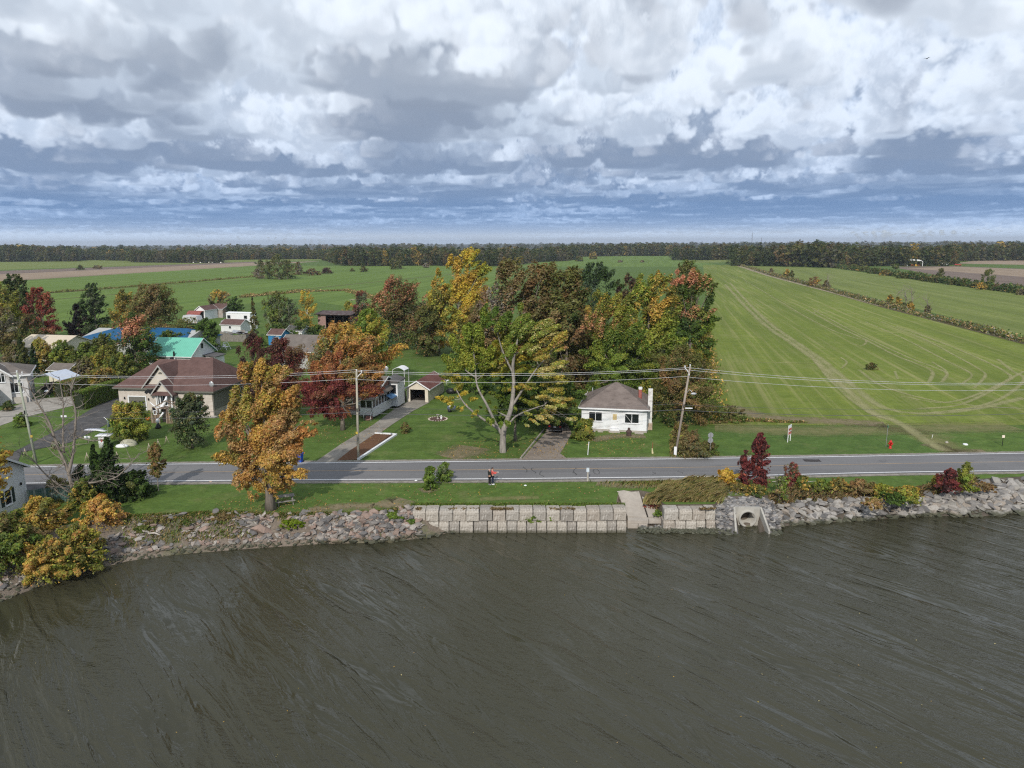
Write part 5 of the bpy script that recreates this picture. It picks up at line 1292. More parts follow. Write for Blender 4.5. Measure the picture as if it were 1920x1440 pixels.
for px, pb, pt, hw, pal, n, sh, lb, nm in ((478, 632, 558, 13, [('brown', .6), ('olive', 1), ('pine', .5)], 2600, 'cone', 'narrow brownish larch left of the thin birches', 'larch_tree'),
    (512, 634, 556, 22, [('sage', 1), ('lgreen', .6), ('olive', .5)], 3000, 'egg', 'thin sage green birch beside the brownish larch', 'birch_tree'),
    (527, 634, 545, 22, [('sage', .9), ('olive', .6), ('lgreen', .5)], 3000, 'egg', 'tallest of the thin birches by the far yard, white stem', 'birch_tree'),
    (545, 632, 562, 24, [('bluegr', .7), ('sage', .9), ('brown', .3)], 2600, 'egg', 'thin blue green birch right of the tallest birch', 'birch_tree'),
    (578, 618, 547, 22, [('yellow', .6), ('gold', 1.1), ('olive', .4)], 3000, 'egg', 'small golden birch left of the dark open barn', 'birch_tree'),
    (655, 606, 565, 14, [('ygreen', .8), ('gold', .6), ('olive', .6)], 1800, 'egg', 'small yellow green tree at the right of the dark open barn', 'birch_tree')):
    tree(lb, px, pb, pt, hw, pal, n, .27, sh, .08, 0, 26, .3, name=nm, bark=BIRCH, r0=.11, inner=.4, split=.1)
for px, pb, pt, hw, lb in ((520, 642, 610, 30, 'green bush at the foot of the thin birches'), (565, 640, 600, 36, 'dark green bush under the golden birch'), (488, 660, 632, 20, 'brown bush left of the blue cabin'), (600, 636, 610, 18, 'green bush beside the dark barn wall'), (590, 660, 640, 24, 'grey green bush right of the white gabled shed')):
    shrub(lb, px, pb, pt, hw, [('dgreen', 1), ('green', .8), ('olive', .6), ('lgreen', .3)], 3000, .26)
# garden of the brick bungalow
shrub('clipped round yellow green maple bush on the lawn before the brick bungalow', 248, 826, 757, 38, [('ygreen', 1.2), ('lgreen', .7), ('gold', .35, 'top'), ('olive', .9), ('green', .5)], 13000, .17, name='garden_maple', shape='round', K=44, rcf=.34)
tree('grey green lilac like tree before the front door of the brick bungalow', 361, 840, 741, 40, [('sage', 1.2), ('dgreen', .9), ('bluegr', .6), ('rust', .18, 'top'), ('olive', .5)], 10000, .19, 'egg', .08, .05, 46, .28, r0=.13, inner=.4, name='garden_tree')
shrub('small clipped cone shrub under the right window of the brick bungalow', 406, 770, 761, 6, [('green', 1)], 500, .12, shape='cone', K=8)
tree('thin sapling with rusty leaves on the shore lawn by the round hedge', 297, 921, 832, 17, [('rust', .9), ('olive', .9), ('brown', .7), ('lgreen', .3)], 2600, .19, 'egg', .33, .05, 28, .32, name='sapling', r0=.06, bark=BARKG, inner=.4)
CED = [((.014, .030, .010), 1.4), ('dgreen', .8), ('green', .25)]
tree('left and smaller of two pointed dark cedars beside the road', 186, 942, 836, 17, CED, 6000, .17, 'column', .0, 0, 34, .46, name='cedar_tree', limbs=2)
tree('tall pointed dark cedar beside the road, right of the smaller one', 212, 942, 820, 24, CED, 9000, .17, 'column', .0, 0, 40, .44, name='cedar_tree', limbs=2)
shrub('low rounded dark cedar hedge on the lawn beside the tall pointed cedars', 252, 932, 886, 40, CED + [('olive', .2)], 11000, .16, name='cedar_hedge', shape='dome', K=36, cb=0.0, depth=1.1)
shrub('small dark juniper behind the bare tree', 152, 915, 872, 14, CED, 3500, .16, name='juniper_bush', shape='egg')
def hedge(label, pts, w, h, pal, n):
    SEED[0] += 1; rng = np.random.default_rng(SEED[0]); pts = [at(*p) for p in pts]
    root = empty('clipped_hedge', pts[0], 0, label, 'hedge')
    Pn, Nn = [], []
    seg = [(pts[i + 1] - pts[i]).length for i in range(len(pts) - 1)]
    for i, L_ in enumerate(seg):
        m = int(n * L_ / sum(seg)); a, b = np.array(pts[i] - pts[0]), np.array(pts[i + 1] - pts[0])
        t = rng.random(m); s = rng.random(m); d = unit(b - a); q = np.array([-d[1], d[0], 0])
        side = rng.integers(0, 3, m)
        off_ = np.where(side == 0, -w / 2, np.where(side == 1, w / 2, (s - .5) * w)); zz = np.where(side == 2, h, s * h)
        nn = np.where((side == 2)[:, None], np.array([0, 0, 1.]), np.sign(off_)[:, None] * q)
        P = a + (b - a) * t[:, None] + q * off_[:, None]; P[:, 2] = zz; P += rng.normal(size=(m, 3)) * .07
        Pn.append(P); Nn.append(nn)
    P = np.concatenate(Pn); N_ = unit(np.concatenate(Nn) + rng.normal(size=P.shape) * .5)
    col = np.array([PAL[pal[i]] for i in rng.integers(0, len(pal), len(P))]) * np.exp(rng.normal(size=(len(P), 1)) * .2)
    V, Q = leaf_quads(rng, P, N_, .15 * (.6 + .8 * rng.random(len(P))))
    link('foliage', fast_mesh('foliage', V, Q, LEAF, np.repeat(col, 3, 0)), root)
    mb = MB()
    for i in range(len(pts) - 1):
        L_ = (pts[i + 1] - pts[i]).length
        for t in np.arange(.3, L_, .7):
            p = pts[i].lerp(pts[i + 1], t / L_) - pts[0]; mb.tube([p, p + Vector((0, 0, h * .8))], .04, 4)
    mb.build('stems', BARK, root)
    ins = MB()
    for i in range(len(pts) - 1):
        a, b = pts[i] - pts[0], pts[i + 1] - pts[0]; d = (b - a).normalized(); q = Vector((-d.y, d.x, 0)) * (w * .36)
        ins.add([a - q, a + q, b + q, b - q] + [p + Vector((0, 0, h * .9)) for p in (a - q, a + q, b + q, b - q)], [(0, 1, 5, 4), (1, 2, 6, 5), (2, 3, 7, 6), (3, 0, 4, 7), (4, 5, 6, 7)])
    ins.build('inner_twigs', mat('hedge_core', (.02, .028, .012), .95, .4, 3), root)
hedge('clipped dark green hedge along the asphalt driveway of the brick bungalow', [(150, 768), (222, 742)], 1.6, 2.6, ['lgreen', 'green', 'green', 'olive'], 16000)
hedge('clipped hedge behind the first one beside the garden shed', [(112, 745), (182, 722)], 1.6, 2.2, ['lgreen', 'green', 'olive', 'rust'], 11000)
# bottom left thicket by the water
BL = [('gold', .9), ('orange', .2), ('ygreen', 1.5), ('olive', 1.0), ('lgreen', .8)]
shrub('orange shrub highest on the bank beside the lawn, lower left', 192, 985, 934, 44, [('orange', .9), ('gold', 1.2), ('tan', .5), ('ygreen', .6)], 7000, .17, z=-.3, K=34, rcf=.3)
shrub('orange and yellow shrub hanging over the stones, lower left', 150, 1066, 985, 56, BL + [('orange', .5, 'right')], 9500, .17, z=-1.6, K=48, rcf=.24, inner=.45)
shrub('yellow green shrub at the water side, lowest of the left thicket', 100, 1082, 1010, 52, [('gold', .7), ('ygreen', 1.3), ('olive', .8), ('orange', .3)], 8000, .17, z=-1.7, K=40, rcf=.28)
shrub('golden shrub in front of the white clapboard house', 78, 1000, 935, 48, [('gold', 1.0), ('tan', .6), ('ygreen', .8), ('olive', .7)], 10000, .17, z=-.4, K=38, rcf=.28)
shrub('dark green shrub at the left edge below the clapboard house', 20, 1068, 965, 60, [('green', 1.0), ('olive', 1.0), ('ygreen', .5), ('brown', .4)], 9000, .17, z=-1.2, K=44, rcf=.28)
shrub('brownish bush in the middle of the left thicket', 62, 1052, 990, 36, [('brown', 1.0), ('olive', .8), ('tan', .4)], 5000, .16, z=-1.0, K=26)
shrub('green bush on the bank under the bare tree', 160, 952, 900, 34, [('green', 1.0), ('olive', .9), ('gold', .5), ('ygreen', .4)], 6500, .17, z=-.1, K=28)
shrub('small green yellow bush beside the green fence', 108, 938, 895, 24, [('olive', .9), ('ygreen', .8), ('brown', .4)], 4000, .16, K=22)
tree('yellow maple at the left edge, its branches hanging in front of the clapboard house', -30, 985, 752, 56, [('gold', 1.0), ('yellow', .8), ('orange', .6), ('ygreen', .7), ('olive', .4)], 14000, .22, 'egg', .18, .1, 60, .24, r0=.25, inner=.4)
shrub('green shrub on the lawn behind the yellow maple, left edge', 42, 800, 775, 16, [('green', 1), ('lgreen', .6), ('olive', .4)], 2200, .18)
shrub('dark shrub under the window of the grey house at the left', 16, 770, 752, 12, [('dgreen', 1), ('brown', .5)], 1500, .18)
# roadside and lawn shrubs
YG = [('green', 1.0), ('lgreen', 1.0), ('dgreen', .3)]
shrub('left and lower of two leafy green shrubs at the road edge', 807, 917, 876, 16, YG + [('lgreen', .8)], 2000, .22, K=16, shape='dome', inner=.4)
shrub('right and paler of two leafy green shrubs at the road edge', 832, 902, 869, 19, [('sage', .8), ('lgreen', .9), ('green', .7)], 2300, .22, K=16, shape='dome', inner=.4)
shrub('small round rusty green bush on the front lawn by the grey drive', 760, 812, 793, 10, [('olive', 1), ('brown', .6), ('rust', .3), ('green', .5)], 2600, .13, shape='round', K=18)
shrub('spiky green bush at the left corner of the white cottage', 1094, 822, 788, 24, [('olive', 1), ('green', .8), ('ygreen', .5), ('gold', .2)], 5200, .2, K=26, asp=2.4)
shrub('brown weedy bush behind the foot of the leaning pole', 1296, 856, 808, 30, [('brown', 1), ('sage', .6), ('olive', 1.2), ('rust', .2)], 5500, .14, K=30, inner=.45)
shrub('reddish weedy bush behind the leaning pole, nearer the cottage', 1272, 832, 792, 20, [('brown', 1), ('rust', .5), ('ygreen', .6), ('olive', .6)], 3500, .17, K=22)
shrub('dull green weeds right of the leaning pole', 1328, 850, 828, 22, [('olive', 1), ('brown', .6), ('green', .6)], 2800, .15, K=20)
shrub('low green weeds at the corner of the mown field', 1372, 790, 762, 34, [('olive', 1), ('green', .8), ('brown', .4)], 3600, .18, K=22)
shrub('dark heap of brush in the mown field', 1634, 693, 681, 14, [('brown', 1), ('olive', .6), ('dgreen', .4)], 1300, .22, K=12)
for px, pb, pt, hw, pal, n, lb in (
    (1420, 912, 813, 24, [('crimson', 1.6), ('purple', .6), ('red', .25)], 6500, 'tall crimson shrub standing between road and culvert'),
    (1394, 912, 845, 14, [('crimson', 1.2), ('purple', .5), ('red', .35)], 2200, 'thinner crimson shrub leaning left of the tall crimson one'),
    (1482, 912, 868, 16, [('crimson', .9), ('red', .4), ('sage', .6)], 1300, 'sparse arching crimson shrub right of the tall crimson one'),
    (1462, 935, 868, 16, [('sage', 1.0), ('lgreen', .6), ('tan', .3)], 900, 'thin grey green sapling on the bank right of the culvert'),
    (1362, 912, 881, 22, [('gold', .9), ('yellow', 1.4), ((.5, .24, .02), 1.0)], 3200, 'bright yellow orange shrub beside the road left of the crimson shrubs'),
    (1384, 922, 898, 22, [('olive', 1), ('brown', .6), ('gold', .2)], 2400, 'olive weeds at the foot of the yellow orange shrub'),
    (1420, 925, 900, 20, [('dgreen', .8), ('olive', 1), ('gold', .5)], 2600, 'dark green and yellow weeds above the culvert headwall'),
    (1504, 918, 880, 14, [('green', .7), ('gold', .7), ('olive', .8)], 1800, 'yellow green weed bush at the road edge right of the driftwood'),
    (1540, 920, 890, 22, [('green', .9), ('olive', .8), ('ygreen', .5)], 2400, 'green weed bush at the road edge, second right of the crimson shrubs'),
    (1574, 918, 886, 16, [('brown', .7), ('gold', .6), ('olive', .6)], 1600, 'ochre weed bush at the road edge'),
    (1614, 926, 884, 24, [('tan', .6), ('brown', .8), ('rust', .5), ('olive', .4)], 2400, 'tan seedy weed clump at the road edge'),
    (1655, 934, 894, 20, [('ygreen', 1), ('green', .8), ('gold', .3)], 2400, 'yellow green shrub on the bank, left of a pair'),
    (1700, 938, 896, 30, [('ygreen', 1), ('gold', .5), ('green', .8)], 3800, 'wide yellow green shrub on the bank over the pale boulders'),
    (1680, 942, 914, 22, [('green', 1), ('dgreen', .5)], 2200, 'low green shrub in front of the wide yellow green one'),
    (1640, 952, 925, 20, [('rust', .8), ('tan', .5), ('ygreen', .4)], 1600, 'rusty weeds low on the bank among the boulders'),
    (1776, 922, 879, 22, [('crimson', 1.5), ('purple', .7), ('red', .25)], 3400, 'round crimson shrub on the bank near the right edge'),
    (1806, 922, 867, 20, [('ygreen', .9), ('olive', .9), ('lgreen', .5)], 2600, 'tall yellow green shrub right of the round crimson one'),
    (1760, 912, 884, 14, [('gold', .9), ('ygreen', .8)], 1300, 'small yellow shrub left of the round crimson one'),
    (1845, 918, 898, 20, [('rust', .6), ('brown', .9), ('tan', .5)], 1500, 'low brown weeds on the bank near the right edge')):
    if pal[0][0] != 'crimson' and px not in (1362, 1806): pt, n, hw = pb - (pb - pt) * .62, int(n * .75), hw * 1.12
    shrub(lb, px, pb, pt, hw, pal, n, .17, z=-.15 if pb > 925 else 0, K=20, shape='egg' if hw < 20 else 'dome', inner=.4)
for i, (px, t, hw, hgt, pal, lb) in enumerate(((545, .45, 26, 14, [('ygreen', 1.2), ((.16, .24, .012), 1.5)], 'bright lime green weeds among the stones of the left bank'), (735, .35, 16, 12, [('lgreen', 1), ('green', .8)], 'green weeds on the stones near the left end of the block wall'),
    (772, .6, 10, 10, [('lgreen', 1), ('green', .8)], 'small green weeds beside the end block of the wall'), (350, .35, 18, 10, [('green', 1), ('brown', .8)], 'brown green weeds among the stones, left bank'), (270, .4, 16, 9, [('green', 1), ('olive', .8)], 'green weeds among the flat stones below the lawn'),
    (300, .2, 26, 9, [('brown', 1), ('olive', .6), ('tan', .4)], 'dry brown weeds at the top of the left bank'), (420, .2, 22, 8, [('brown', .9), ('tan', .6), ('olive', .5)], 'dry weeds below the lawn edge, left of the maple'))):
    q = bank_at(px, t); k = ppm(px, itp(TOP, px) + 10, q.z); SEED[0] += 1
    rng = np.random.default_rng(SEED[0]); root = empty('bank_weeds', q, 0, lb, 'weeds')
    me, C, rc = crown_mesh('foliage', rng, hgt / k, 0, hw / k, hw / k * .7, pal, 2200, .13, 'dome', 18, .4)
    link('foliage', me, root)
    link('stems', trunk_mb(rng, hgt / k, .02, C, rc, 8, .05).mesh('stems', BARK), root)

# ---- bare trees
def bare_tree(label, px, pb, stems, r0, name='bare_tree', bk=None, seed=1, twig=.5, levels=3, z=0):
    rnd = random.Random(seed); p = at(px, pb, z); root = empty(name, p, 0, label, 'tree'); mb = MB(); tw = MB()
    def grow(a, d, L_, r, lv):
        pts = [a]; dd = d.copy(); n = 4
        for i in range(n):
            dd = (dd + Vector((rnd.gauss(0, .16), rnd.gauss(0, .16), rnd.gauss(.05, .12)))).normalized(); pts.append(pts[-1] + dd * L_ / n)
        (mb if lv == 0 else tw).tube(pts, [r * (1 - .75 * i / n) for i in range(n + 1)], 5 if lv == 0 else 4)
        if lv < levels:
            for i in range(3 if lv else 5):
                q = pts[rnd.randint(1, n)]; ax = Vector((rnd.gauss(0, 1), rnd.gauss(0, 1), rnd.gauss(.35, .5))).normalized()
                grow(q, (dd * .55 + ax * .75).normalized(), L_ * rnd.uniform(.35, .62), r * .38, lv + 1)
    k = ppm(px, pb, z)
    for st_, rr in stems:                       # main stems drawn through points (dx, up, depth) in px of the photograph
        pts = [Vector((x / k, dy, y / k)) for x, y, dy in st_]; n = len(pts)
        mb.tube(smooth_path([tuple(q) for q in pts], 4), [rr * (1 - .8 * i / ((n - 1) * 4)) for i in range((n - 1) * 4 + 1)], 7)
        for i in range(1, n):
            for _ in range(5):
                q = pts[i - 1].lerp(pts[i], rnd.random()); ax = Vector((rnd.gauss(0, 1), rnd.gauss(0, .8), rnd.gauss(.5, .5))).normalized()
                grow(q, ax, twig * rnd.uniform(1.6, 4.2), rr * .28, 1)
    link('trunk', mb.mesh('trunk', bk or DEADB, True), root); link('branches', tw.mesh('branches', bk or DEADB), root)
bare_tree('large half dead tree with bare grey branches at the lower left by the green fence', 142, 946,
    [([(0, 0, 0), (-3, 40, 0), (-8, 75, 0), (-20, 115, 0), (-30, 160, 0), (-42, 205, -.5), (-52, 245, -.6)], .20), ([(-6, 60, 0), (2, 90, .2), (8, 130, .5), (14, 175, .6), (10, 215, .6), (28, 255, .8)], .16),
     ([(-2, 36, 0), (20, 42, -.4), (60, 50, -.6), (90, 58, -.7), (118, 82, -.9), (140, 105, -1)], .12), ([(-10, 100, 0), (-14, 140, .6), (-12, 190, 1), (-16, 240, 1.2)], .12),
     ([(8, 130, .5), (40, 118, .9), (70, 128, 1.2)], .08), ([(-5, 20, 0), (-40, 60, -.5), (-60, 95, -.8), (-85, 110, -1)], .09), ([(-3, 10, 0), (-20, 30, -.8), (-26, 52, -1)], .07)], .3, seed=5, twig=.55)
for px, pb, pt, lb in ((1697, 574, 542, 'thin bare grey sapling in the ditch between the two green fields'), (1708, 576, 540, 'thin bare grey sapling beside the other one in the field ditch'), (1738, 584, 562, 'small bare sapling nearer along the field ditch'), (1552, 534, 517, 'pale bare sapling beside the brown bush in the field ditch'), (1683, 572, 546, 'short bare sapling left of the pair in the field ditch')):
    k = ppm(px, pb); h_ = (pb - pt)
    bare_tree(lb, px, pb, [([(0, 0, 0), (1, h_ * .4, 0), (-1, h_ * .75, .2), (1, h_, .3)], .22)], .2, 'bare_sapling', seed=px, twig=1.0, levels=2)

# ---- ditch and hedgerow bushes: countable ones
BUSHPAL = {'d': [('dgreen', 1), ('olive', .9), ('brown', .4)], 'o': [('olive', 1), ('gold', .5), ('brown', .5)], 'r': [('rust', .8), ('brown', 1), ('gold', .3)], 'b': [('brown', 1), ('grey', .5), ('olive', .5)], 'g': [('green', 1), ('olive', .6)], 'k': [('grey', 1), ('brown', .6)], 'y': [('gold', 1.2), ('olive', .5)], 'p': [('purple', .8), ('brown', 1)]}
ROWB = [(1446, 512, 503, 5, 'b', 'tiny brown bush where the field ditch begins'), (1475, 521, 505, 9, 'o', 'small olive bush in the field ditch, second from its far end'), (1484, 522, 507, 5, 'd', 'small dark bush touching the olive one in the field ditch'),
    (1526, 537, 519, 12, 'r', 'brown round bush in the field ditch halfway down'), (1549, 541, 526, 8, 'b', 'dark brown bush at the foot of the pale bare sapling'), (1668, 573, 553, 8, 'o', 'olive bush in the field ditch left of the bare saplings'),
    (1682, 575, 557, 8, 'y', 'golden bush in the field ditch between two darker ones'), (1694, 579, 568, 9, 'd', 'low dark bush under the bare saplings in the ditch'), (1706, 582, 566, 8, 'y', 'golden bush right of the bare saplings in the ditch'), (1738, 589, 572, 7, 'b', 'brown bush lowest along the field ditch'),
    (1574, 500, 491, 6, 'y', 'small yellow bush where the right hedgerow begins'), (1600, 506, 496, 16, 'd', 'dark bush of the right hedgerow, farthest'), (1622, 509, 500, 14, 'o', 'olive bush of the right hedgerow'), (1640, 513, 503, 14, 'd', 'dark bush of the right hedgerow below the white shelter'), (1660, 517, 506, 14, 'o', 'olive bush of the right hedgerow left of the ploughed field corner'),
    (1678, 505, 494, 8, 'g', 'green bush at the corner of the ploughed field'), (1690, 522, 512, 12, 'd', 'low dark hedgerow bush below the ploughed field corner'), (1706, 521, 508, 9, 'g', 'green hedgerow bush standing alone against the ploughed field'), (1722, 523, 510, 8, 'g', 'second green hedgerow bush against the ploughed field'),
    (1738, 528, 518, 12, 'd', 'low dark hedgerow bush left of the spire shaped one'), (1762, 526, 503, 8, 'd', 'spire shaped dark bush of the right hedgerow'), (1756, 530, 516, 12, 'd', 'dark bush at the foot of the spire shaped one'), (1785, 534, 522, 13, 'd', 'dark hedgerow bush right of the spire shaped one'),
    (1806, 536, 522, 10, 'd', 'round dark hedgerow bush left of the round tree'), (1828, 540, 530, 12, 'o', 'olive hedgerow bush at the left of the round tree'), (1851, 540, 505, 13, 'g', 'round green tree, tallest of the right hedgerow'), (1840, 543, 530, 10, 'y', 'yellowish bush at the foot of the round hedgerow tree'), (1870, 545, 533, 14, 'b', 'brown hedgerow bush right of the round tree'),
    (1894, 546, 534, 6, 'y', 'yellow hedgerow bush near the right edge'), (1916, 553, 542, 12, 'b', 'brown hedgerow bush at the right edge'),
    (524, 524, 476, 22, 'd', 'tall dark willow group tree in the left fields'), (506, 523, 490, 20, 'd', 'dark bush left of the tall willow in the left fields'), (540, 523, 488, 18, 'd', 'dark bush right of the tall willow in the left fields'), (486, 522, 503, 12, 'k', 'grey leafless bush at the left end of the willow clump'), (560, 515, 492, 9, 'b', 'brown bush at the right of the willow clump'),
    (585, 516, 504, 16, 'p', 'reddish brown brush right of the willow clump'), (612, 513, 502, 13, 'p', 'reddish brush at the right end of the willow clump'), (488, 502, 487, 8, 'd', 'round dark bush alone above the willow clump'), (150, 506, 497, 7, 'd', 'dark bush beside the ploughed strip at the far left'), (183, 504, 498, 10, 'b', 'low bush right of the dark one beside the ploughed strip'),
    (681, 510, 494, 8, 'd', 'dark bush alone in the middle field'), (660, 509, 503, 4, 'd', 'tiny bush left of the lone dark bush in the middle field'), (738, 505, 484, 9, 'd', 'dark tree, left of two in the middle field'), (752, 504, 483, 8, 'd', 'dark tree, right of two in the middle field'), (799, 502, 494, 8, 'k', 'pale grey round bush in the middle field'),
    (1083, 490, 480, 5, 'd', 'dark pointed tree in the far clearing'), (1090, 490, 481, 4, 'd', 'second dark pointed tree in the far clearing'), (1112, 486, 472, 9, 'o', 'olive tree standing into the far clearing'), (1163, 492, 488, 5, 'b', 'brown bush on the ditch of the far clearing'), (1204, 492, 488, 4, 'b', 'small brown bush on the ditch of the far clearing'), (1196, 479.5, 476, 6, 'd', 'dark bush at the far end of the clearing')]
for px, pb, pt, hw, c, lb in ROWB:
    SEED[0] += 1; rng = np.random.default_rng(SEED[0]); k = ppm(px, pb); H_ = height(px, pb, pt); R_ = hw / k
    isT = H_ > 6.5
    root = empty('field_tree' if isT else 'hedgerow_bush', at(px, pb), 0, lb, 'tree' if isT else 'bush')
    nl = int(min(2600, 500 + (pb - pt) * hw * 6))
    me, C, rc = crown_mesh('crown' if isT else 'foliage', rng, H_, 0, R_, R_ * .9, BUSHPAL[c], nl, max(.3, 1.3 / k), 'egg' if isT else 'dome', 22, .36)
    link('crown' if isT else 'foliage', me, root)
    link('trunk' if isT else 'stems', trunk_mb(rng, H_, H_ * .025, C, rc, 5, .1).mesh('trunk', BARK), root)
# ditch brush and hedgerow undergrowth that nobody could count
def brush_band(name, pts, w, h, pal, n, leaf, seed):
    rng = np.random.default_rng(seed); pts = np.array([list(at(*p)) for p in pts]); L_ = np.r_[0, np.cumsum(np.linalg.norm(np.diff(pts, axis=0), axis=1))]
    t = rng.random(n) * L_[-1]; P = np.stack([np.interp(t, L_, pts[:, j]) for j in range(3)], 1)
    P[:, 0] += rng.normal(size=n) * w / 2.5; P[:, 2] = rng.random(n) ** 1.3 * h * (.5 + .8 * np.abs(np.sin(t * .13 + np.sin(t * .041) * 3)))
    N_ = unit(rng.normal(size=(n, 3)) + np.array([0, -.4, .7]))
    col = np.array([PAL[pal[i]] for i in rng.integers(0, len(pal), n)]) * np.exp(rng.normal(size=(n, 1)) * .28)
    V, Q = leaf_quads(rng, P, N_, leaf * (.6 + .8 * rng.random(n)), 1.8)
    tag(link(name, fast_mesh(name, V, Q, LEAF, np.repeat(col, 3, 0))), kind='stuff')
brush_band('ditch_brush', [(1388, 498), (1440, 513), (1540, 540), (1660, 574), (1790, 607), (1925, 642), (2100, 688)], 2.4, 1.3, ['olive', 'tan', 'olive', 'brown', 'sage', 'grey', 'dgreen'], 16000, .42, 71)
brush_band('hedgerow_undergrowth', [(1560, 501), (1640, 512), (1740, 527), (1850, 542), (1930, 553), (2200, 590)], 3.5, 3.2, ['dgreen', 'dgreen', 'olive', 'brown', 'dgreen', 'pine'], 9000, .8, 72)
brush_band('field_edge_weeds', [(1338, 790), (1336, 740), (1332, 690), (1326, 640), (1312, 590)], 2.0, 1.2, ['brown', 'olive', 'green', 'tan', 'gold'], 6000, .24, 73)
brush_band('verge_weeds', [(1310, 796), (1400, 790), (1500, 793)], 1.5, .35, ['brown', 'olive', 'green', 'tan'], 4000, .18, 74)
brush_band('field_edge_weeds', [(450, 558), (560, 548), (650, 545), (700, 560)], 3, 1.2, ['brown', 'olive', 'tan'], 2500, .5, 75)
brush_band('left_ditch_weeds', [(60, 552), (300, 534), (480, 519), (620, 512)], 2.0, 1.0, ['brown', 'olive', 'olive'], 2500, .6, 76)

# ---- the woods all round the fields
def far_tree_mesh(i, kind):
    rng = np.random.default_rng(900 + i); H_ = 1.0
    pal = {'d': [('dgreen', 1.4), ('pine', .8), ('olive', .3)], 'o': [('olive', 1.2), ('dgreen', .7), ('brown', .4)], 'r': [('rust', 1.0), ('brown', .9), ('olive', .4)], 'y': [('gold', .7), ('olive', .9)], 'b': [('brown', 1.2), ('olive', .9)], 'k': [('grey', 1.0), ('brown', .6), ('sage', .4)]}[kind]
    pal = [((tuple((np.array(PAL[c]) * .8 + np.array(PAL['olive']) * .2) * .70)), w) for c, w in pal]
    C, rc, u, k, P, d = crown_points(rng, 16, .0, 5.6, 5.6, 'dome' if i % 2 else 'egg', 26, .40, 0, 330, .8, .15)
    N_ = unit(.6 * d + np.array([0, 0, .4]) + rng.normal(size=(330, 3)) * .45)
    col = pick(rng, pal, C, u, 5.6, 16, k) * np.exp(rng.normal(size=(330, 1)) * .14)
    V, Q = leaf_quads(rng, P, N_, 1.75 * (.6 + .8 * rng.random(330)), 1.3)
    return V, Q, np.repeat(np.clip(col, .003, .7), 3, 0)
KINDS = ['d', 'd', 'd', 'o', 'o', 'o', 'r', 'o', 'b', 'b', 'y', 'k', 'd', 'o']
FT = [far_tree_mesh(i, k) for i, k in enumerate(KINDS)]
FTM = [fast_mesh('far_crown', V, Q, LEAF, c) for V, Q, c in FT]
far_trunk = MB().tube([(0, 0, -.2), (0, 0, 6), (0, 0, 13)], [.3, .2, .08], 5).mesh('far_trunk', mat('shaded_bark', (.07, .06, .05), .95, .3, 2))
FRONT = [(-500, 489), (-200, 490), (0, 491), (148, 490), (152, 487.5), (240, 489), (250, 492), (340, 493), (414, 493.5), (418, 487.5), (560, 486), (600, 486), (640, 498), (700, 499), (800, 498), (900, 500), (960, 498.5), (1010, 491.5), (1060, 489.5), (1078, 487), (1082, 481.5), (1180, 480), (1262, 480), (1266, 488.5), (1368, 487.5), (1374, 499), (1500, 500.5), (1560, 503), (1600, 500), (1700, 499.5), (1784, 499), (1790, 490.5), (1860, 489), (2000, 488.5), (2400, 490)]
HT = [(-500, 19), (0, 19), (140, 18), (150, 14), (420, 14), (600, 13), (640, 16), (900, 15), (1010, 13), (1080, 17), (1262, 17), (1266, 15), (1374, 16), (1500, 19), (1700, 15), (1800, 16), (2400, 17)]
KIND_LB = {'d': 'dark green', 'o': 'olive green', 'r': 'rust coloured', 'b': 'brown', 'y': 'yellowish', 'k': 'grey half bare'}
rng = np.random.default_rng(5)
def wood_kind(x, r):
    v = mnoise.noise(Vector((x * .021, r * .9, 2.2))) + .55 * mnoise.noise(Vector((x * .09, r * 1.7, 8))) + rng.normal() * .12
    a = ['d', 'o', 'b', 'o', 'd', 'd', 'o', 'd', 'b', 'k', 'o']
    if rng.random() < .06: return KINDS.index('r') if rng.random() < .6 else KINDS.index('y')
    c = a[int(min(10, max(0, (v + .75) / 1.5 * 11)))]
    return [i for i, k in enumerate(KINDS) if k == c][int(rng.integers(0, KINDS.count(c)))]
def place(x):
    for lim, t in ((150, 'at the far left beyond the stubble strip'), (420, 'behind the row of white bales'), (640, 'behind the willow clump'), (800, 'left of the yellow poplar top'), (1000, 'between the poplar and the oak tops'),
                   (1270, 'round the far clearing above the grove'), (1380, 'where the mown field ends'), (1560, 'between the field ditch and the hedgerow'), (1790, 'round the white shelter')):
        if x < lim: return t
    return 'at the far right beyond the pale stubble'
x = -120.0; cnt = 0
while x < 2040 and cnt < 230:
    for row in range(2):
        pb = itp(FRONT, x + row * 2.6) - row * .55
        p = at(x + row * 2.6, pb); k = ppm(x, pb)
        j = wood_kind(x, row * .5)
        if 700 < x < 800 and rng.random() < .4: j = 10
        if (430 < x < 640 and rng.random() < .3) or (930 < x < 1060 and rng.random() < .6) or (280 < x < 415 and rng.random() < .5): j = 11
        h_ = itp(HT, x) / 16 * rng.uniform(.6, 1.1) * (1 + .35 * mnoise.noise(Vector((x * .03, row, 4)))) * (1 if row else .8)
        root = empty('wood_edge_tree', p, rng.uniform(0, 6.28), KIND_LB[KINDS[j]] + ' tree of the far wood ' + place(x), 'tree', KIND_LB[KINDS[j]] + ' trees of the far wood ' + place(x))
        s = h_ * rng.uniform(.9, 1.15); root.scale = (s, s, h_)
        link('crown', FTM[j], root); link('trunk', far_trunk, root); cnt += 1
    x += 5.2 * ppm(x, pb) * rng.uniform(1.25, 1.75)
VV, QQ, CC = [], [], []; base = 0
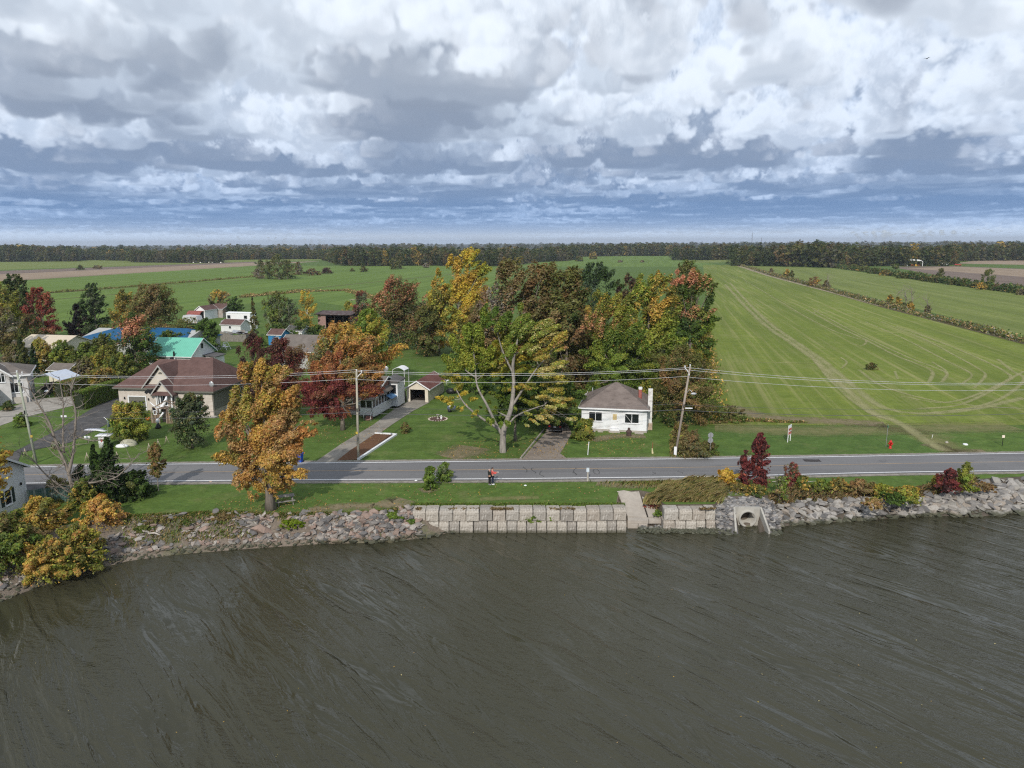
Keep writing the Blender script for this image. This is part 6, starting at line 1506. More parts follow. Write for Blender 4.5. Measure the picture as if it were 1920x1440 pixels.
def add_far(p, h_, s, j, rz):
    global base
    V, Q, c = FT[j]; ca, sa = math.cos(rz), math.sin(rz)
    nq = 130; V, Q, c = V[:nq * 3], Q[:nq], c[:nq * 3]
    W_ = V.copy(); W_[:, 0] = (V[:, 0] * ca - V[:, 1] * sa) * s + p[0]; W_[:, 1] = (V[:, 0] * sa + V[:, 1] * ca) * s + p[1]; W_[:, 2] = V[:, 2] * h_ + p[2]
    VV.append(W_); QQ.append(Q + base); CC.append(c * rng.uniform(.75, 1.2)); base += len(V)
x = -420.0
while x < 2340:                                    # the mass behind the front row
    pb = itp(FRONT, x); p = at(x, pb); dirv = Vector((p.x, p.y, 0)).normalized()
    for row in range(9):
        dd = 10 + row * 11 + rng.uniform(-4, 4) if row < 6 else 80 + (row - 6) * 140 * rng.uniform(.6, 1.5)
        q = p + dirv * dd
        if q.y > 4200: continue
        j = wood_kind(x, 1 + row)
        if j == 11 and row > 2: j = 0
        h_ = itp(HT, x) / 16 * rng.uniform(.75, 1.2) * (1 + .22 * mnoise.noise(Vector((x * .012, row * .3, 5)))) + (.12 if row > 5 else 0)
        add_far((q.x, q.y, 0), h_, h_ * rng.uniform(.95, 1.3) * (1 if row < 6 else 1.5), j, rng.uniform(0, 6.28))
    x += 7.5 * ppm(x, pb) * rng.uniform(.8, 1.2)
for i in range(500):                               # the skyline farther off
    a = rng.uniform(-.72, .72); d_ = rng.uniform(1900, 4200)
    add_far((math.sin(a) * d_, math.cos(a) * d_, 0), rng.uniform(1.05, 1.5), rng.uniform(2.0, 3.2), int(rng.integers(0, 10)), rng.uniform(0, 6.28))
tag(link('far_woods', fast_mesh('far_woods', np.concatenate(VV), np.concatenate(QQ), LEAF, np.concatenate(CC))), kind='stuff')

# ================================================================== stones, block walls, ramp, culvert
def rock_mat(name, cols):
    m, nt, b, N, L = nodes(name)
    oi = N('ShaderNodeObjectInfo'); g = N('ShaderNodeNewGeometry')
    ad = N('ShaderNodeMath'); ad.operation = 'ADD'; L(oi.outputs['Random'], ad.inputs[0]); L(g.outputs['Random Per Island'], ad.inputs[1])
    fr = N('ShaderNodeMath'); fr.operation = 'FRACT'; L(ad.outputs[0], fr.inputs[0])
    r = N('ShaderNodeValToRGB'); L(fr.outputs[0], r.inputs[0]); cr = r.color_ramp; cr.interpolation = 'CONSTANT'
    cr.elements[0].position = 0; cr.elements[0].color = (*cols[0], 1); cr.elements[1].position = 1 / len(cols); cr.elements[1].color = (*cols[1], 1)
    for i in range(2, len(cols)): e = cr.elements.new(i / len(cols)); e.color = (*cols[i], 1)
    f = tex_noise(nt, 3.0, 6, .7); f2 = tex_noise(nt, 14, 3, .7)
    c = mixc(nt, ramp(nt, f, .3, .72, .0, .55), r.outputs[0], (.13, .12, .11))
    c = mixc(nt, ramp(nt, f2, .42, .7, 0, .35), c, (.09, .085, .08))
    tc = N('ShaderNodeNewGeometry'); sp = N('ShaderNodeSeparateXYZ'); L(tc.outputs['Position'], sp.inputs[0])
    wet = N('ShaderNodeMath'); wet.operation = 'ADD'; L(sp.outputs[2], wet.inputs[0]); L(ramp(nt, f, .3, .7, -.12, .12), wet.inputs[1])
    c = mixc(nt, ramp(nt, wet.outputs[0], -1.72, -1.52, .8, 0), c, (.045, .05, .022))      # algae band at the waterline
    L(c, b.inputs['Base Color']); setv(b, Roughness=.9); b.inputs['Specular IOR Level'].default_value = .25
    bump(nt, b, f2, .5, .03); return m
ROCKL = rock_mat('shore_stone', [(.33, .295, .26), (.22, .20, .185), (.40, .345, .30), (.36, .25, .20), (.17, .16, .155), (.45, .41, .365), (.29, .205, .165), (.14, .135, .135)])
ROCKR = rock_mat('pale_boulder', [(.37, .35, .315), (.28, .265, .25), (.44, .41, .37), (.20, .19, .185), (.35, .30, .25), (.135, .132, .13), (.40, .375, .345)])
ROCKG = rock_mat('crushed_stone', [(.25, .245, .245), (.34, .33, .32), (.17, .17, .175), (.42, .395, .365), (.30, .27, .245), (.12, .12, .125)])
def rock_mesh(name, seed, m, flat=.65, n=13):
    rnd = random.Random(seed); bm = bmesh.new()
    for _ in range(n):
        d = Vector((rnd.gauss(0, 1), rnd.gauss(0, 1), rnd.gauss(0, 1))).normalized() * rnd.uniform(.8, 1.0)
        bm.verts.new((d.x, d.y * rnd.uniform(.75, 1), d.z * flat))
    g = bmesh.ops.convex_hull(bm, input=bm.verts[:])
    bmesh.ops.delete(bm, geom=[v for v in bm.verts if not v.link_faces], context='VERTS')
    me = bpy.data.meshes.new(name); bm.to_mesh(me); bm.free(); me.materials.append(m); return me
def rot_m(rnd, a): return Matrix.Rotation(rnd.uniform(0, 6.28), 3, 'Z') @ Matrix.Rotation(rnd.uniform(-a, a), 3, 'X') @ Matrix.Rotation(rnd.uniform(-a, a), 3, 'Y')
def scatter(bank, spots, m, seed, flat=.65, limit=300, name='stone'):
    """spots: (pos, radius, (sx, sy, sz)); the largest become parts of the bank, the rest one stuff part"""
    rnd = random.Random(seed); var = [rock_mesh(name, seed * 50 + i, m, flat) for i in range(12)]
    spots = sorted(spots, key=lambda s: -s[1]); V, F = [], []
    for i, (p, r, sc) in enumerate(spots):
        me = var[rnd.randrange(12)]; M_ = rot_m(rnd, .45)
        if i < limit:
            o = link(name, me, bank); o.location = p; o.rotation_euler = M_.to_euler(); o.scale = (r * sc[0], r * sc[1], r * sc[2])
        else:
            b = len(V)
            for v in me.vertices: V.append(tuple(M_ @ Vector((v.co.x * r * sc[0], v.co.y * r * sc[1], v.co.z * r * sc[2])) + p))
            F += [tuple(q + b for q in f.vertices) for f in me.polygons]
    if V:
        me = bpy.data.meshes.new('small_stones'); me.from_pydata(V, [], F); me.materials.append(m)
        o = link('small_stones', me, bank); o['kind'] = 'stuff'
rnd = random.Random(77); L1, L2 = [], []
def dens_left(px, t):                      # turf tongues and clear patches in the stone bank
    n = mnoise.noise(Vector((px * .02, t * 3.0, 7)))
    if px < 230: return t > .42
    if t < .1 and rnd.random() < .5: return False
    if px < 430: return (t > .78) or (n > -.05 and rnd.random() < .75)
    return n > -.45
for _ in range(3000):
    px = rnd.uniform(-60, 792); t = rnd.uniform(.02, 1.0)
    if not dens_left(px, t): continue
    if 505 < px < 585 and .3 < t < .62 and rnd.random() < .85: continue
    p = bank_at(px, t); r = rnd.choice((.10, .14, .18, .26, .36, .46)) * rnd.uniform(.8, 1.2)
    if px > 560: r *= 1.12
    if t > .86 and px < 600: r = min(r, .24)
    if t > .45 and t < .85 and 250 < px < 600 and rnd.random() < .5: r *= .6
    s = (1.25, .9, .55) if (px < 520 and t < .5) else (1.1, .95, .85)
    p.z += r * .18
    L1.append((p, r, s))
for px, t, r in ((490, .55, .95), (185, .55, .8), (720, .45, .55), (762, .6, .55), (610, .35, .5), (655, .3, .55), (560, .35, .5), (745, .85, .5), (770, .82, .5), (700, .9, .5), (764, .08, .55), (665, .02, .45), (790, .72, .6), (640, .62, .45)):
    p = bank_at(px, t); p.z += r * .25; L1.append((p, r, (1.1, 1, .8)))
scatter(bank_left, L1, ROCKL, 1)
for _ in range(2300):
    px = rnd.uniform(1436, 1990); t = rnd.uniform(.12, 1.03); u = (px - 1436) / 480
    n = mnoise.noise(Vector((px * .015, t * 2.5, 1)))
    if t < .35 + .1 * n and not (px > 1820 and rnd.random() < .6): continue
    if rnd.random() < .45: continue
    p = bank_at(px, min(t, 1)); r = rnd.choice((.14, .2, .3, .4, .5, .6)) * rnd.uniform(.8, 1.2) * (1 + .25 * u)
    p.z += r * .2; L2.append((p, r, (1.15, .95, .8)))
for px, t, r in ((1460, .75, .5), (1490, .68, .62), (1455, .58, .5), (1718, .5, .85), (1745, .55, .8), (1768, .5, .8), (1700, .66, .65), (1660, .62, .55), (1610, .66, .55), (1800, .55, .7), (1840, .5, .65), (1890, .5, .7), (1915, .45, .7), (1870, .35, .6), (1895, .12, .45), (1875, 1.06, .6), (1570, .6, .5), (1795, .3, .5)):
    p = bank_at(px, min(t, 1)); p.z += r * .25; L2.append((p, r, (1.15, 1, .8)))
scatter(bank_right, L2, ROCKR, 2)
L3 = []
for _ in range(5200):                       # crushed stone round the culvert and under the second block wall
    px = rnd.uniform(1196, 1436); t = rnd.uniform(0, 1.02)
    a, b = at(px, 926, -.1), at(px, 999, WATER_Z)
    p = a.lerp(b, t)
    if px > 1345 or t < .86: continue
    r = rnd.uniform(.10, .24); p.z += .1; L3.append((p, r, (1.1, 1, .8)))
for _ in range(60):
    px = rnd.uniform(1204, 1350); p = at(px, rnd.uniform(991, 1000), WATER_Z + .02); r = rnd.uniform(.18, .34); L3.append((p, r, (1.2, 1, .7)))
CX, CY = at(1400, 985, WATER_Z).x, at(1400, 985, WATER_Z).y
def cpatch(q): return [(CX + x, CY + y, z) for x, y, z in q]
_u0, _u1 = at(1344, 918, -.08), at(1442, 918, -.08)
cm = MB().add([tuple(_u0), tuple(_u1)] + cpatch([(2.6, .27, -.42), (-3.2, .27, -.42)]), [(0, 1, 2, 3)])
cm.add(cpatch([(-3.2, .27, -.42), (-1.14, .27, -.42), (-1.42, -2.3, -2.25), (-3.2, -2.3, -2.25)]), [(0, 1, 2, 3)]).add(cpatch([(1.14, .27, -.42), (2.6, .27, -.42), (2.6, -2.3, -2.25), (1.42, -2.3, -2.25)]), [(0, 1, 2, 3)])
crushed = tag(link('crushed_stone_bank', cm.mesh('crushed_stone_bank', soil_mat('stone_dust', (.09, .088, .09), (.16, .155, .155), False, 1.5))), kind='structure')
for _ in range(1500):
    x, y = rnd.uniform(-3.1, 2.5), rnd.uniform(-2.2, 4.6)
    if y > .27: z = -.42 + (y - .27) / 4.4 * .34
    elif abs(x) < 1.25 + max(0, -y) * .14: continue
    else: z = -.42 + (y - .27) / 2.57 * 1.83
    if y > .27 and x > 1.6 and rnd.random() < .6: continue
    r = rnd.choice((.11, .14, .19, .27, .36)); L3.append((Vector((CX + x, CY + y, z + .07)), r, (1.1, 1, .8)))
for _ in range(70):
    px = rnd.uniform(788, 868); p = at(px, itp(WAT, px) + rnd.uniform(-9, 1), WATER_Z + .1); r = rnd.uniform(.12, .3); L3.append((p, r, (1.2, 1, .7)))
scatter(crushed, L3, ROCKG, 3, limit=280)
# stones rolled into the grass and along the waterline, left
# ---- concrete block walls
BLK = []
def block_mat(i, col):
    m, nt, b, N, L = nodes('cast_block_%d' % i)
    f = tex_noise(nt, 1.6, 6, .68); f2 = tex_noise(nt, 5, 4, .7); f3 = tex_noise(nt, 2.4, 5, .7, stretch=(2.5, 2.5, .5))
    oi = N('ShaderNodeObjectInfo')
    c = mixc(nt, ramp(nt, f, .3, .7), tuple(x * .78 for x in col), col)
    c = mixc(nt, ramp(nt, oi.outputs['Random'], 0, 1, 0, .55), c, (.47, .44, .39))
    c = mixc(nt, ramp(nt, f3, .55, .66, 0, .7), c, (.58, .55, .50))
    c = mixc(nt, ramp(nt, f2, .50, .66, 0, .75), c, (.13, .11, .085))
    c = mixc(nt, ramp(nt, tex_noise(nt, .7, 5, .7), .5, .62, 0, .5), c, (.20, .17, .135))
    g = N('ShaderNodeNewGeometry'); sp = N('ShaderNodeSeparateXYZ'); L(g.outputs['Position'], sp.inputs[0])
    ad = N('ShaderNodeMath'); ad.operation = 'ADD'; L(sp.outputs[2], ad.inputs[0]); L(ramp(nt, f, .3, .7, -.15, .15), ad.inputs[1])
    c = mixc(nt, ramp(nt, ad.outputs[0], -1.85, -1.65, .75, 0), c, (.06, .058, .035))
    L(c, b.inputs['Base Color']); setv(b, Roughness=.92); b.inputs['Specular IOR Level'].default_value = .2; bump(nt, b, f2, .5, .03); return m
BM = [block_mat(0, (.36, .315, .265)), block_mat(1, (.29, .265, .235)), block_mat(2, (.42, .38, .325))]
def block_mesh(L_, D_, H_, m, seed):
    """a cast block with a sloped and rounded front top edge, slightly irregular"""
    rnd = random.Random(seed); c = H_ * .30
    prof = [(0, 0), (D_, 0), (D_, H_), (c * 1.15, H_), (c * .45, H_ - c * .28), (c * .1, H_ - c * .75), (0, H_ - c * 1.2)]
    mb = MB(); n = len(prof); vs = []
    xs = [0, .05, L_ - .05, L_]
    for k, x in enumerate(xs):
        ins = .045 if k in (0, 3) else 0
        for y, z in prof:
            cy, cz = D_ / 2, H_ / 2
            vs.append((x + rnd.uniform(-.012, .012), y + (ins if y < cy else -ins) + rnd.uniform(-.012, .012), z + (ins if z < cz else -ins) + rnd.uniform(-.012, .012)))
    fs = [tuple(range(n)), tuple(range(3 * n, 4 * n))] + [(k * n + i, k * n + (i + 1) % n, (k + 1) * n + (i + 1) % n, (k + 1) * n + i) for k in range(3) for i in range(n)]
    return mb.add(vs, fs).mesh('block', m)
def wall_of_blocks(label, x0, x1, y0, top_edges, low_edges, D_, zt, H1, H2, seed):
    rnd = random.Random(seed)
    a, b = at(x0, y0, zt), at(x1, y0 - .2, zt); root = empty('block_wall', a, math.atan2(b.y - a.y, b.x - a.x), label, 'wall')
    L_ = (b - a).length; s = L_ / (x1 - x0)
    for row, edges in ((0, top_edges), (1, low_edges)):
        for i in range(len(edges) - 1):
            l = (edges[i + 1] - edges[i]) * s - .05
            me = block_mesh(l, D_ if row == 0 else D_ + .05, H1 if row == 0 else H2, BM[rnd.randrange(3)], seed * 100 + row * 50 + i)
            o = link('block', me, root); o.location = ((edges[i] - x0) * s + .012, rnd.uniform(-.09, .09) - (.0 if row == 0 else .14), -H1 + rnd.uniform(-.05, .04) if row == 0 else -H1 - H2 - .01 + rnd.uniform(-.02, .0))
            o.rotation_euler = (rnd.uniform(-.02, .02), rnd.uniform(-.012, .012), rnd.uniform(-.025, .025))
    return root
te = [773, 798, 823, 849, 874, 899, 924, 949, 974, 1000, 1025, 1051, 1076, 1101, 1126, 1151, 1176]
le = [785, 798, 823, 842, 862, 888, 914, 933, 951, 970, 988, 1007, 1026, 1045, 1064, 1082, 1101, 1120, 1139, 1157, 1176]
wall_of_blocks('long retaining wall of two rows of pale concrete blocks along the water below the lawn', 773, 1176, 957, te, le, 1.3, .12, 1.02, 1.08, 3)
wall_of_blocks('short retaining wall of two rows of pale concrete blocks left of the culvert', 1244, 1343, 956, [1246, 1274, 1299, 1324, 1343], [1244, 1267, 1287, 1307, 1325, 1343], 1.2, .02, .98, 1.0, 7)
# dark weeds and mats of leaves lying on the block tops
rng = np.random.default_rng(8)
pp = [at(x, 952 + rng.random() * 3, .14) for x in np.r_[rng.uniform(920, 962, 160), rng.uniform(840, 900, 40), rng.uniform(1030, 1080, 60), rng.uniform(780, 790, 50), rng.uniform(1310, 1342, 90)]]
P_ = np.array([list(p) for p in pp]); N_ = unit(rng.normal(size=P_.shape) * .5 + np.array([0, 0, 1.])); V, Q = leaf_quads(rng, P_, N_, .16, 1.8)
tag(link('dead_leaf_litter', fast_mesh('dead_leaf_litter', V, Q, LEAF, np.repeat(np.array([PAL['brown']]) * np.exp(rng.normal(size=(len(P_), 1)) * .3), 3, 0))), kind='stuff')
for px, py, z, lb in ((995, 978, -1.0, 'green vine hanging over the lower blocks near the middle of the long wall'), (1033, 976, -.95, 'small green weed in the joint of the long wall, right of the hanging vine'), (1079, 970, -.8, 'narrow green weed in the joint near the right end of the long wall'), (1232, 966, -1.0, 'green tuft growing at the foot of the boat ramp slab')):
    SEED[0] += 1; g = np.random.default_rng(SEED[0]); w_ = {995: .9, 1033: .5, 1079: .25, 1232: .5}[px]
    root = empty('wall_weed', at(px, py, z), 0, lb, 'weed')
    me, C, rc = crown_mesh('foliage', g, .5 if px != 1079 else .75, 0, w_, .25, [('green', 1), ('lgreen', 1)], 420, .13, 'dome', 10, .45)
    link('foliage', me, root); link('stems', trunk_mb(g, .5, .015, C, rc, 4, .05).mesh('stems', BARK), root)
# ---- boat ramp
RAMPM = mat('worn_ramp_concrete', (.37, .33, .285), .92, .15, .9, bmp=.3, stain=(.22, .19, .16), stain_amt=.6)
rp = empty('boat_ramp', at(1190, 940, -.4), 0, 'cracked concrete boat ramp slab sloping to the water between the two block walls', 'boat ramp')
O = Vector(rp.location)
def slab(pts, th, name, m=RAMPM):
    top = [at(*p) - O for p in pts]; n = len(top)
    return MB().add([tuple(p) for p in top] + [(p.x, p.y, p.z - th) for p in top], [tuple(range(n)), tuple(range(n, 2 * n))[::-1]] + [(i, (i + 1) % n, n + (i + 1) % n, n + i) for i in range(n)]).build(name, m, rp)
slab([(1157, 921, .05), (1170, 919, .05), (1184, 922, .05), (1198, 921, .02), (1213, 969, -1.15), (1177, 968, -1.15)], .25, 'slab')
slab([(1204, 931, -.2), (1212, 934, -.25), (1224, 950, -.7), (1236, 960, -1.0), (1238, 968, -1.2), (1216, 969, -1.2)], .25, 'broken_slab')
slab([(1177, 970, -1.2), (1216, 970, -1.22), (1216, 976, -1.3), (1177, 976, -1.3)], .3, 'step'); slab([(1217, 971, -1.25), (1239, 970, -1.25), (1240, 976, -1.35), (1217, 976, -1.35)], .3, 'step')
slab([(1177, 977, -1.55), (1196, 977, -1.55), (1196, 984, -1.65), (1177, 984, -1.65)], .6, 'step'); slab([(1197, 977, -1.55), (1214, 977, -1.55), (1214, 984, -1.65), (1197, 984, -1.65)], .6, 'step')
slab([(1202, 984, -1.85), (1213, 984, -1.85), (1212, 992, -1.95), (1203, 992, -1.95)], .4, 'step')
# red creeper and rubble beside the ramp
root = empty('red_creeper', at(1228, 950, -.75), 0, 'dark red creeper over the rubble right of the boat ramp', 'creeper'); g = np.random.default_rng(60)
me, C, rc = crown_mesh('foliage', g, .4, 0, 1.0, .7, [('crimson', 1), ('red', .5), ('brown', .7)], 900, .13, 'dome', 14, .4); link('foliage', me, root); link('stems', trunk_mb(g, .4, .02, C, rc, 4, .05).mesh('stems', BARK), root)
# ---- culvert
cv = empty('culvert_headwall', at(1400, 985, WATER_Z), math.radians(-3), 'concrete culvert headwall with splayed wings and a round pipe opening at the water', 'culvert')
k = ppm(1400, 985, WATER_Z)
CC_ = mat('culvert_concrete', (.36, .345, .31), .9, .12, 1.2, bmp=.2, stain=(.2, .19, .165), stain_amt=.5)
hw_ = 1.13
prof = [(-hw_, .0), (-hw_, 1.75), (hw_, 1.75), (hw_, .0)]
n = 24; rr = .74; cz = .72
ring = [(rr * math.cos(a), cz + rr * math.sin(a)) for a in [math.radians(-40 + i * 260 / n) for i in range(n + 1)]]
outer = [(hw_, ring[0][1] * 0)] + [(hw_, 1.75)] + [(-hw_, 1.75)] + [(-hw_, 0)]
polyw = [(-hw_, -.4), (-hw_, 1.78), (hw_, 1.78), (hw_, -.4)]
ANG = sorted([2 * math.pi * (i + .5) / 28 for i in range(28)] + [math.atan2(1.06, hw_), math.pi - math.atan2(1.06, hw_), math.pi + math.atan2(1.12, hw_), 2 * math.pi - math.atan2(1.12, hw_)])
mb = MB(); vs, fs = [], []
def sqp(a):
    c, s = math.cos(a), math.sin(a); m = min(hw_ / max(abs(c), 1e-6), (1.06 if s > 0 else 1.12) / max(abs(s), 1e-6)); return (c * m, cz + s * m)
for yv in (0, .25):
    for a in ANG:
        vs.append((rr * math.cos(a), yv, cz + rr * math.sin(a))); vs.append((sqp(a)[0], yv, sqp(a)[1]))
for i in range(32):
    j = (i + 1) % 32; a0, b0, a1, b1 = 2 * i, 2 * i + 1, 2 * j, 2 * j + 1; q = 64
    fs += [(a0, a1, b1, b0), (a0 + q, b0 + q, b1 + q, a1 + q), (b0, b1, b1 + q, b0 + q)]
mb.add(vs, fs).build('headwall', CC_, cv)
pm = MB(); vs, fs = [], []
for yv, r_ in ((-.28, rr + .1), (-.28, rr - .06), (4.5, rr - .06), (4.5, rr + .1)):
    for i in range(28): a = 2 * math.pi * i / 28; vs.append((r_ * math.cos(a) * .985, yv, cz + r_ * math.sin(a) * .985))
fs = [(r_ * 28 + i, r_ * 28 + (i + 1) % 28, ((r_ + 1) % 4) * 28 + (i + 1) % 28, ((r_ + 1) % 4) * 28 + i) for r_ in range(4) for i in range(28)]
pm.add(vs, fs).build('pipe', CC_, cv, True)
bx(-.8, .8, 4.5, 4.6, -.3, 1.7).build('pipe_shade_cap', DARK, cv)  # dark cap standing in for the shade deep in the pipe
for s_ in (-1, 1):
    x0, xe = s_ * hw_, s_ * (hw_ + .28)
    P0, P1 = Vector((x0, .02, 0)), Vector((xe, -2.0, 0)); t_ = Vector((s_ * .17, .03, 0))
    zs = [(1.78, -.4), (.62, -.4)]
    MB().add([tuple(P0 + Vector((0, 0, -.4))), tuple(P0 + Vector((0, 0, 1.78))), tuple(P1 + Vector((0, 0, .28))), tuple(P1 + Vector((0, 0, -.4)))] + [tuple(P0 + t_ + Vector((0, 0, -.4))), tuple(P0 + t_ + Vector((0, 0, 1.78))), tuple(P1 + t_ + Vector((0, 0, .28))), tuple(P1 + t_ + Vector((0, 0, -.4)))],
             [(0, 1, 2, 3), (4, 7, 6, 5), (1, 5, 6, 2), (0, 3, 7, 4), (2, 6, 7, 3), (0, 4, 5, 1)]).build('wing_wall', CC_, cv)
MB().ell((.1, .1, .0), (.5, .5, .16), 10, 6).build('silt_bar', BANK, cv)
p2 = empty('second_culvert_pipe', at(1352, 974, -1.35), 0, 'smaller dark pipe mouth in the stones between short wall and culvert', 'pipe')
vs, fs = [], []
for yv, r_ in ((-.5, .48), (-.5, .40), (2.0, .40), (2.0, .48)):
    for i in range(20): a = 2 * math.pi * i / 20; vs.append((r_ * math.cos(a) * 1.15, yv, r_ * math.sin(a)))
fs = [(r_ * 20 + i, r_ * 20 + (i + 1) % 20, ((r_ + 1) % 4) * 20 + (i + 1) % 20, ((r_ + 1) % 4) * 20 + i) for r_ in range(4) for i in range(20)]
MB().add(vs, fs).build('pipe_wall', CC_, p2, True); bx(-.5, .5, 1.2, 1.3, -.5, .5).build('pipe_shade_cap', DARK, p2)  # dark cap paints the shade inside the smaller pipe
# ---- driftwood
DR = mat('driftwood', (.42, .385, .34), .9, .2, 3)
for i, (a, b, z, r, lb) in enumerate((((1492, 938), (1592, 940), -.75, .09, 'long pale driftwood pole lying across the boulders right of the culvert'), ((1448, 903), (1482, 908), .15, .05, 'short pale branch at the road edge above the culvert'), ((1490, 909), (1530, 902), .15, .045, 'thin pale branch lying in the weeds at the road edge'), ((278, 1000), (300, 1003), -.7, .08, 'small driftwood log on the left bank below the lawn'))):
    A, B = at(*a, z), at(*b, z); m_ = (A + B) / 2 + Vector((0, .12, .06)); o_ = A.copy()
    o = MB().tube([A - o_, m_ - o_, B - o_], [r, r * .9, r * .5], 6).build('driftwood', DR, smooth=True, loc=o_); tag(o, lb, 'driftwood')
# ---- tall wind bent grass between road and short wall, and on the right bank
def blades(name, pts_fn, n, h, seed, pal, w=.035, lean=(.55, .1), sd=.25, jit=.25):
    rng = np.random.default_rng(seed); P = np.array([list(pts_fn(rng)) for _ in range(n)]); hh = h * (.5 + .8 * rng.random(n)); a = rng.random(n) * 6.28
    side = np.stack([np.cos(a), np.sin(a), np.zeros(n)], 1) * w
    ln = np.stack([rng.normal(lean[0], sd, n) + (.25 * np.sin(P[:, 0] * .9 + P[:, 1] * .7) if sd < .2 else 0), rng.normal(lean[1], sd, n), np.ones(n)], 1) * hh[:, None]
    mid = P + ln * np.array([.32, .32, .62]); tip = P + ln * np.array([1, 1, .82])
    V = np.stack([P - side, P + side, mid + side * .7, tip, mid - side * .7], 1).reshape(-1, 3)
    Q = (np.arange(n)[:, None] * 5 + np.array([0, 1, 2, 3, 4])).astype(np.int32)
    col = np.array([PAL[pal[i]] for i in rng.integers(0, len(pal), n)]) * np.exp(rng.normal(size=(n, 1)) * jit)
    return tag(link(name, fast_mesh(name, V, Q, LEAF, np.repeat(col, 5, 0))), kind='stuff')
def mound(rng):
    while True:
        x, y = rng.uniform(1205, 1356), rng.uniform(904, 948)
        if y > 914 + (1250 - x) * .45 + 5 * math.sin(x * .11) and y < 948 - abs(x - 1300) * .02 and rng.random() < min(1, (1360 - x) / 25): return at(x, y, -.35 * max(0, (y - 925) / 25))
blades('tall_bank_grass', mound, 17000, .85, 81, ['olive', 'sage', 'tan', 'tan', 'cream', 'lgreen', 'olive', 'tan'], .016, (.7, .0), .14, .13)
blades('road_edge_grass', lambda r: at(r.normal(1275, 60), 904 + abs(r.normal(0, 5)), 0), 3500, .32, 82, ['olive', 'green', 'lgreen', 'tan', 'brown'], .02, (.5, 0), .18, .16)
blades('right_bank_grass', lambda r: bank_at(r.uniform(1440, 1830), r.uniform(0, .42)), 9000, .5, 83, ['brown', 'tan', 'olive', 'rust', 'brown', 'purple', 'sage'])
blades('left_bank_grass', lambda r: bank_at(r.uniform(235, 770), abs(r.normal(0, .10))), 6000, .22, 84, ['olive', 'green', 'tan', 'green'], .03)
blades('left_bank_grass', lambda r: bank_at(r.uniform(230, 480), r.uniform(.1, .75)), 2600, .25, 85, ['olive', 'green', 'tan', 'brown', 'lgreen'], .03)
blades('wall_top_grass', lambda r: at(r.uniform(770, 1172), r.uniform(944, 950.5), 0), 4500, .16, 86, ['green', 'lgreen', 'green', 'olive'], .03)
blades('pole_foot_grass', lambda r: at(r.uniform(1255, 1335), r.uniform(830, 858), 0), 2500, .4, 87, ['olive', 'tan', 'green', 'brown'], .03)

# ---- fallen leaves on the lawns
rng = np.random.default_rng(44); LP = []
for px, pb, rx, ry, n in ((508, 950, 110, 22, 700), (943, 850, 120, 30, 900), (643, 812, 90, 22, 500), (1150, 832, 60, 22, 350), (1030, 830, 40, 25, 250), (950, 925, 200, 22, 250), (700, 930, 150, 24, 250)):
    a = rng.random(n) * 6.28; r = np.sqrt(rng.random(n))
    for x, y in zip(px + rx * r * np.cos(a), pb + ry * r * np.sin(a)):
        if itp(FAR, x) - 4 < y < itp(NEAR, x) + 5 or y > itp(TOP, x) - 3: continue
        LP.append(list(at(x, y, .05)))
LP = np.array(LP); N_ = unit(rng.normal(size=LP.shape) * .5 + np.array([0, 0, 1.])); V, Q = leaf_quads(rng, LP, N_, .10 * (.6 + .7 * rng.random(len(LP))))
pc = np.array([PAL[c] for c in ('gold', 'tan', 'rust', 'brown', 'tan')])[rng.integers(0, 5, len(LP))]
tag(link('fallen_leaves', fast_mesh('fallen_leaves', V, Q, LEAF, np.repeat(pc, 3, 0))), kind='stuff')

# ================================================================== poles and wires
POLE = mat('pole_wood', (.36, .335, .27), .9, .2, 2.5, stretch=(1, 1, .15))
POLE2 = mat('old_pole_wood', (.30, .255, .215), .9, .3, 2.5, stretch=(1, 1, .15))
def pole(label, base, H, lean, m, arm=1, lamp=False, r=.15):
    root = empty('utility_pole', base, 0, label, 'utility pole')
    T = lambda z: Vector((lean * z / H, 0, z))
    MB().tube([T(-.2), T(H * .5), T(H)], [r, r * .85, r * .7], 10).build('pole', m, root, True)
    ins = MB()
    for dx, z in ((-.0, H + .02), (.55 * arm, H - .12), (0, H - 1.0)):
        p = T(z) + Vector((dx, -.16 if dx == 0 and z < H else 0, 0)); ins.tube([p, p + Vector((0, 0, .22))], [.05, .09], 6)
    ins.build('insulators', WHITE, root)
    MB().tube([T(H - .75), T(H - .45) + Vector((.28 * arm, 0, .05)), T(H - .12) + Vector((.58 * arm, 0, 0))], .045, 5).build('bracket', WHITE, root)
    MB().tube([T(H * .52) + Vector((-.35, -.1, 0)), T(H * .52) + Vector((.35, -.1, 0))], .03, 5).tube([T(H * .57) + Vector((0, -.17, -.2)), T(H * .57) + Vector((0, -.17, .2))], .06, 5).build('cable_clamp', BLACKM, root)
    if lamp:
        MB().tube([T(H * .70), T(H * .74) + Vector((.35, -.1, .1)), T(H * .73) + Vector((.6, -.2, 0))], .035, 5).build('lamp_arm', STEEL, root)
        MB().ell(tuple(T(H * .72) + Vector((.8, -.3, -.12))), (.34, .2, .15), 10, 6).build('lamp_head', STEEL, root)
        MB().tube([T(H * .545) + Vector((.2, -.1, 0)), T(H * .545) + Vector((1.0, -.15, 0))], .07, 6).build('splice_box', WHITE, root)
        MB().box(-.2, .1, -.2, -.1, .2, 1.2).build('guard_strip', WHITE, root)
    else:
        bx(-.12, .12, -.2, -.13, 3.0, 3.25).build('pole_tag', mat('yellow_tag', (.5, .36, .06)), root)
    return lambda dx, z: Vector(root.location) + T(z) + Vector((dx, 0, 0))
pl, pm_, pr_ = at(68, 868), at(672, 861), at(1266, 856)
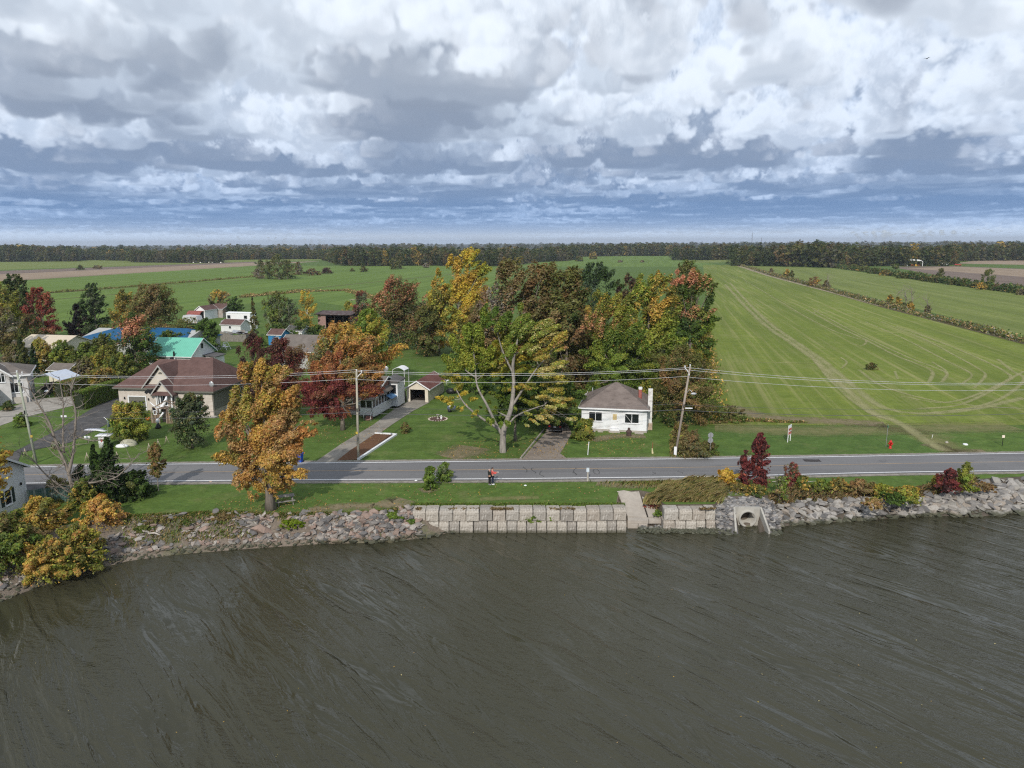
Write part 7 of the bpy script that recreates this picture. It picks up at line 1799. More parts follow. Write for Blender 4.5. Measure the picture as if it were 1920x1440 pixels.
PL = pole('greenish wooden utility pole left, in front of the pale paved yard', pl, 10.3, -.75, mat('green_pole_wood', (.31, .33, .26), .9, .2, 2.5, stretch=(1, 1, .15)), 1)
PM = pole('straight pale wooden utility pole at the corner of the timber edged bed', pm_, 10.1, .25, POLE, 1)
PR = pole('leaning weathered utility pole with a street lamp right of the white cottage', pr_, 10.4, 1.25, POLE2, -1, True)
dl, dr = Vector((-36, -2.6, 0)), Vector((92, 12, 0))
PLL = lambda dx, z: pl + dl + Vector((dx, 0, z)); PRR = lambda dx, z: pr_ + dr + Vector((dx, 0, z))
ALU = mat('bare_aluminium_wire', (.62, .62, .63), .4, .1, 3, metal=.3)
CABLE = mat('dark_cable', (.09, .09, .095), .6, .2, 3)
def wire(label, a, b, sag, r, m, group):
    pts = []
    for i in range(15):
        t = i / 14; p = a.lerp(b, t); p.z -= sag * 4 * t * (1 - t); pts.append(p)
    o_ = pts[7].copy()
    o = MB().tube([p - o_ for p in pts], r, 4).build('overhead_wire', m, loc=o_)
    tag(o, label, 'overhead wire', group)
SP_ = [('left off the picture to the greenish pole', PLL, PL), ('from the greenish pole to the straight pole', PL, PM), ('from the straight pole to the leaning pole', PM, PR), ('from the leaning pole out to the right', PR, PRR)]
for nm, f, g in SP_:
    s = 3.0 if g is PRR else .55
    gx = -.55 if g is PR or g is PRR else .55; fx = -.55 if f is PR else .55
    wire('uppermost pale overhead wire running ' + nm, f(0, 10.25), g(0, 10.3), s, .020, ALU, 'bare overhead wires')
    wire('second pale overhead wire on the side bracket ' + nm, f(fx, 10.05), g(gx, 10.1), s, .020, ALU, 'bare overhead wires')
    wire('lower pale overhead wire running ' + nm, f(0, 9.2), g(0, 9.3), s * .95, .018, ALU, 'bare overhead wires')
    wire('dark telephone cable running ' + nm, f(0, 5.4), g(0, 5.5), .45 if s < 1 else 2.0, .030, CABLE, 'dark telephone cables')
    wire('thin upper telephone cable running ' + nm, f(0, 6.0), g(0, 6.2), .4 if s < 1 else 1.8, .016, CABLE, 'dark telephone cables')
wire('thin service cable from the leaning pole to the white cottage', PR(0, 6.5), at(1216, 808) + Vector((.3, 1.6, 3.6)), .25, .014, CABLE, 'service cables')
wire('thin service cable from the straight pole to the porch house', PM(0, 6.5), at(641, 779) + Vector((2.5, 1.0, 3.8)), .5, .014, CABLE, 'service cables')

# ================================================================== people
def skinned(name, V, E, Rr, m, parent, sub=1):
    me = bpy.data.meshes.new(name); bm = bmesh.new(); lay = bm.verts.layers.skin.verify()
    vs = [bm.verts.new(v) for v in V]
    for v, r in zip(vs, Rr): v[lay].radius = (r, r) if isinstance(r, float) else r
    vs[0][lay].use_root = True
    for a, b in E: bm.edges.new((vs[a], vs[b]))
    bm.to_mesh(me); bm.free(); me.materials.append(m)
    o = link(name, me, parent)
    s = o.modifiers.new('skin', 'SKIN'); s.use_smooth_shade = True
    u = o.modifiers.new('sub', 'SUBSURF'); u.levels = u.render_levels = sub
    return o
SKIN = mat('skin', (.46, .27, .20), .6, .08, 8)
def person(label, loc, face, S, top_m, leg_m, shoe_m, hair_m, arms, bald=False):
    """face: heading angle about z (0 looks along +Y); arms: for each side (elbow, wrist) in body space, metres for a 1.75 m person"""
    root = empty('person', loc, face, label, 'person'); root.scale = (S, S, S)
    V = [(0, 0, .95), (0, -.01, 1.15), (0, -.01, 1.36), (0, .0, 1.48), (0, .015, 1.58), (0, .02, 1.68)]; E = [(0, 1), (1, 2), (2, 3), (3, 4), (4, 5)]; Rr = [.13, .125, .14, .055, .088, .082]
    V += [(0, .12, 1.57)]; E += [(4, 6)]; Rr += [.022]                                       # nose
    for s in (-1, 1): V += [(s * .095, .01, 1.585)]; E += [(4, len(V) - 1)]; Rr += [.02]      # ears
    J = {}
    for s, (el, wr) in zip((-1, 1), arms):
        b = len(V); V += [(s * .17, -.01, 1.40), tuple(el), tuple(wr)]; E += [(2, b), (b, b + 1), (b + 1, b + 2)]; Rr += [.058, .042, .030]
        d = (Vector(wr) - Vector(el)).normalized(); side = Vector((0, 0, 1)).cross(d).normalized() if abs(d.z) < .9 else Vector((1, 0, 0))
        pa = Vector(wr) + d * .07; V += [tuple(pa)]; E += [(b + 2, b + 3)]; Rr += [.034]
        for i, L_ in enumerate((.065, .08, .085, .075)):
            o = side * (.026 * (i - 1.5)); c = len(V)
            V += [tuple(pa + o + d * .04), tuple(pa + o + d * (.04 + L_ * .8) + Vector((0, 0, -.03)))]; E += [(b + 3, c), (c, c + 1)]; Rr += [.010, .008]
        c = len(V); V += [tuple(Vector(wr) + d * .03 - side * .045 * s + Vector((0, 0, .02))), tuple(Vector(wr) + d * .075 - side * .06 * s + Vector((0, 0, .03)))]; E += [(b + 2, c), (c, c + 1)]; Rr += [.013, .010]
    L_ = {}
    for s in (-1, 1):
        b = len(V); V += [(s * .095, 0, .88), (s * .10, .02, .50), (s * .105, -.02, .09), (s * .115, .13, .035)]; E += [(0, b), (b, b + 1), (b + 1, b + 2), (b + 2, b + 3)]; Rr += [.095, .062, .042, .035]
    skinned('body', V, E, Rr, SKIN, root)
    V = [(0, 0, .90), (0, -.01, 1.15), (0, -.01, 1.36), (0, .0, 1.46)]; E = [(0, 1), (1, 2), (2, 3)]; Rr = [(.185, .14), (.175, .14), (.18, .15), .075]
    for s, (el, wr) in zip((-1, 1), arms):
        b = len(V); V += [(s * .19, -.01, 1.39), tuple(el), tuple(Vector(wr) - (Vector(wr) - Vector(el)) * .08)]; E += [(2, b), (b, b + 1), (b + 1, b + 2)]; Rr += [.085, .066, .052]
    skinned('jacket', V, E, [r if isinstance(r, tuple) else float(r) for r in Rr], top_m, root)
    V = [(0, 0, .97)]; E = []; Rr = [.165]
    for s in (-1, 1):
        b = len(V); V += [(s * .10, 0, .85), (s * .105, .02, .50), (s * .11, -.015, .10)]; E += [(0, b), (b, b + 1), (b + 1, b + 2)]; Rr += [.115, .085, .07]
    skinned('trousers', V, E, Rr, leg_m, root)
    for s in (-1, 1):
        MB().ell((s * .115, .06, .05), (.058, .15, .06), 10, 6).build('shoe', shoe_m, root, True)
    h = MB().ell((0, -.005, 1.665 if not bald else 1.63), (.098, .112, .075 if not bald else .06), 10, 6)
    h.build('hair', hair_m, root, True)
    return root
JEANS = mat('dark_jeans', (.018, .026, .05), .9, .2, 6)
pb_ = at(921, 909.5)
person('person in dark jacket and trousers with thin grey hair, left of the pair', at(918.0, 909.3), math.radians(-62), 1.0, mat('dark_jacket', (.022, .024, .022), .8, .2), mat('black_trousers', (.012, .012, .016), .9), mat('grey_shoes', (.28, .30, .30)), mat('thin_grey_hair', (.42, .30, .25), .8), [((-.27, .02, 1.12), (-.22, .18, .95)), ((.27, .02, 1.12), (.2, .2, .98))], True)
person('person in coral red jacket and dark jeans holding something out with both hands', at(923.6, 908.6), math.radians(-78), 1.04, mat('coral_jacket', (.62, .11, .10), .8, .12), JEANS, mat('white_shoes', (.72, .72, .70)), mat('dark_hair', (.03, .02, .016), .8), [((-.23, .16, 1.14), (-.10, .42, 1.20)), ((.23, .16, 1.14), (.10, .42, 1.20))])
ctl = at(923.6, 908.6); d_ = Vector((math.sin(math.radians(78)), math.cos(math.radians(78)), 0))
o = bx(-.09, .09, -.04, .04, 0, .035).build('remote_control', mat('pale_plastic', (.6, .6, .6), .5), loc=ctl + d_ * .56 * 1.04 + Vector((0, 0, 1.22 * 1.04)), rz=math.radians(-78)); tag(o, 'small pale remote control held out by the person in the coral jacket', 'remote control')

# ================================================================== vehicles
cr_ = empty('parked_car', at(1040, 812), -ROW, 'black hatchback seen from behind, parked in the shade on the gravel drive', 'car')
PAINT = mat('black_car_paint', (.008, .008, .010), .25, .1, 2, spec=.6)
pr = [(0, .35), (0, .95), (.08, 1.02), (.55, 1.48), (1.2, 1.52), (2.2, 1.48), (3.0, 1.02), (4.1, .88), (4.3, .6), (4.3, .3), (3.75, .3), (3.6, .55), (3.3, .55), (3.1, .3), (1.15, .3), (1.0, .55), (.65, .55), (.5, .3)]
mb = MB(); vs = []
for xx, tp in ((-.86, 0), (-.80, 1), (.80, 1), (.86, 0)):
    for y, z in pr: vs.append((xx * (.86 if z > 1.1 else 1), y, z + (.0 if tp else -.0)))
n = len(pr); mb.add(vs, [tuple(range(n)), tuple(range(3 * n, 4 * n))] + [(k * n + i, k * n + (i + 1) % n, (k + 1) * n + (i + 1) % n, (k + 1) * n + i) for k in range(3) for i in range(n)])
mb.build('body', PAINT, cr_)
MB().add([(-.62, .09, 1.06), (.62, .09, 1.06), (.56, .50, 1.43), (-.56, .50, 1.43)], [(0, 1, 2, 3)]).build('rear_window', GLASS, cr_)
bx(-.88, .88, -.1, .06, .36, .62).build('bumper', PAINT, cr_); bx(-.86, .86, -.105, -.1, .36, .40).build('bumper_trim', STEEL, cr_)
RL = mat('red_lens', (.25, .012, .012), .2)
for s in (-1, 1): bx(min(s * .58, s * .84), max(s * .58, s * .84), -.03, .02, .78, .98).build('tail_light', RL, cr_)
bx(-.16, .16, -.03, -.002, .74, .88).build('licence_plate', WHITE, cr_)
for s in (-1, 1):
    MB().add([(s * .75, .7, 1.06), (s * .75, 2.75, 1.05), (s * .70, 2.2, 1.42), (s * .70, .9, 1.43)], [(0, 1, 2, 3)]).build('side_window', GLASS, cr_)
    for y in (.82, 3.45):
        w_ = MB().tube([(s * .68, y, .31), (s * .88, y, .31)], .31, 14).build('wheel', BLACKM, cr_); MB().tube([(s * .885, y, .31), (s * .895, y, .31)], .2, 10).build('rim', STEEL, w_)

# ================================================================== signs and street furniture
S1 = empty('road_sign', at(1331, 853), math.radians(6), 'grey post with two sign backs on the verge right of the leaning pole', 'sign')
MB().tube([(0, 0, -.1), (0, 0, 2.6)], .035, 6).build('post', STEEL, S1)
for z, r in ((2.32, .34), (1.72, .33)): MB().prism([(r * math.cos(math.pi / 4 * i + math.pi / 8), z + r * math.sin(math.pi / 4 * i + math.pi / 8)) for i in range(8)], .04, .055, 'y').build('sign_plate', STEEL, S1)
S1 = empty('notice_board', at(1479, 828), math.radians(50), 'tilted roadside board, pale with a red panel, on two thin legs in the grass', 'sign')
for x in (-.45, .45): MB().tube([(x, 0, -.1), (x * .9 + .1, 0, 2.0)], .045, 5).build('leg', WHITE, S1)
bx(-.55, .55, -.05, -.003, .85, 2.1).build('board', WHITE, S1); bx(-.5, .5, -.065, -.052, .95, 1.72).build('red_panel', mat('red_sign_panel', (.44, .12, .10), .6), S1); bx(-.42, .42, -.075, -.067, 1.3, 1.42).build('pale_band', WHITE, S1)
S1 = empty('street_name_sign', at(1661, 838), math.radians(70), 'thin pole with a small green street sign behind the red hydrant', 'sign')
MB().tube([(0, 0, -.1), (0, 0, 2.75)], .03, 6).build('post', STEEL, S1); bx(-.3, .3, -.02, .02, 2.4, 2.6).build('sign_plate', mat('green_sign', (.02, .24, .12), .5), S1)
hy = empty('fire_hydrant', at(1669, 840.5), 0, 'red fire hydrant in the grass beside the road', 'fire hydrant')
RED = mat('hydrant_red', (.50, .018, .012), .45, .08)
MB().lathe([(.19, -.05), (.19, .05), (.13, .06), (.13, .7), (.17, .71), (.17, .78), (.15, .8), (.12, .9), (.05, .98), (.04, 1.03)], 12).build('barrel', RED, hy, True)
for a, b in (((-.14, 0, .58), (-.26, 0, .58)), ((.14, 0, .58), (.26, 0, .58)), ((0, -.13, .52), (0, -.27, .52))): MB().tube([a, b], [.09, .1], 8).build('outlet_cap', RED, hy)
s1 = empty('small_sign', at(1879, 836), 0, 'small pale sign on a short dark post near the right edge', 'sign')
MB().tube([(0, 0, -.1), (0, 0, 1.1)], .035, 5).build('post', BLACKM, s1); bx(-.16, .16, -.04, .0, 1.0, 1.32).build('sign_plate', mat('cream_sign', (.72, .62, .52)), s1)
o = MB().lathe([(.28, 0), (.28, .10), (.22, .14)], 12).build('utility_cover', WHITE, loc=at(1810, 834)); tag(o, 'low white round utility cover in the grass by the field entrance', 'cover')
o = MB().ell((0, 0, .1), (.2, .15, .14), 8, 5).build('field_stone', CONC, loc=at(1775, 831)); tag(o, 'small pale stone beside the field entrance', 'stone')
for px, pb, h_, m_, nm, lb in ((1747, 822, .5, WHITE, 'marker_stick', 'tiny white stick in the grass at the field entrance'), (1102, 853, 1.55, WHITE, 'lawn_stake', 'slender white stake on the lawn before the white cottage')):
    o = MB().tube([(0, 0, -.1), (.05, 0, h_ * .5), (.12, .03, h_)], .045 if h_ > 1 else .025, 5).build(nm, m_, loc=at(px, pb)); tag(o, lb, 'stake')
s1 = empty('lawn_stake', at(1223, 850), 0, 'rusty stake with a pale painted foot on the lawn before the white cottage', 'stake')
MB().tube([(0, 0, .55), (.03, 0, 1.35)], .04, 5).build('stake_top', RUST, s1); MB().tube([(.04, 0, -.1), (-.03, 0, .6)], [.13, .06], 6).build('stake_foot', mat('cream_paint', (.62, .55, .33)), s1)
s1 = empty('marker_post', at(1102, 902), 0, 'short pale concrete post with a small silver plate at the road edge', 'post')
MB().tube([(0, 0, -.1), (0, 0, .95)], [.13, .07], 6).build('post', CONC, s1); bx(-.15, .15, .06, .08, .95, 1.4).build('plate', mat('silver_plate', (.52, .58, .64), .4), s1)
for px, py, lb in ((780, 902, 'small white scrap lying at the road edge left of the green shrubs'), (985, 911, 'small white litter on the lawn right of the two people'), (395, 904, 'flat brown stones at the road edge left of the gold maple')):
    o = MB().ell((0, 0, .05), (.16, .1, .07), 7, 5).build('litter', WHITE if px != 395 else mat('tan_stone', (.38, .28, .22)), loc=at(px, py)); tag(o, lb, 'litter')

# ================================================================== gardens and yards
bd = empty('garden_bed', at(690, 838), 0, 'bark mulch bed with white timber edging beside the grey drive', 'garden bed'); O = Vector(bd.location)
pts = [at(*p) - O for p in ((703, 814), (741, 816), (674, 862), (632, 864), (655, 846))]
MB().add([(p.x, p.y, .05) for p in pts], [tuple(range(len(pts)))]).build('mulch', soil_mat('bark_mulch', (.12, .062, .035), (.17, .09, .05), False, 2.0), bd)
def beam(a, b, w, h, m, root, name):
    A, B = at(*a) - O, at(*b) - O; d = B - A; M_ = Matrix.Translation(A) @ Matrix.Rotation(math.atan2(d.y, d.x), 4, 'Z'); return MB().box(0, d.length, -w / 2, w / 2, 0, h, M_).build(name, m, root)
beam((672, 862.5), (743, 816), .3, .22, WHITE, bd, 'timber'); beam((703, 813), (718, 814), .16, .16, WHITE, bd, 'timber'); beam((719, 814.2), (741, 815.3), .16, .2, WHITE, bd, 'timber')
rg = empty('stone_ring', at(821, 786), 0, 'round flower bed ringed with pale stones on the front lawn', 'flower bed'); k = 17 / ppm(821, 786)
MB().prism([(k * .93 * math.cos(i * math.pi / 10), k * .93 * math.sin(i * math.pi / 10)) for i in range(20)], .0, .06, 'z').build('soil', mat('bed_soil', (.09, .05, .038), .95, .3, 4), rg)
rnd = random.Random(2)
for i in range(22):
    a = i * math.pi / 11; o = link('stone', rock_mesh('stone', 600 + i % 5, mat('ring_stone', (.52, .44, .38), .9, .2), .6), rg); o.location = (k * math.cos(a), k * math.sin(a), .06); o.scale = (.17, .14, .14); o.rotation_euler = (0, 0, a)
MB().lathe([(.2, .06), (.07, .15), (.07, .5), (.25, .6), (.25, .66)], 10).build('bird_bath', CONC, rg)
MB().lathe([(.12, .06), (.14, .3), (.07, .42), (.1, .55), (.02, .66)], 8, (.5, -.2, 0)).build('statuette', WHITE, rg)
o = empty('garden_urn', at(1179, 817), 0, 'dark brown urn like garden ornament in front of the white cottage', 'urn')
MB().lathe([(.3, 0), (.34, .12), (.24, .2), (.38, .5), (.36, .62), (.2, .75), (.14, .9), (.19, 1.0), (.02, 1.08)], 12).build('urn_body', mat('dark_terracotta', (.075, .048, .042), .8, .3), o, True)
bn = empty('wheelie_bin', at(563, 867), -.2, 'blue wheelie bin at the road edge behind the gold maple', 'bin'); BL_ = mat('blue_plastic', (.015, .08, .42), .45, .06)
MB().add([(-.24, -.26, .08), (.24, -.26, .08), (.24, .2, .08), (-.24, .2, .08), (-.3, -.34, 1.0), (.3, -.34, 1.0), (.3, .32, 1.0), (-.3, .32, 1.0)], [(0, 3, 2, 1), (4, 5, 6, 7), (0, 1, 5, 4), (1, 2, 6, 5), (2, 3, 7, 6), (3, 0, 4, 7)]).build('bin_body', BL_, bn)
bx(-.32, .32, -.37, .36, 1.002, 1.08).build('lid', BL_, bn)
for s in (-1, 1): MB().tube([(s * .25, .24, .1), (s * .31, .24, .1)], .1, 10).build('wheel', BLACKM, bn)
pt = empty('picnic_table', at(534, 944), math.radians(22), 'grey weathered picnic table beside the gold maple trunk', 'picnic table')
for i in range(5): bx(-.9, .9, -.38 + i * .155, -.38 + i * .155 + .14, .74, .78).build('table_plank', GREYW, pt)
for s in (-1, 1):
    for j in range(2): y = s * .72 + (j - .5) * .15; bx(-.9, .9, y - .065, y + .065, .43, .47).build('bench_plank', GREYW, pt)
for x in (-.65, .65):
    bx(x - .04, x + .04, -.82, .82, .36, .428).build('bench_bearer', GREYW, pt); bx(x - .04, x + .04, -.36, .36, .66, .738).build('top_bearer', GREYW, pt)
    for s in (-1, 1): MB().tube([(x + .06, s * .3, .70), (x + .06, s * .68, 0)], .055, 4).build('leg', GREYW, pt)
# green board fence
A, B = at(54, 950), at(208, 931); d = B - A; n = int(d.length / .17)
fn = empty('green_board_fence', A, math.atan2(d.y, d.x), 'weathered green board fence from the clapboard house to the cedars', 'fence')
GF = [mat('green_fence_a', (.06, .115, .105), .9, .3, 3), mat('green_fence_b', (.085, .14, .125), .9, .3, 3), mat('green_fence_c', (.20, .24, .22), .9, .3, 3)]
rnd = random.Random(6); bm_ = [MB().box(0, .145, -.012, .012, 0, 1, None).mesh('board', g) for g in GF]
for i in range(n):
    o = link('board', bm_[rnd.choice((0, 0, 1, 1, 2))], fn); o.location = (i * .17, 0, .05); o.scale = (1, 1, 1.55 + rnd.uniform(-.05, .05))
for z in (.4, 1.3): bx(0, d.length, .014, .06, z, z + .09).build('rail', GF[0], fn)
for i in range(0, n, 12): bx(i * .17, i * .17 + .1, .062, .16, -.2, 1.6).build('fence_post', GF[0], fn)
# decorations in front of the brick bungalow
ht = empty('pallet_hut', at(312, 794), -.12, 'rough hut and fence of pallet boards with a peaked top before the brick bungalow', 'hut'); rnd = random.Random(12)
PW = [mat('pallet_a', (.24, .17, .115), .9, .3, 4), mat('pallet_b', (.30, .235, .18), .9, .3, 4), mat('pallet_c', (.16, .11, .08), .9, .3, 4)]
for i in range(26):
    x = -2.2 + i * .17
    if -.95 < x < -.15: continue
    hh = 1.5 + .3 * math.sin(i * 1.7) + rnd.uniform(-.1, .1); M_ = Matrix.Translation((x, 0, 0)) @ Matrix.Rotation(rnd.uniform(-.05, .05), 4, 'Y')
    MB().box(0, .12, -.02, .02, 0, hh, M_).build('board', PW[i % 3], ht)
for i in range(9): bx(-1.2 + i * .16, -1.2 + i * .16 + .14, .0, 1.2, 2.0 + .05 * (i % 2), 2.06 + .05 * (i % 2)).build('roof_board', PW[i % 3], ht)
for x in (-1.15, .1): bx(x, x + .14, .03, .17, 0, 2.0).build('post', PW[2], ht)
MB().tube([(-2.4, .9, 1.9), (-.4, .9, 3.0), (1.8, .9, 1.9)], .06, 4).tube([(-2.4, 1.5, 1.9), (-.4, 1.5, 3.0), (1.8, 1.5, 1.9)], .06, 4).build('ridge_poles', PW[0], ht)
for x, z in ((-1.7, 1.2), (1.2, 1.1)): MB().box(x, x + .5, -.06, -.03, z, z + .07).box(x, x + .5, -.06, -.03, z + .53, z + .6).box(x, x + .07, -.06, -.03, z + .07, z + .53).box(x + .43, x + .5, -.06, -.03, z + .07, z + .53).build('white_frame', WHITE, ht)
bx(-.9, -.2, .6, .65, 0, 1.9).build('opening_shade', DARK, ht)  # dark panel painting the shade inside the hut opening
def deco(name, px, pb, label, cat, parts, z=0, rz=0):
    r = empty(name, at(px, pb, z), rz, label, cat)
    for nm, mb, m in parts: mb.build(nm, m, r, True)
    return r
PUMP = mat('pumpkin_orange', (.55, .17, .02), .5, .1)
deco('ghost_figure', 296, 792, 'tall white draped ghost figure leaning before the brick bungalow', 'decoration', [('drape', MB().tube([(0, .6, 1.2), (.5, .6, 2.0), (1.1, .6, 3.0), (1.25, .6, 3.5)], [.35, .26, .22, .1], 8), WHITE), ('arm', MB().tube([(.3, .6, 1.8), (-.6, .6, 2.2), (-1.1, .6, 2.7)], [.12, .1, .05], 6), WHITE), ('robe', MB().tube([(-.5, .8, 0), (-.6, .8, 1.2), (-.9, .8, 2.0)], [.4, .3, .12], 7), mat('black_cloth', (.012, .012, .02), .9))])
deco('ghost_figure', 297, 803, 'small white egg headed ghost with black base on the lawn before the hut', 'decoration', [('head', MB().ell((0, 0, 1.0), (.24, .24, .34), 10, 8), WHITE), ('base', MB().lathe([(.42, 0), (.36, .25), (.16, .6), (.12, .72)], 10), BLACKM), ('arm', MB().tube([(.1, 0, 1.2), (.5, .1, 1.7), (.8, .1, 2.1)], [.1, .09, .14], 6), WHITE)])
for px, pb, z, lb in ((323, 768, 0, 'orange pumpkin on the porch ledge of the brick bungalow'), (278, 790, 0, 'orange pumpkin beside the pallet hut, left'), (334, 792, 0, 'orange pumpkin beside the pallet hut, right')):
    zz = 1.0 if px == 323 else .1
    deco('pumpkin', px, pb, lb, 'pumpkin', [('rind', MB().ell((0, 0, zz + .28), (.34, .34, .28), 12, 8), PUMP), ('stalk', MB().tube([(0, 0, zz + .53), (.03, 0, zz + .66)], .03, 5), WOOD)])
deco('parrot_figure', 232, 771, 'scarlet bird figure on the brick wall left of the garage door', 'decoration', [('bird_body', MB().ell((0, -.1, 2.1), (.24, .14, .36), 8, 6), mat('scarlet', (.45, .03, .02), .6)), ('wing', MB().ell((-.2, -.12, 2.0), (.1, .06, .34), 6, 5), mat('scarlet', (.45, .03, .02))), ('tail', MB().tube([(0, -.1, 1.8), (.1, -.1, 1.3)], [.1, .03], 5), BLACKM)])
deco('spider_figure', 237, 776, 'black spiky figure standing at the left corner of the brick bungalow', 'decoration', [('figure_body', MB().tube([(0, 0, 0), (0, 0, .9), (.05, 0, 1.3)], [.25, .2, .08], 7), BLACKM), ('spikes', MB().tube([(-.5, 0, 1.4), (0, 0, .9), (.5, 0, 1.5)], [.03, .08, .03], 5).tube([(-.4, 0, .5), (0, 0, .8), (.5, 0, .6)], .04, 4), BLACKM)])
deco('bat_figure', 289, 776, 'black ragged bat shape hanging from the eave of the brick bungalow', 'decoration', [('ragged_wings', MB().add([(-.8, -.6, 3.3), (-.3, -.6, 3.75), (.1, -.6, 3.7), (.5, -.6, 3.8), (.55, -.6, 3.1), (.3, -.6, 3.3), (.05, -.6, 2.95), (-.2, -.6, 3.25), (-.5, -.6, 3.0)], [(0, 1, 2, 8), (2, 7, 8), (2, 6, 7), (2, 5, 6), (2, 3, 4, 5)]).add([(-.8, -.55, 3.3), (-.3, -.55, 3.75), (.1, -.55, 3.7), (.5, -.55, 3.8), (.55, -.55, 3.1), (.3, -.55, 3.3), (.05, -.55, 2.95), (-.2, -.55, 3.25), (-.5, -.55, 3.0)], [(0, 1, 2, 8), (2, 7, 8), (2, 6, 7), (2, 5, 6), (2, 3, 4, 5)]), BLACKM)])
# lawn display on the left
deco('white_box_display', 197, 838, 'white display box with a red mark on the lawn behind the cedars', 'box', [('box', MB().box(-.5, .5, -.4, .4, 0, 1.5), WHITE), ('red_mark', MB().ell((-.1, -.42, .95), (.16, .02, .2), 8, 6), RED), ('tilted_lid', MB().box(-.7, 1.0, -.6, .5, 1.52, 1.58, Matrix.Rotation(.06, 4, 'X')), WHITE)])
deco('white_banner', 179, 806, 'white printed banner lying flat on the grass beside the asphalt driveway', 'banner', [('banner_sheet', MB().box(-1.3, 1.0, -.5, .5, .03, .07, Matrix.Rotation(-.1, 4, 'Z')), mat('grey_print_on_white', (.62, .63, .68), .7, .35, 5)), ('fold', MB().box(.4, 1.8, -.9, -.2, .2, .26, Matrix.Rotation(.15, 4, 'Y')), WHITE)])
deco('white_sheet_heap', 229, 838, 'white crumpled sheet heap under the round yellow green bush', 'sheet', [('sheet_fold', MB().ell((0, 0, .1), (.8, .5, .28), 10, 6), WHITE), ('stone_mound', MB().ell((.3, .9, .0), (1.1, .8, .75), 10, 6), mat('pale_mound', (.40, .39, .30), .9, .25, 3))])
for px, pb, w_, lb in ((165, 830, .75, 'small white sign board on the lawn between the bare tree stems'), (121, 790, .8, 'white number board beside the asphalt driveway')):
    deco('small_board', px, pb, lb, 'sign', [('post', MB().tube([(0, 0, -.1), (0, 0, .7)], .035, 5), GREYW), ('board', MB().box(-w_ / 2, w_ / 2, -.05, -.01, .5, .85), WHITE)])
for px, pb, lb in ((48, 856, 'tripod of pale sticks, leftmost on the lawn'), (65, 862, 'tripod of pale sticks just left of the greenish pole'), (164, 864, 'tripod of pale sticks on the lawn behind the bare tree'), (220, 862, 'tripod of pale sticks right of the tall cedar top'), (280, 846, 'tripod of pale sticks left of two in the front lawn'), (313, 832, 'tripod of pale sticks nearest the grey green tree'), (297, 838, 'tripod of pale sticks between its two neighbours on the front lawn')):
    mb = MB()
    for a in (0, 2.1, 4.2): mb.tube([(.32 * math.cos(a), .32 * math.sin(a), 0), (-.04 * math.cos(a), -.04 * math.sin(a), .95)], .028, 4)
    deco('stick_tripod', px, pb, lb, 'tripod', [('sticks', mb, mat('pale_stick', (.46, .38, .31)))])
SEED[0] += 1
shrub('low flower patch with white blooms on the lawn beside the asphalt driveway', 105, 842, 828, 11, [('green', 1.2), ('crimson', .3), ((.6, .6, .5), .35)], 900, .14, K=12)
deco('blue_figure', 204, 800, 'small blue grey figure with raised arms by the round bush', 'decoration', [('figure_body', MB().tube([(0, 0, 0), (0, 0, .7), (0, 0, 1.1)], [.2, .16, .08], 7), mat('blue_grey_cloth', (.12, .17, .2))), ('arms', MB().tube([(-.5, 0, 1.3), (0, 0, .8), (.5, 0, 1.2)], .05, 5), WHITE)])
# behind the garage and on the back lawn
deco('white_tarp', 846, 726, 'white tarpaulin over a frame right of the open garage', 'tarpaulin', [('tarp', MB().prism([(-.9, .9), (.2, 1.5), (1.3, .95), (1.3, 1.0), (.2, 1.58), (-.9, .96)], 0, 1.8, 'y'), WHITE), ('legs', MB().tube([(-.8, .1, 0), (-.8, .1, .9)], .04, 4).tube([(1.2, .1, 0), (1.2, .1, .9)], .04, 4), STEEL)])
deco('junk_pile', 846, 738, 'dark pile of bundles beside the open garage wall', 'junk', [('bundle', MB().ell((0, 0, .4), (.9, .6, .5), 9, 6), BLACKM), ('bundle', MB().ell((.9, .3, .3), (.5, .5, .4), 9, 6), DARK)])
deco('garden_cart', 847, 772, 'dark garden cart with pale load on the lawn left of the spreading maple', 'cart', [('tub', MB().box(-.6, .6, -.4, .4, .4, .8), mat('slate_blue_paint', (.09, .12, .16), .6)), ('load', MB().ell((0, 0, .82), (.5, .3, .16), 8, 5), mat('pale_bag', (.5, .5, .48))), ('wheel', MB().tube([(-.3, -.45, .25), (-.3, .45, .25)], .25, 10), BLACKM), ('handle', MB().tube([(.6, 0, .6), (1.3, 0, .9)], .03, 4), STEEL)])
for px, pb, lb in ((777, 650, 'white garden chair under the dark maple, left one'), (788, 651, 'white garden chair under the dark maple, right one')):
    deco('garden_chair', px, pb, lb, 'chair', [('seat', MB().box(-.35, .35, -.35, .35, .4, .48), WHITE), ('backrest', MB().box(-.35, .35, .28, .35, .481, 1.1), WHITE), ('leg', MB().tube([(-.3, -.3, 0), (-.3, -.3, .4)], .04, 4), WHITE), ('leg', MB().tube([(.3, -.3, 0), (.3, -.3, .4)], .04, 4), WHITE)])
# wrapped bales far left
rnd = random.Random(21)
for i, x in enumerate((356, 363, 369, 376, 379, 386, 392, 398, 404, 414)):
    o = MB().tube([(-.75, 0, .75), (.75, 0, .75)], .75, 10).build('wrapped_bale', mat('white_bale_wrap', (.62, .60, .55), .5), loc=at(x, 493 + rnd.uniform(-.3, .6)), rz=rnd.uniform(-.6, .6)); tag(o, 'white wrapped hay bale in the row before the far left wood', 'hay bale', 'white wrapped hay bales in a far row')
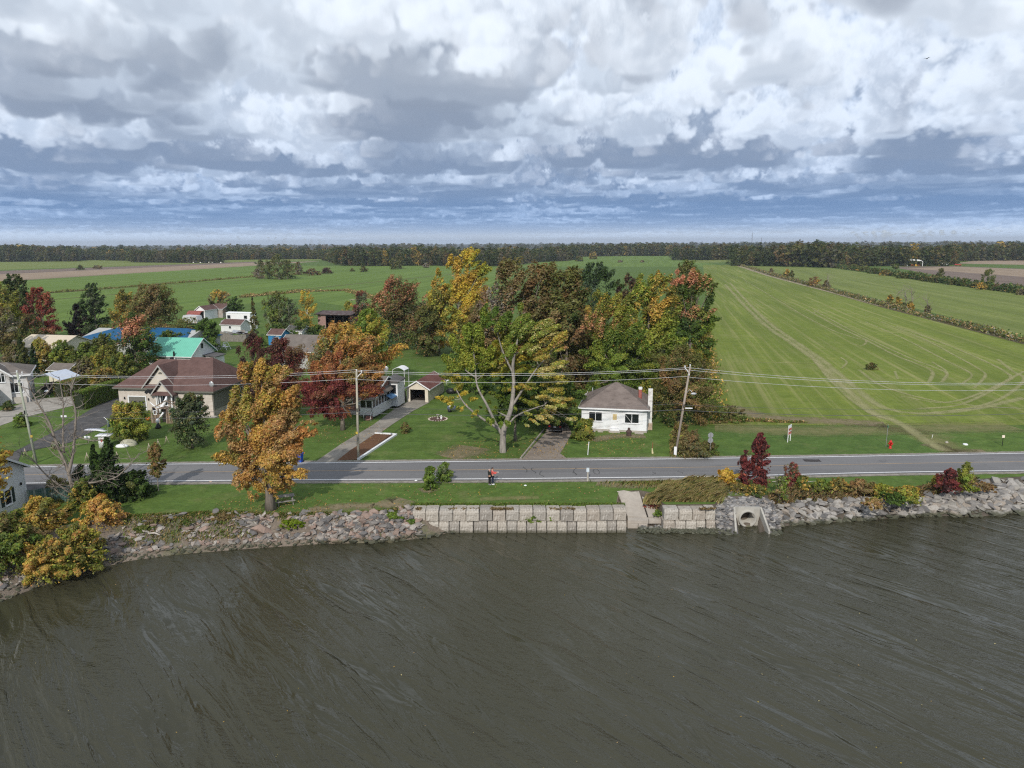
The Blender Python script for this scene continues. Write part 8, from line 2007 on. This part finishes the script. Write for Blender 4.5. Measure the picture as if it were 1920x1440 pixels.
# radio masts and the bird
def mast(label, px, dist, top_px, w):
    d = ray(px, top_px); x, y = d[0] / d[1] * dist, dist; zt = CAM_H + d[2] / d[1] * dist
    r = empty('radio_mast', (x, y, 0), .3, label, 'radio mast'); mb = MB(); nb = int(zt / 5)
    c = [(w * math.cos(a), w * math.sin(a)) for a in (0, 2.09, 4.19)]
    for cx, cy in c: mb.tube([(cx, cy, 0), (cx, cy, zt)], .16, 4)
    for i in range(nb):
        z0, z1 = zt * i / nb, zt * (i + 1) / nb
        for j in range(3): mb.tube([(*c[j], z0), (*c[(j + 1) % 3], z1)], .08, 3)
    mb.build('lattice', mat('mast_steel', (.16, .165, .18), .7), r); MB().tube([(0, 0, zt), (0, 0, zt + 5)], .12, 4).build('antenna', STEEL, r)
mast('taller lattice radio mast above the far wood on the right', 1411, 2300, 436, 1.0)
mast('shorter lattice radio mast right of the taller one', 1428, 2300, 446, .8)
d = Vector(ray(1738, 110)).normalized(); bp = Vector((0, 0, CAM_H)) + d * 200
bd_ = empty('flying_bird', bp, .6, 'dark bird flying with raised wings high in the grey clouds', 'bird')
MB().tube([(-.34, 0, -.02), (-.15, 0, 0), (.12, 0, .02), (.26, 0, .05), (.33, 0, .03)], [.03, .09, .08, .05, .01], 7).build('body', BLACKM, bd_, True)
for s in (-1, 1): MB().add([(.15, 0, .03), (-.12, 0, .03), (-.10, s * .35, .18), (-.02, s * .75, .2), (.12, s * .4, .17), (.15, 0, .05), (-.12, 0, .05), (-.10, s * .35, .2), (-.02, s * .75, .215), (.12, s * .4, .19)], [(0, 1, 2, 4), (2, 3, 4), (5, 6, 7, 9), (7, 8, 9)]).build('wing', BLACKM, bd_)
MB().add([(-.3, -.05, 0), (-.3, .05, 0), (-.5, .11, .01), (-.5, -.11, .01)], [(0, 1, 2, 3)]).build('tail', BLACKM, bd_)
# floating leaves on the water
rng = np.random.default_rng(91); n = 60
P_ = np.array([list(at(rng.uniform(-60, 1980), rng.uniform(1030, 1440) if i % 3 else rng.uniform(1200, 1440), WATER_Z + .03)) for i in range(n)])
N_ = unit(rng.normal(size=P_.shape) * .15 + np.array([0, 0, 1.])); V, Q = leaf_quads(rng, P_, N_, .065 * (.6 + .8 * rng.random(n)))
me = fast_mesh('floating_leaves', V, Q, LEAF, np.repeat(np.array([PAL[c] for c in ('yellow', 'cream', 'tan', 'gold')])[rng.integers(0, 4, n)], 3, 0))
tag(link('floating_leaves', me), kind='stuff')
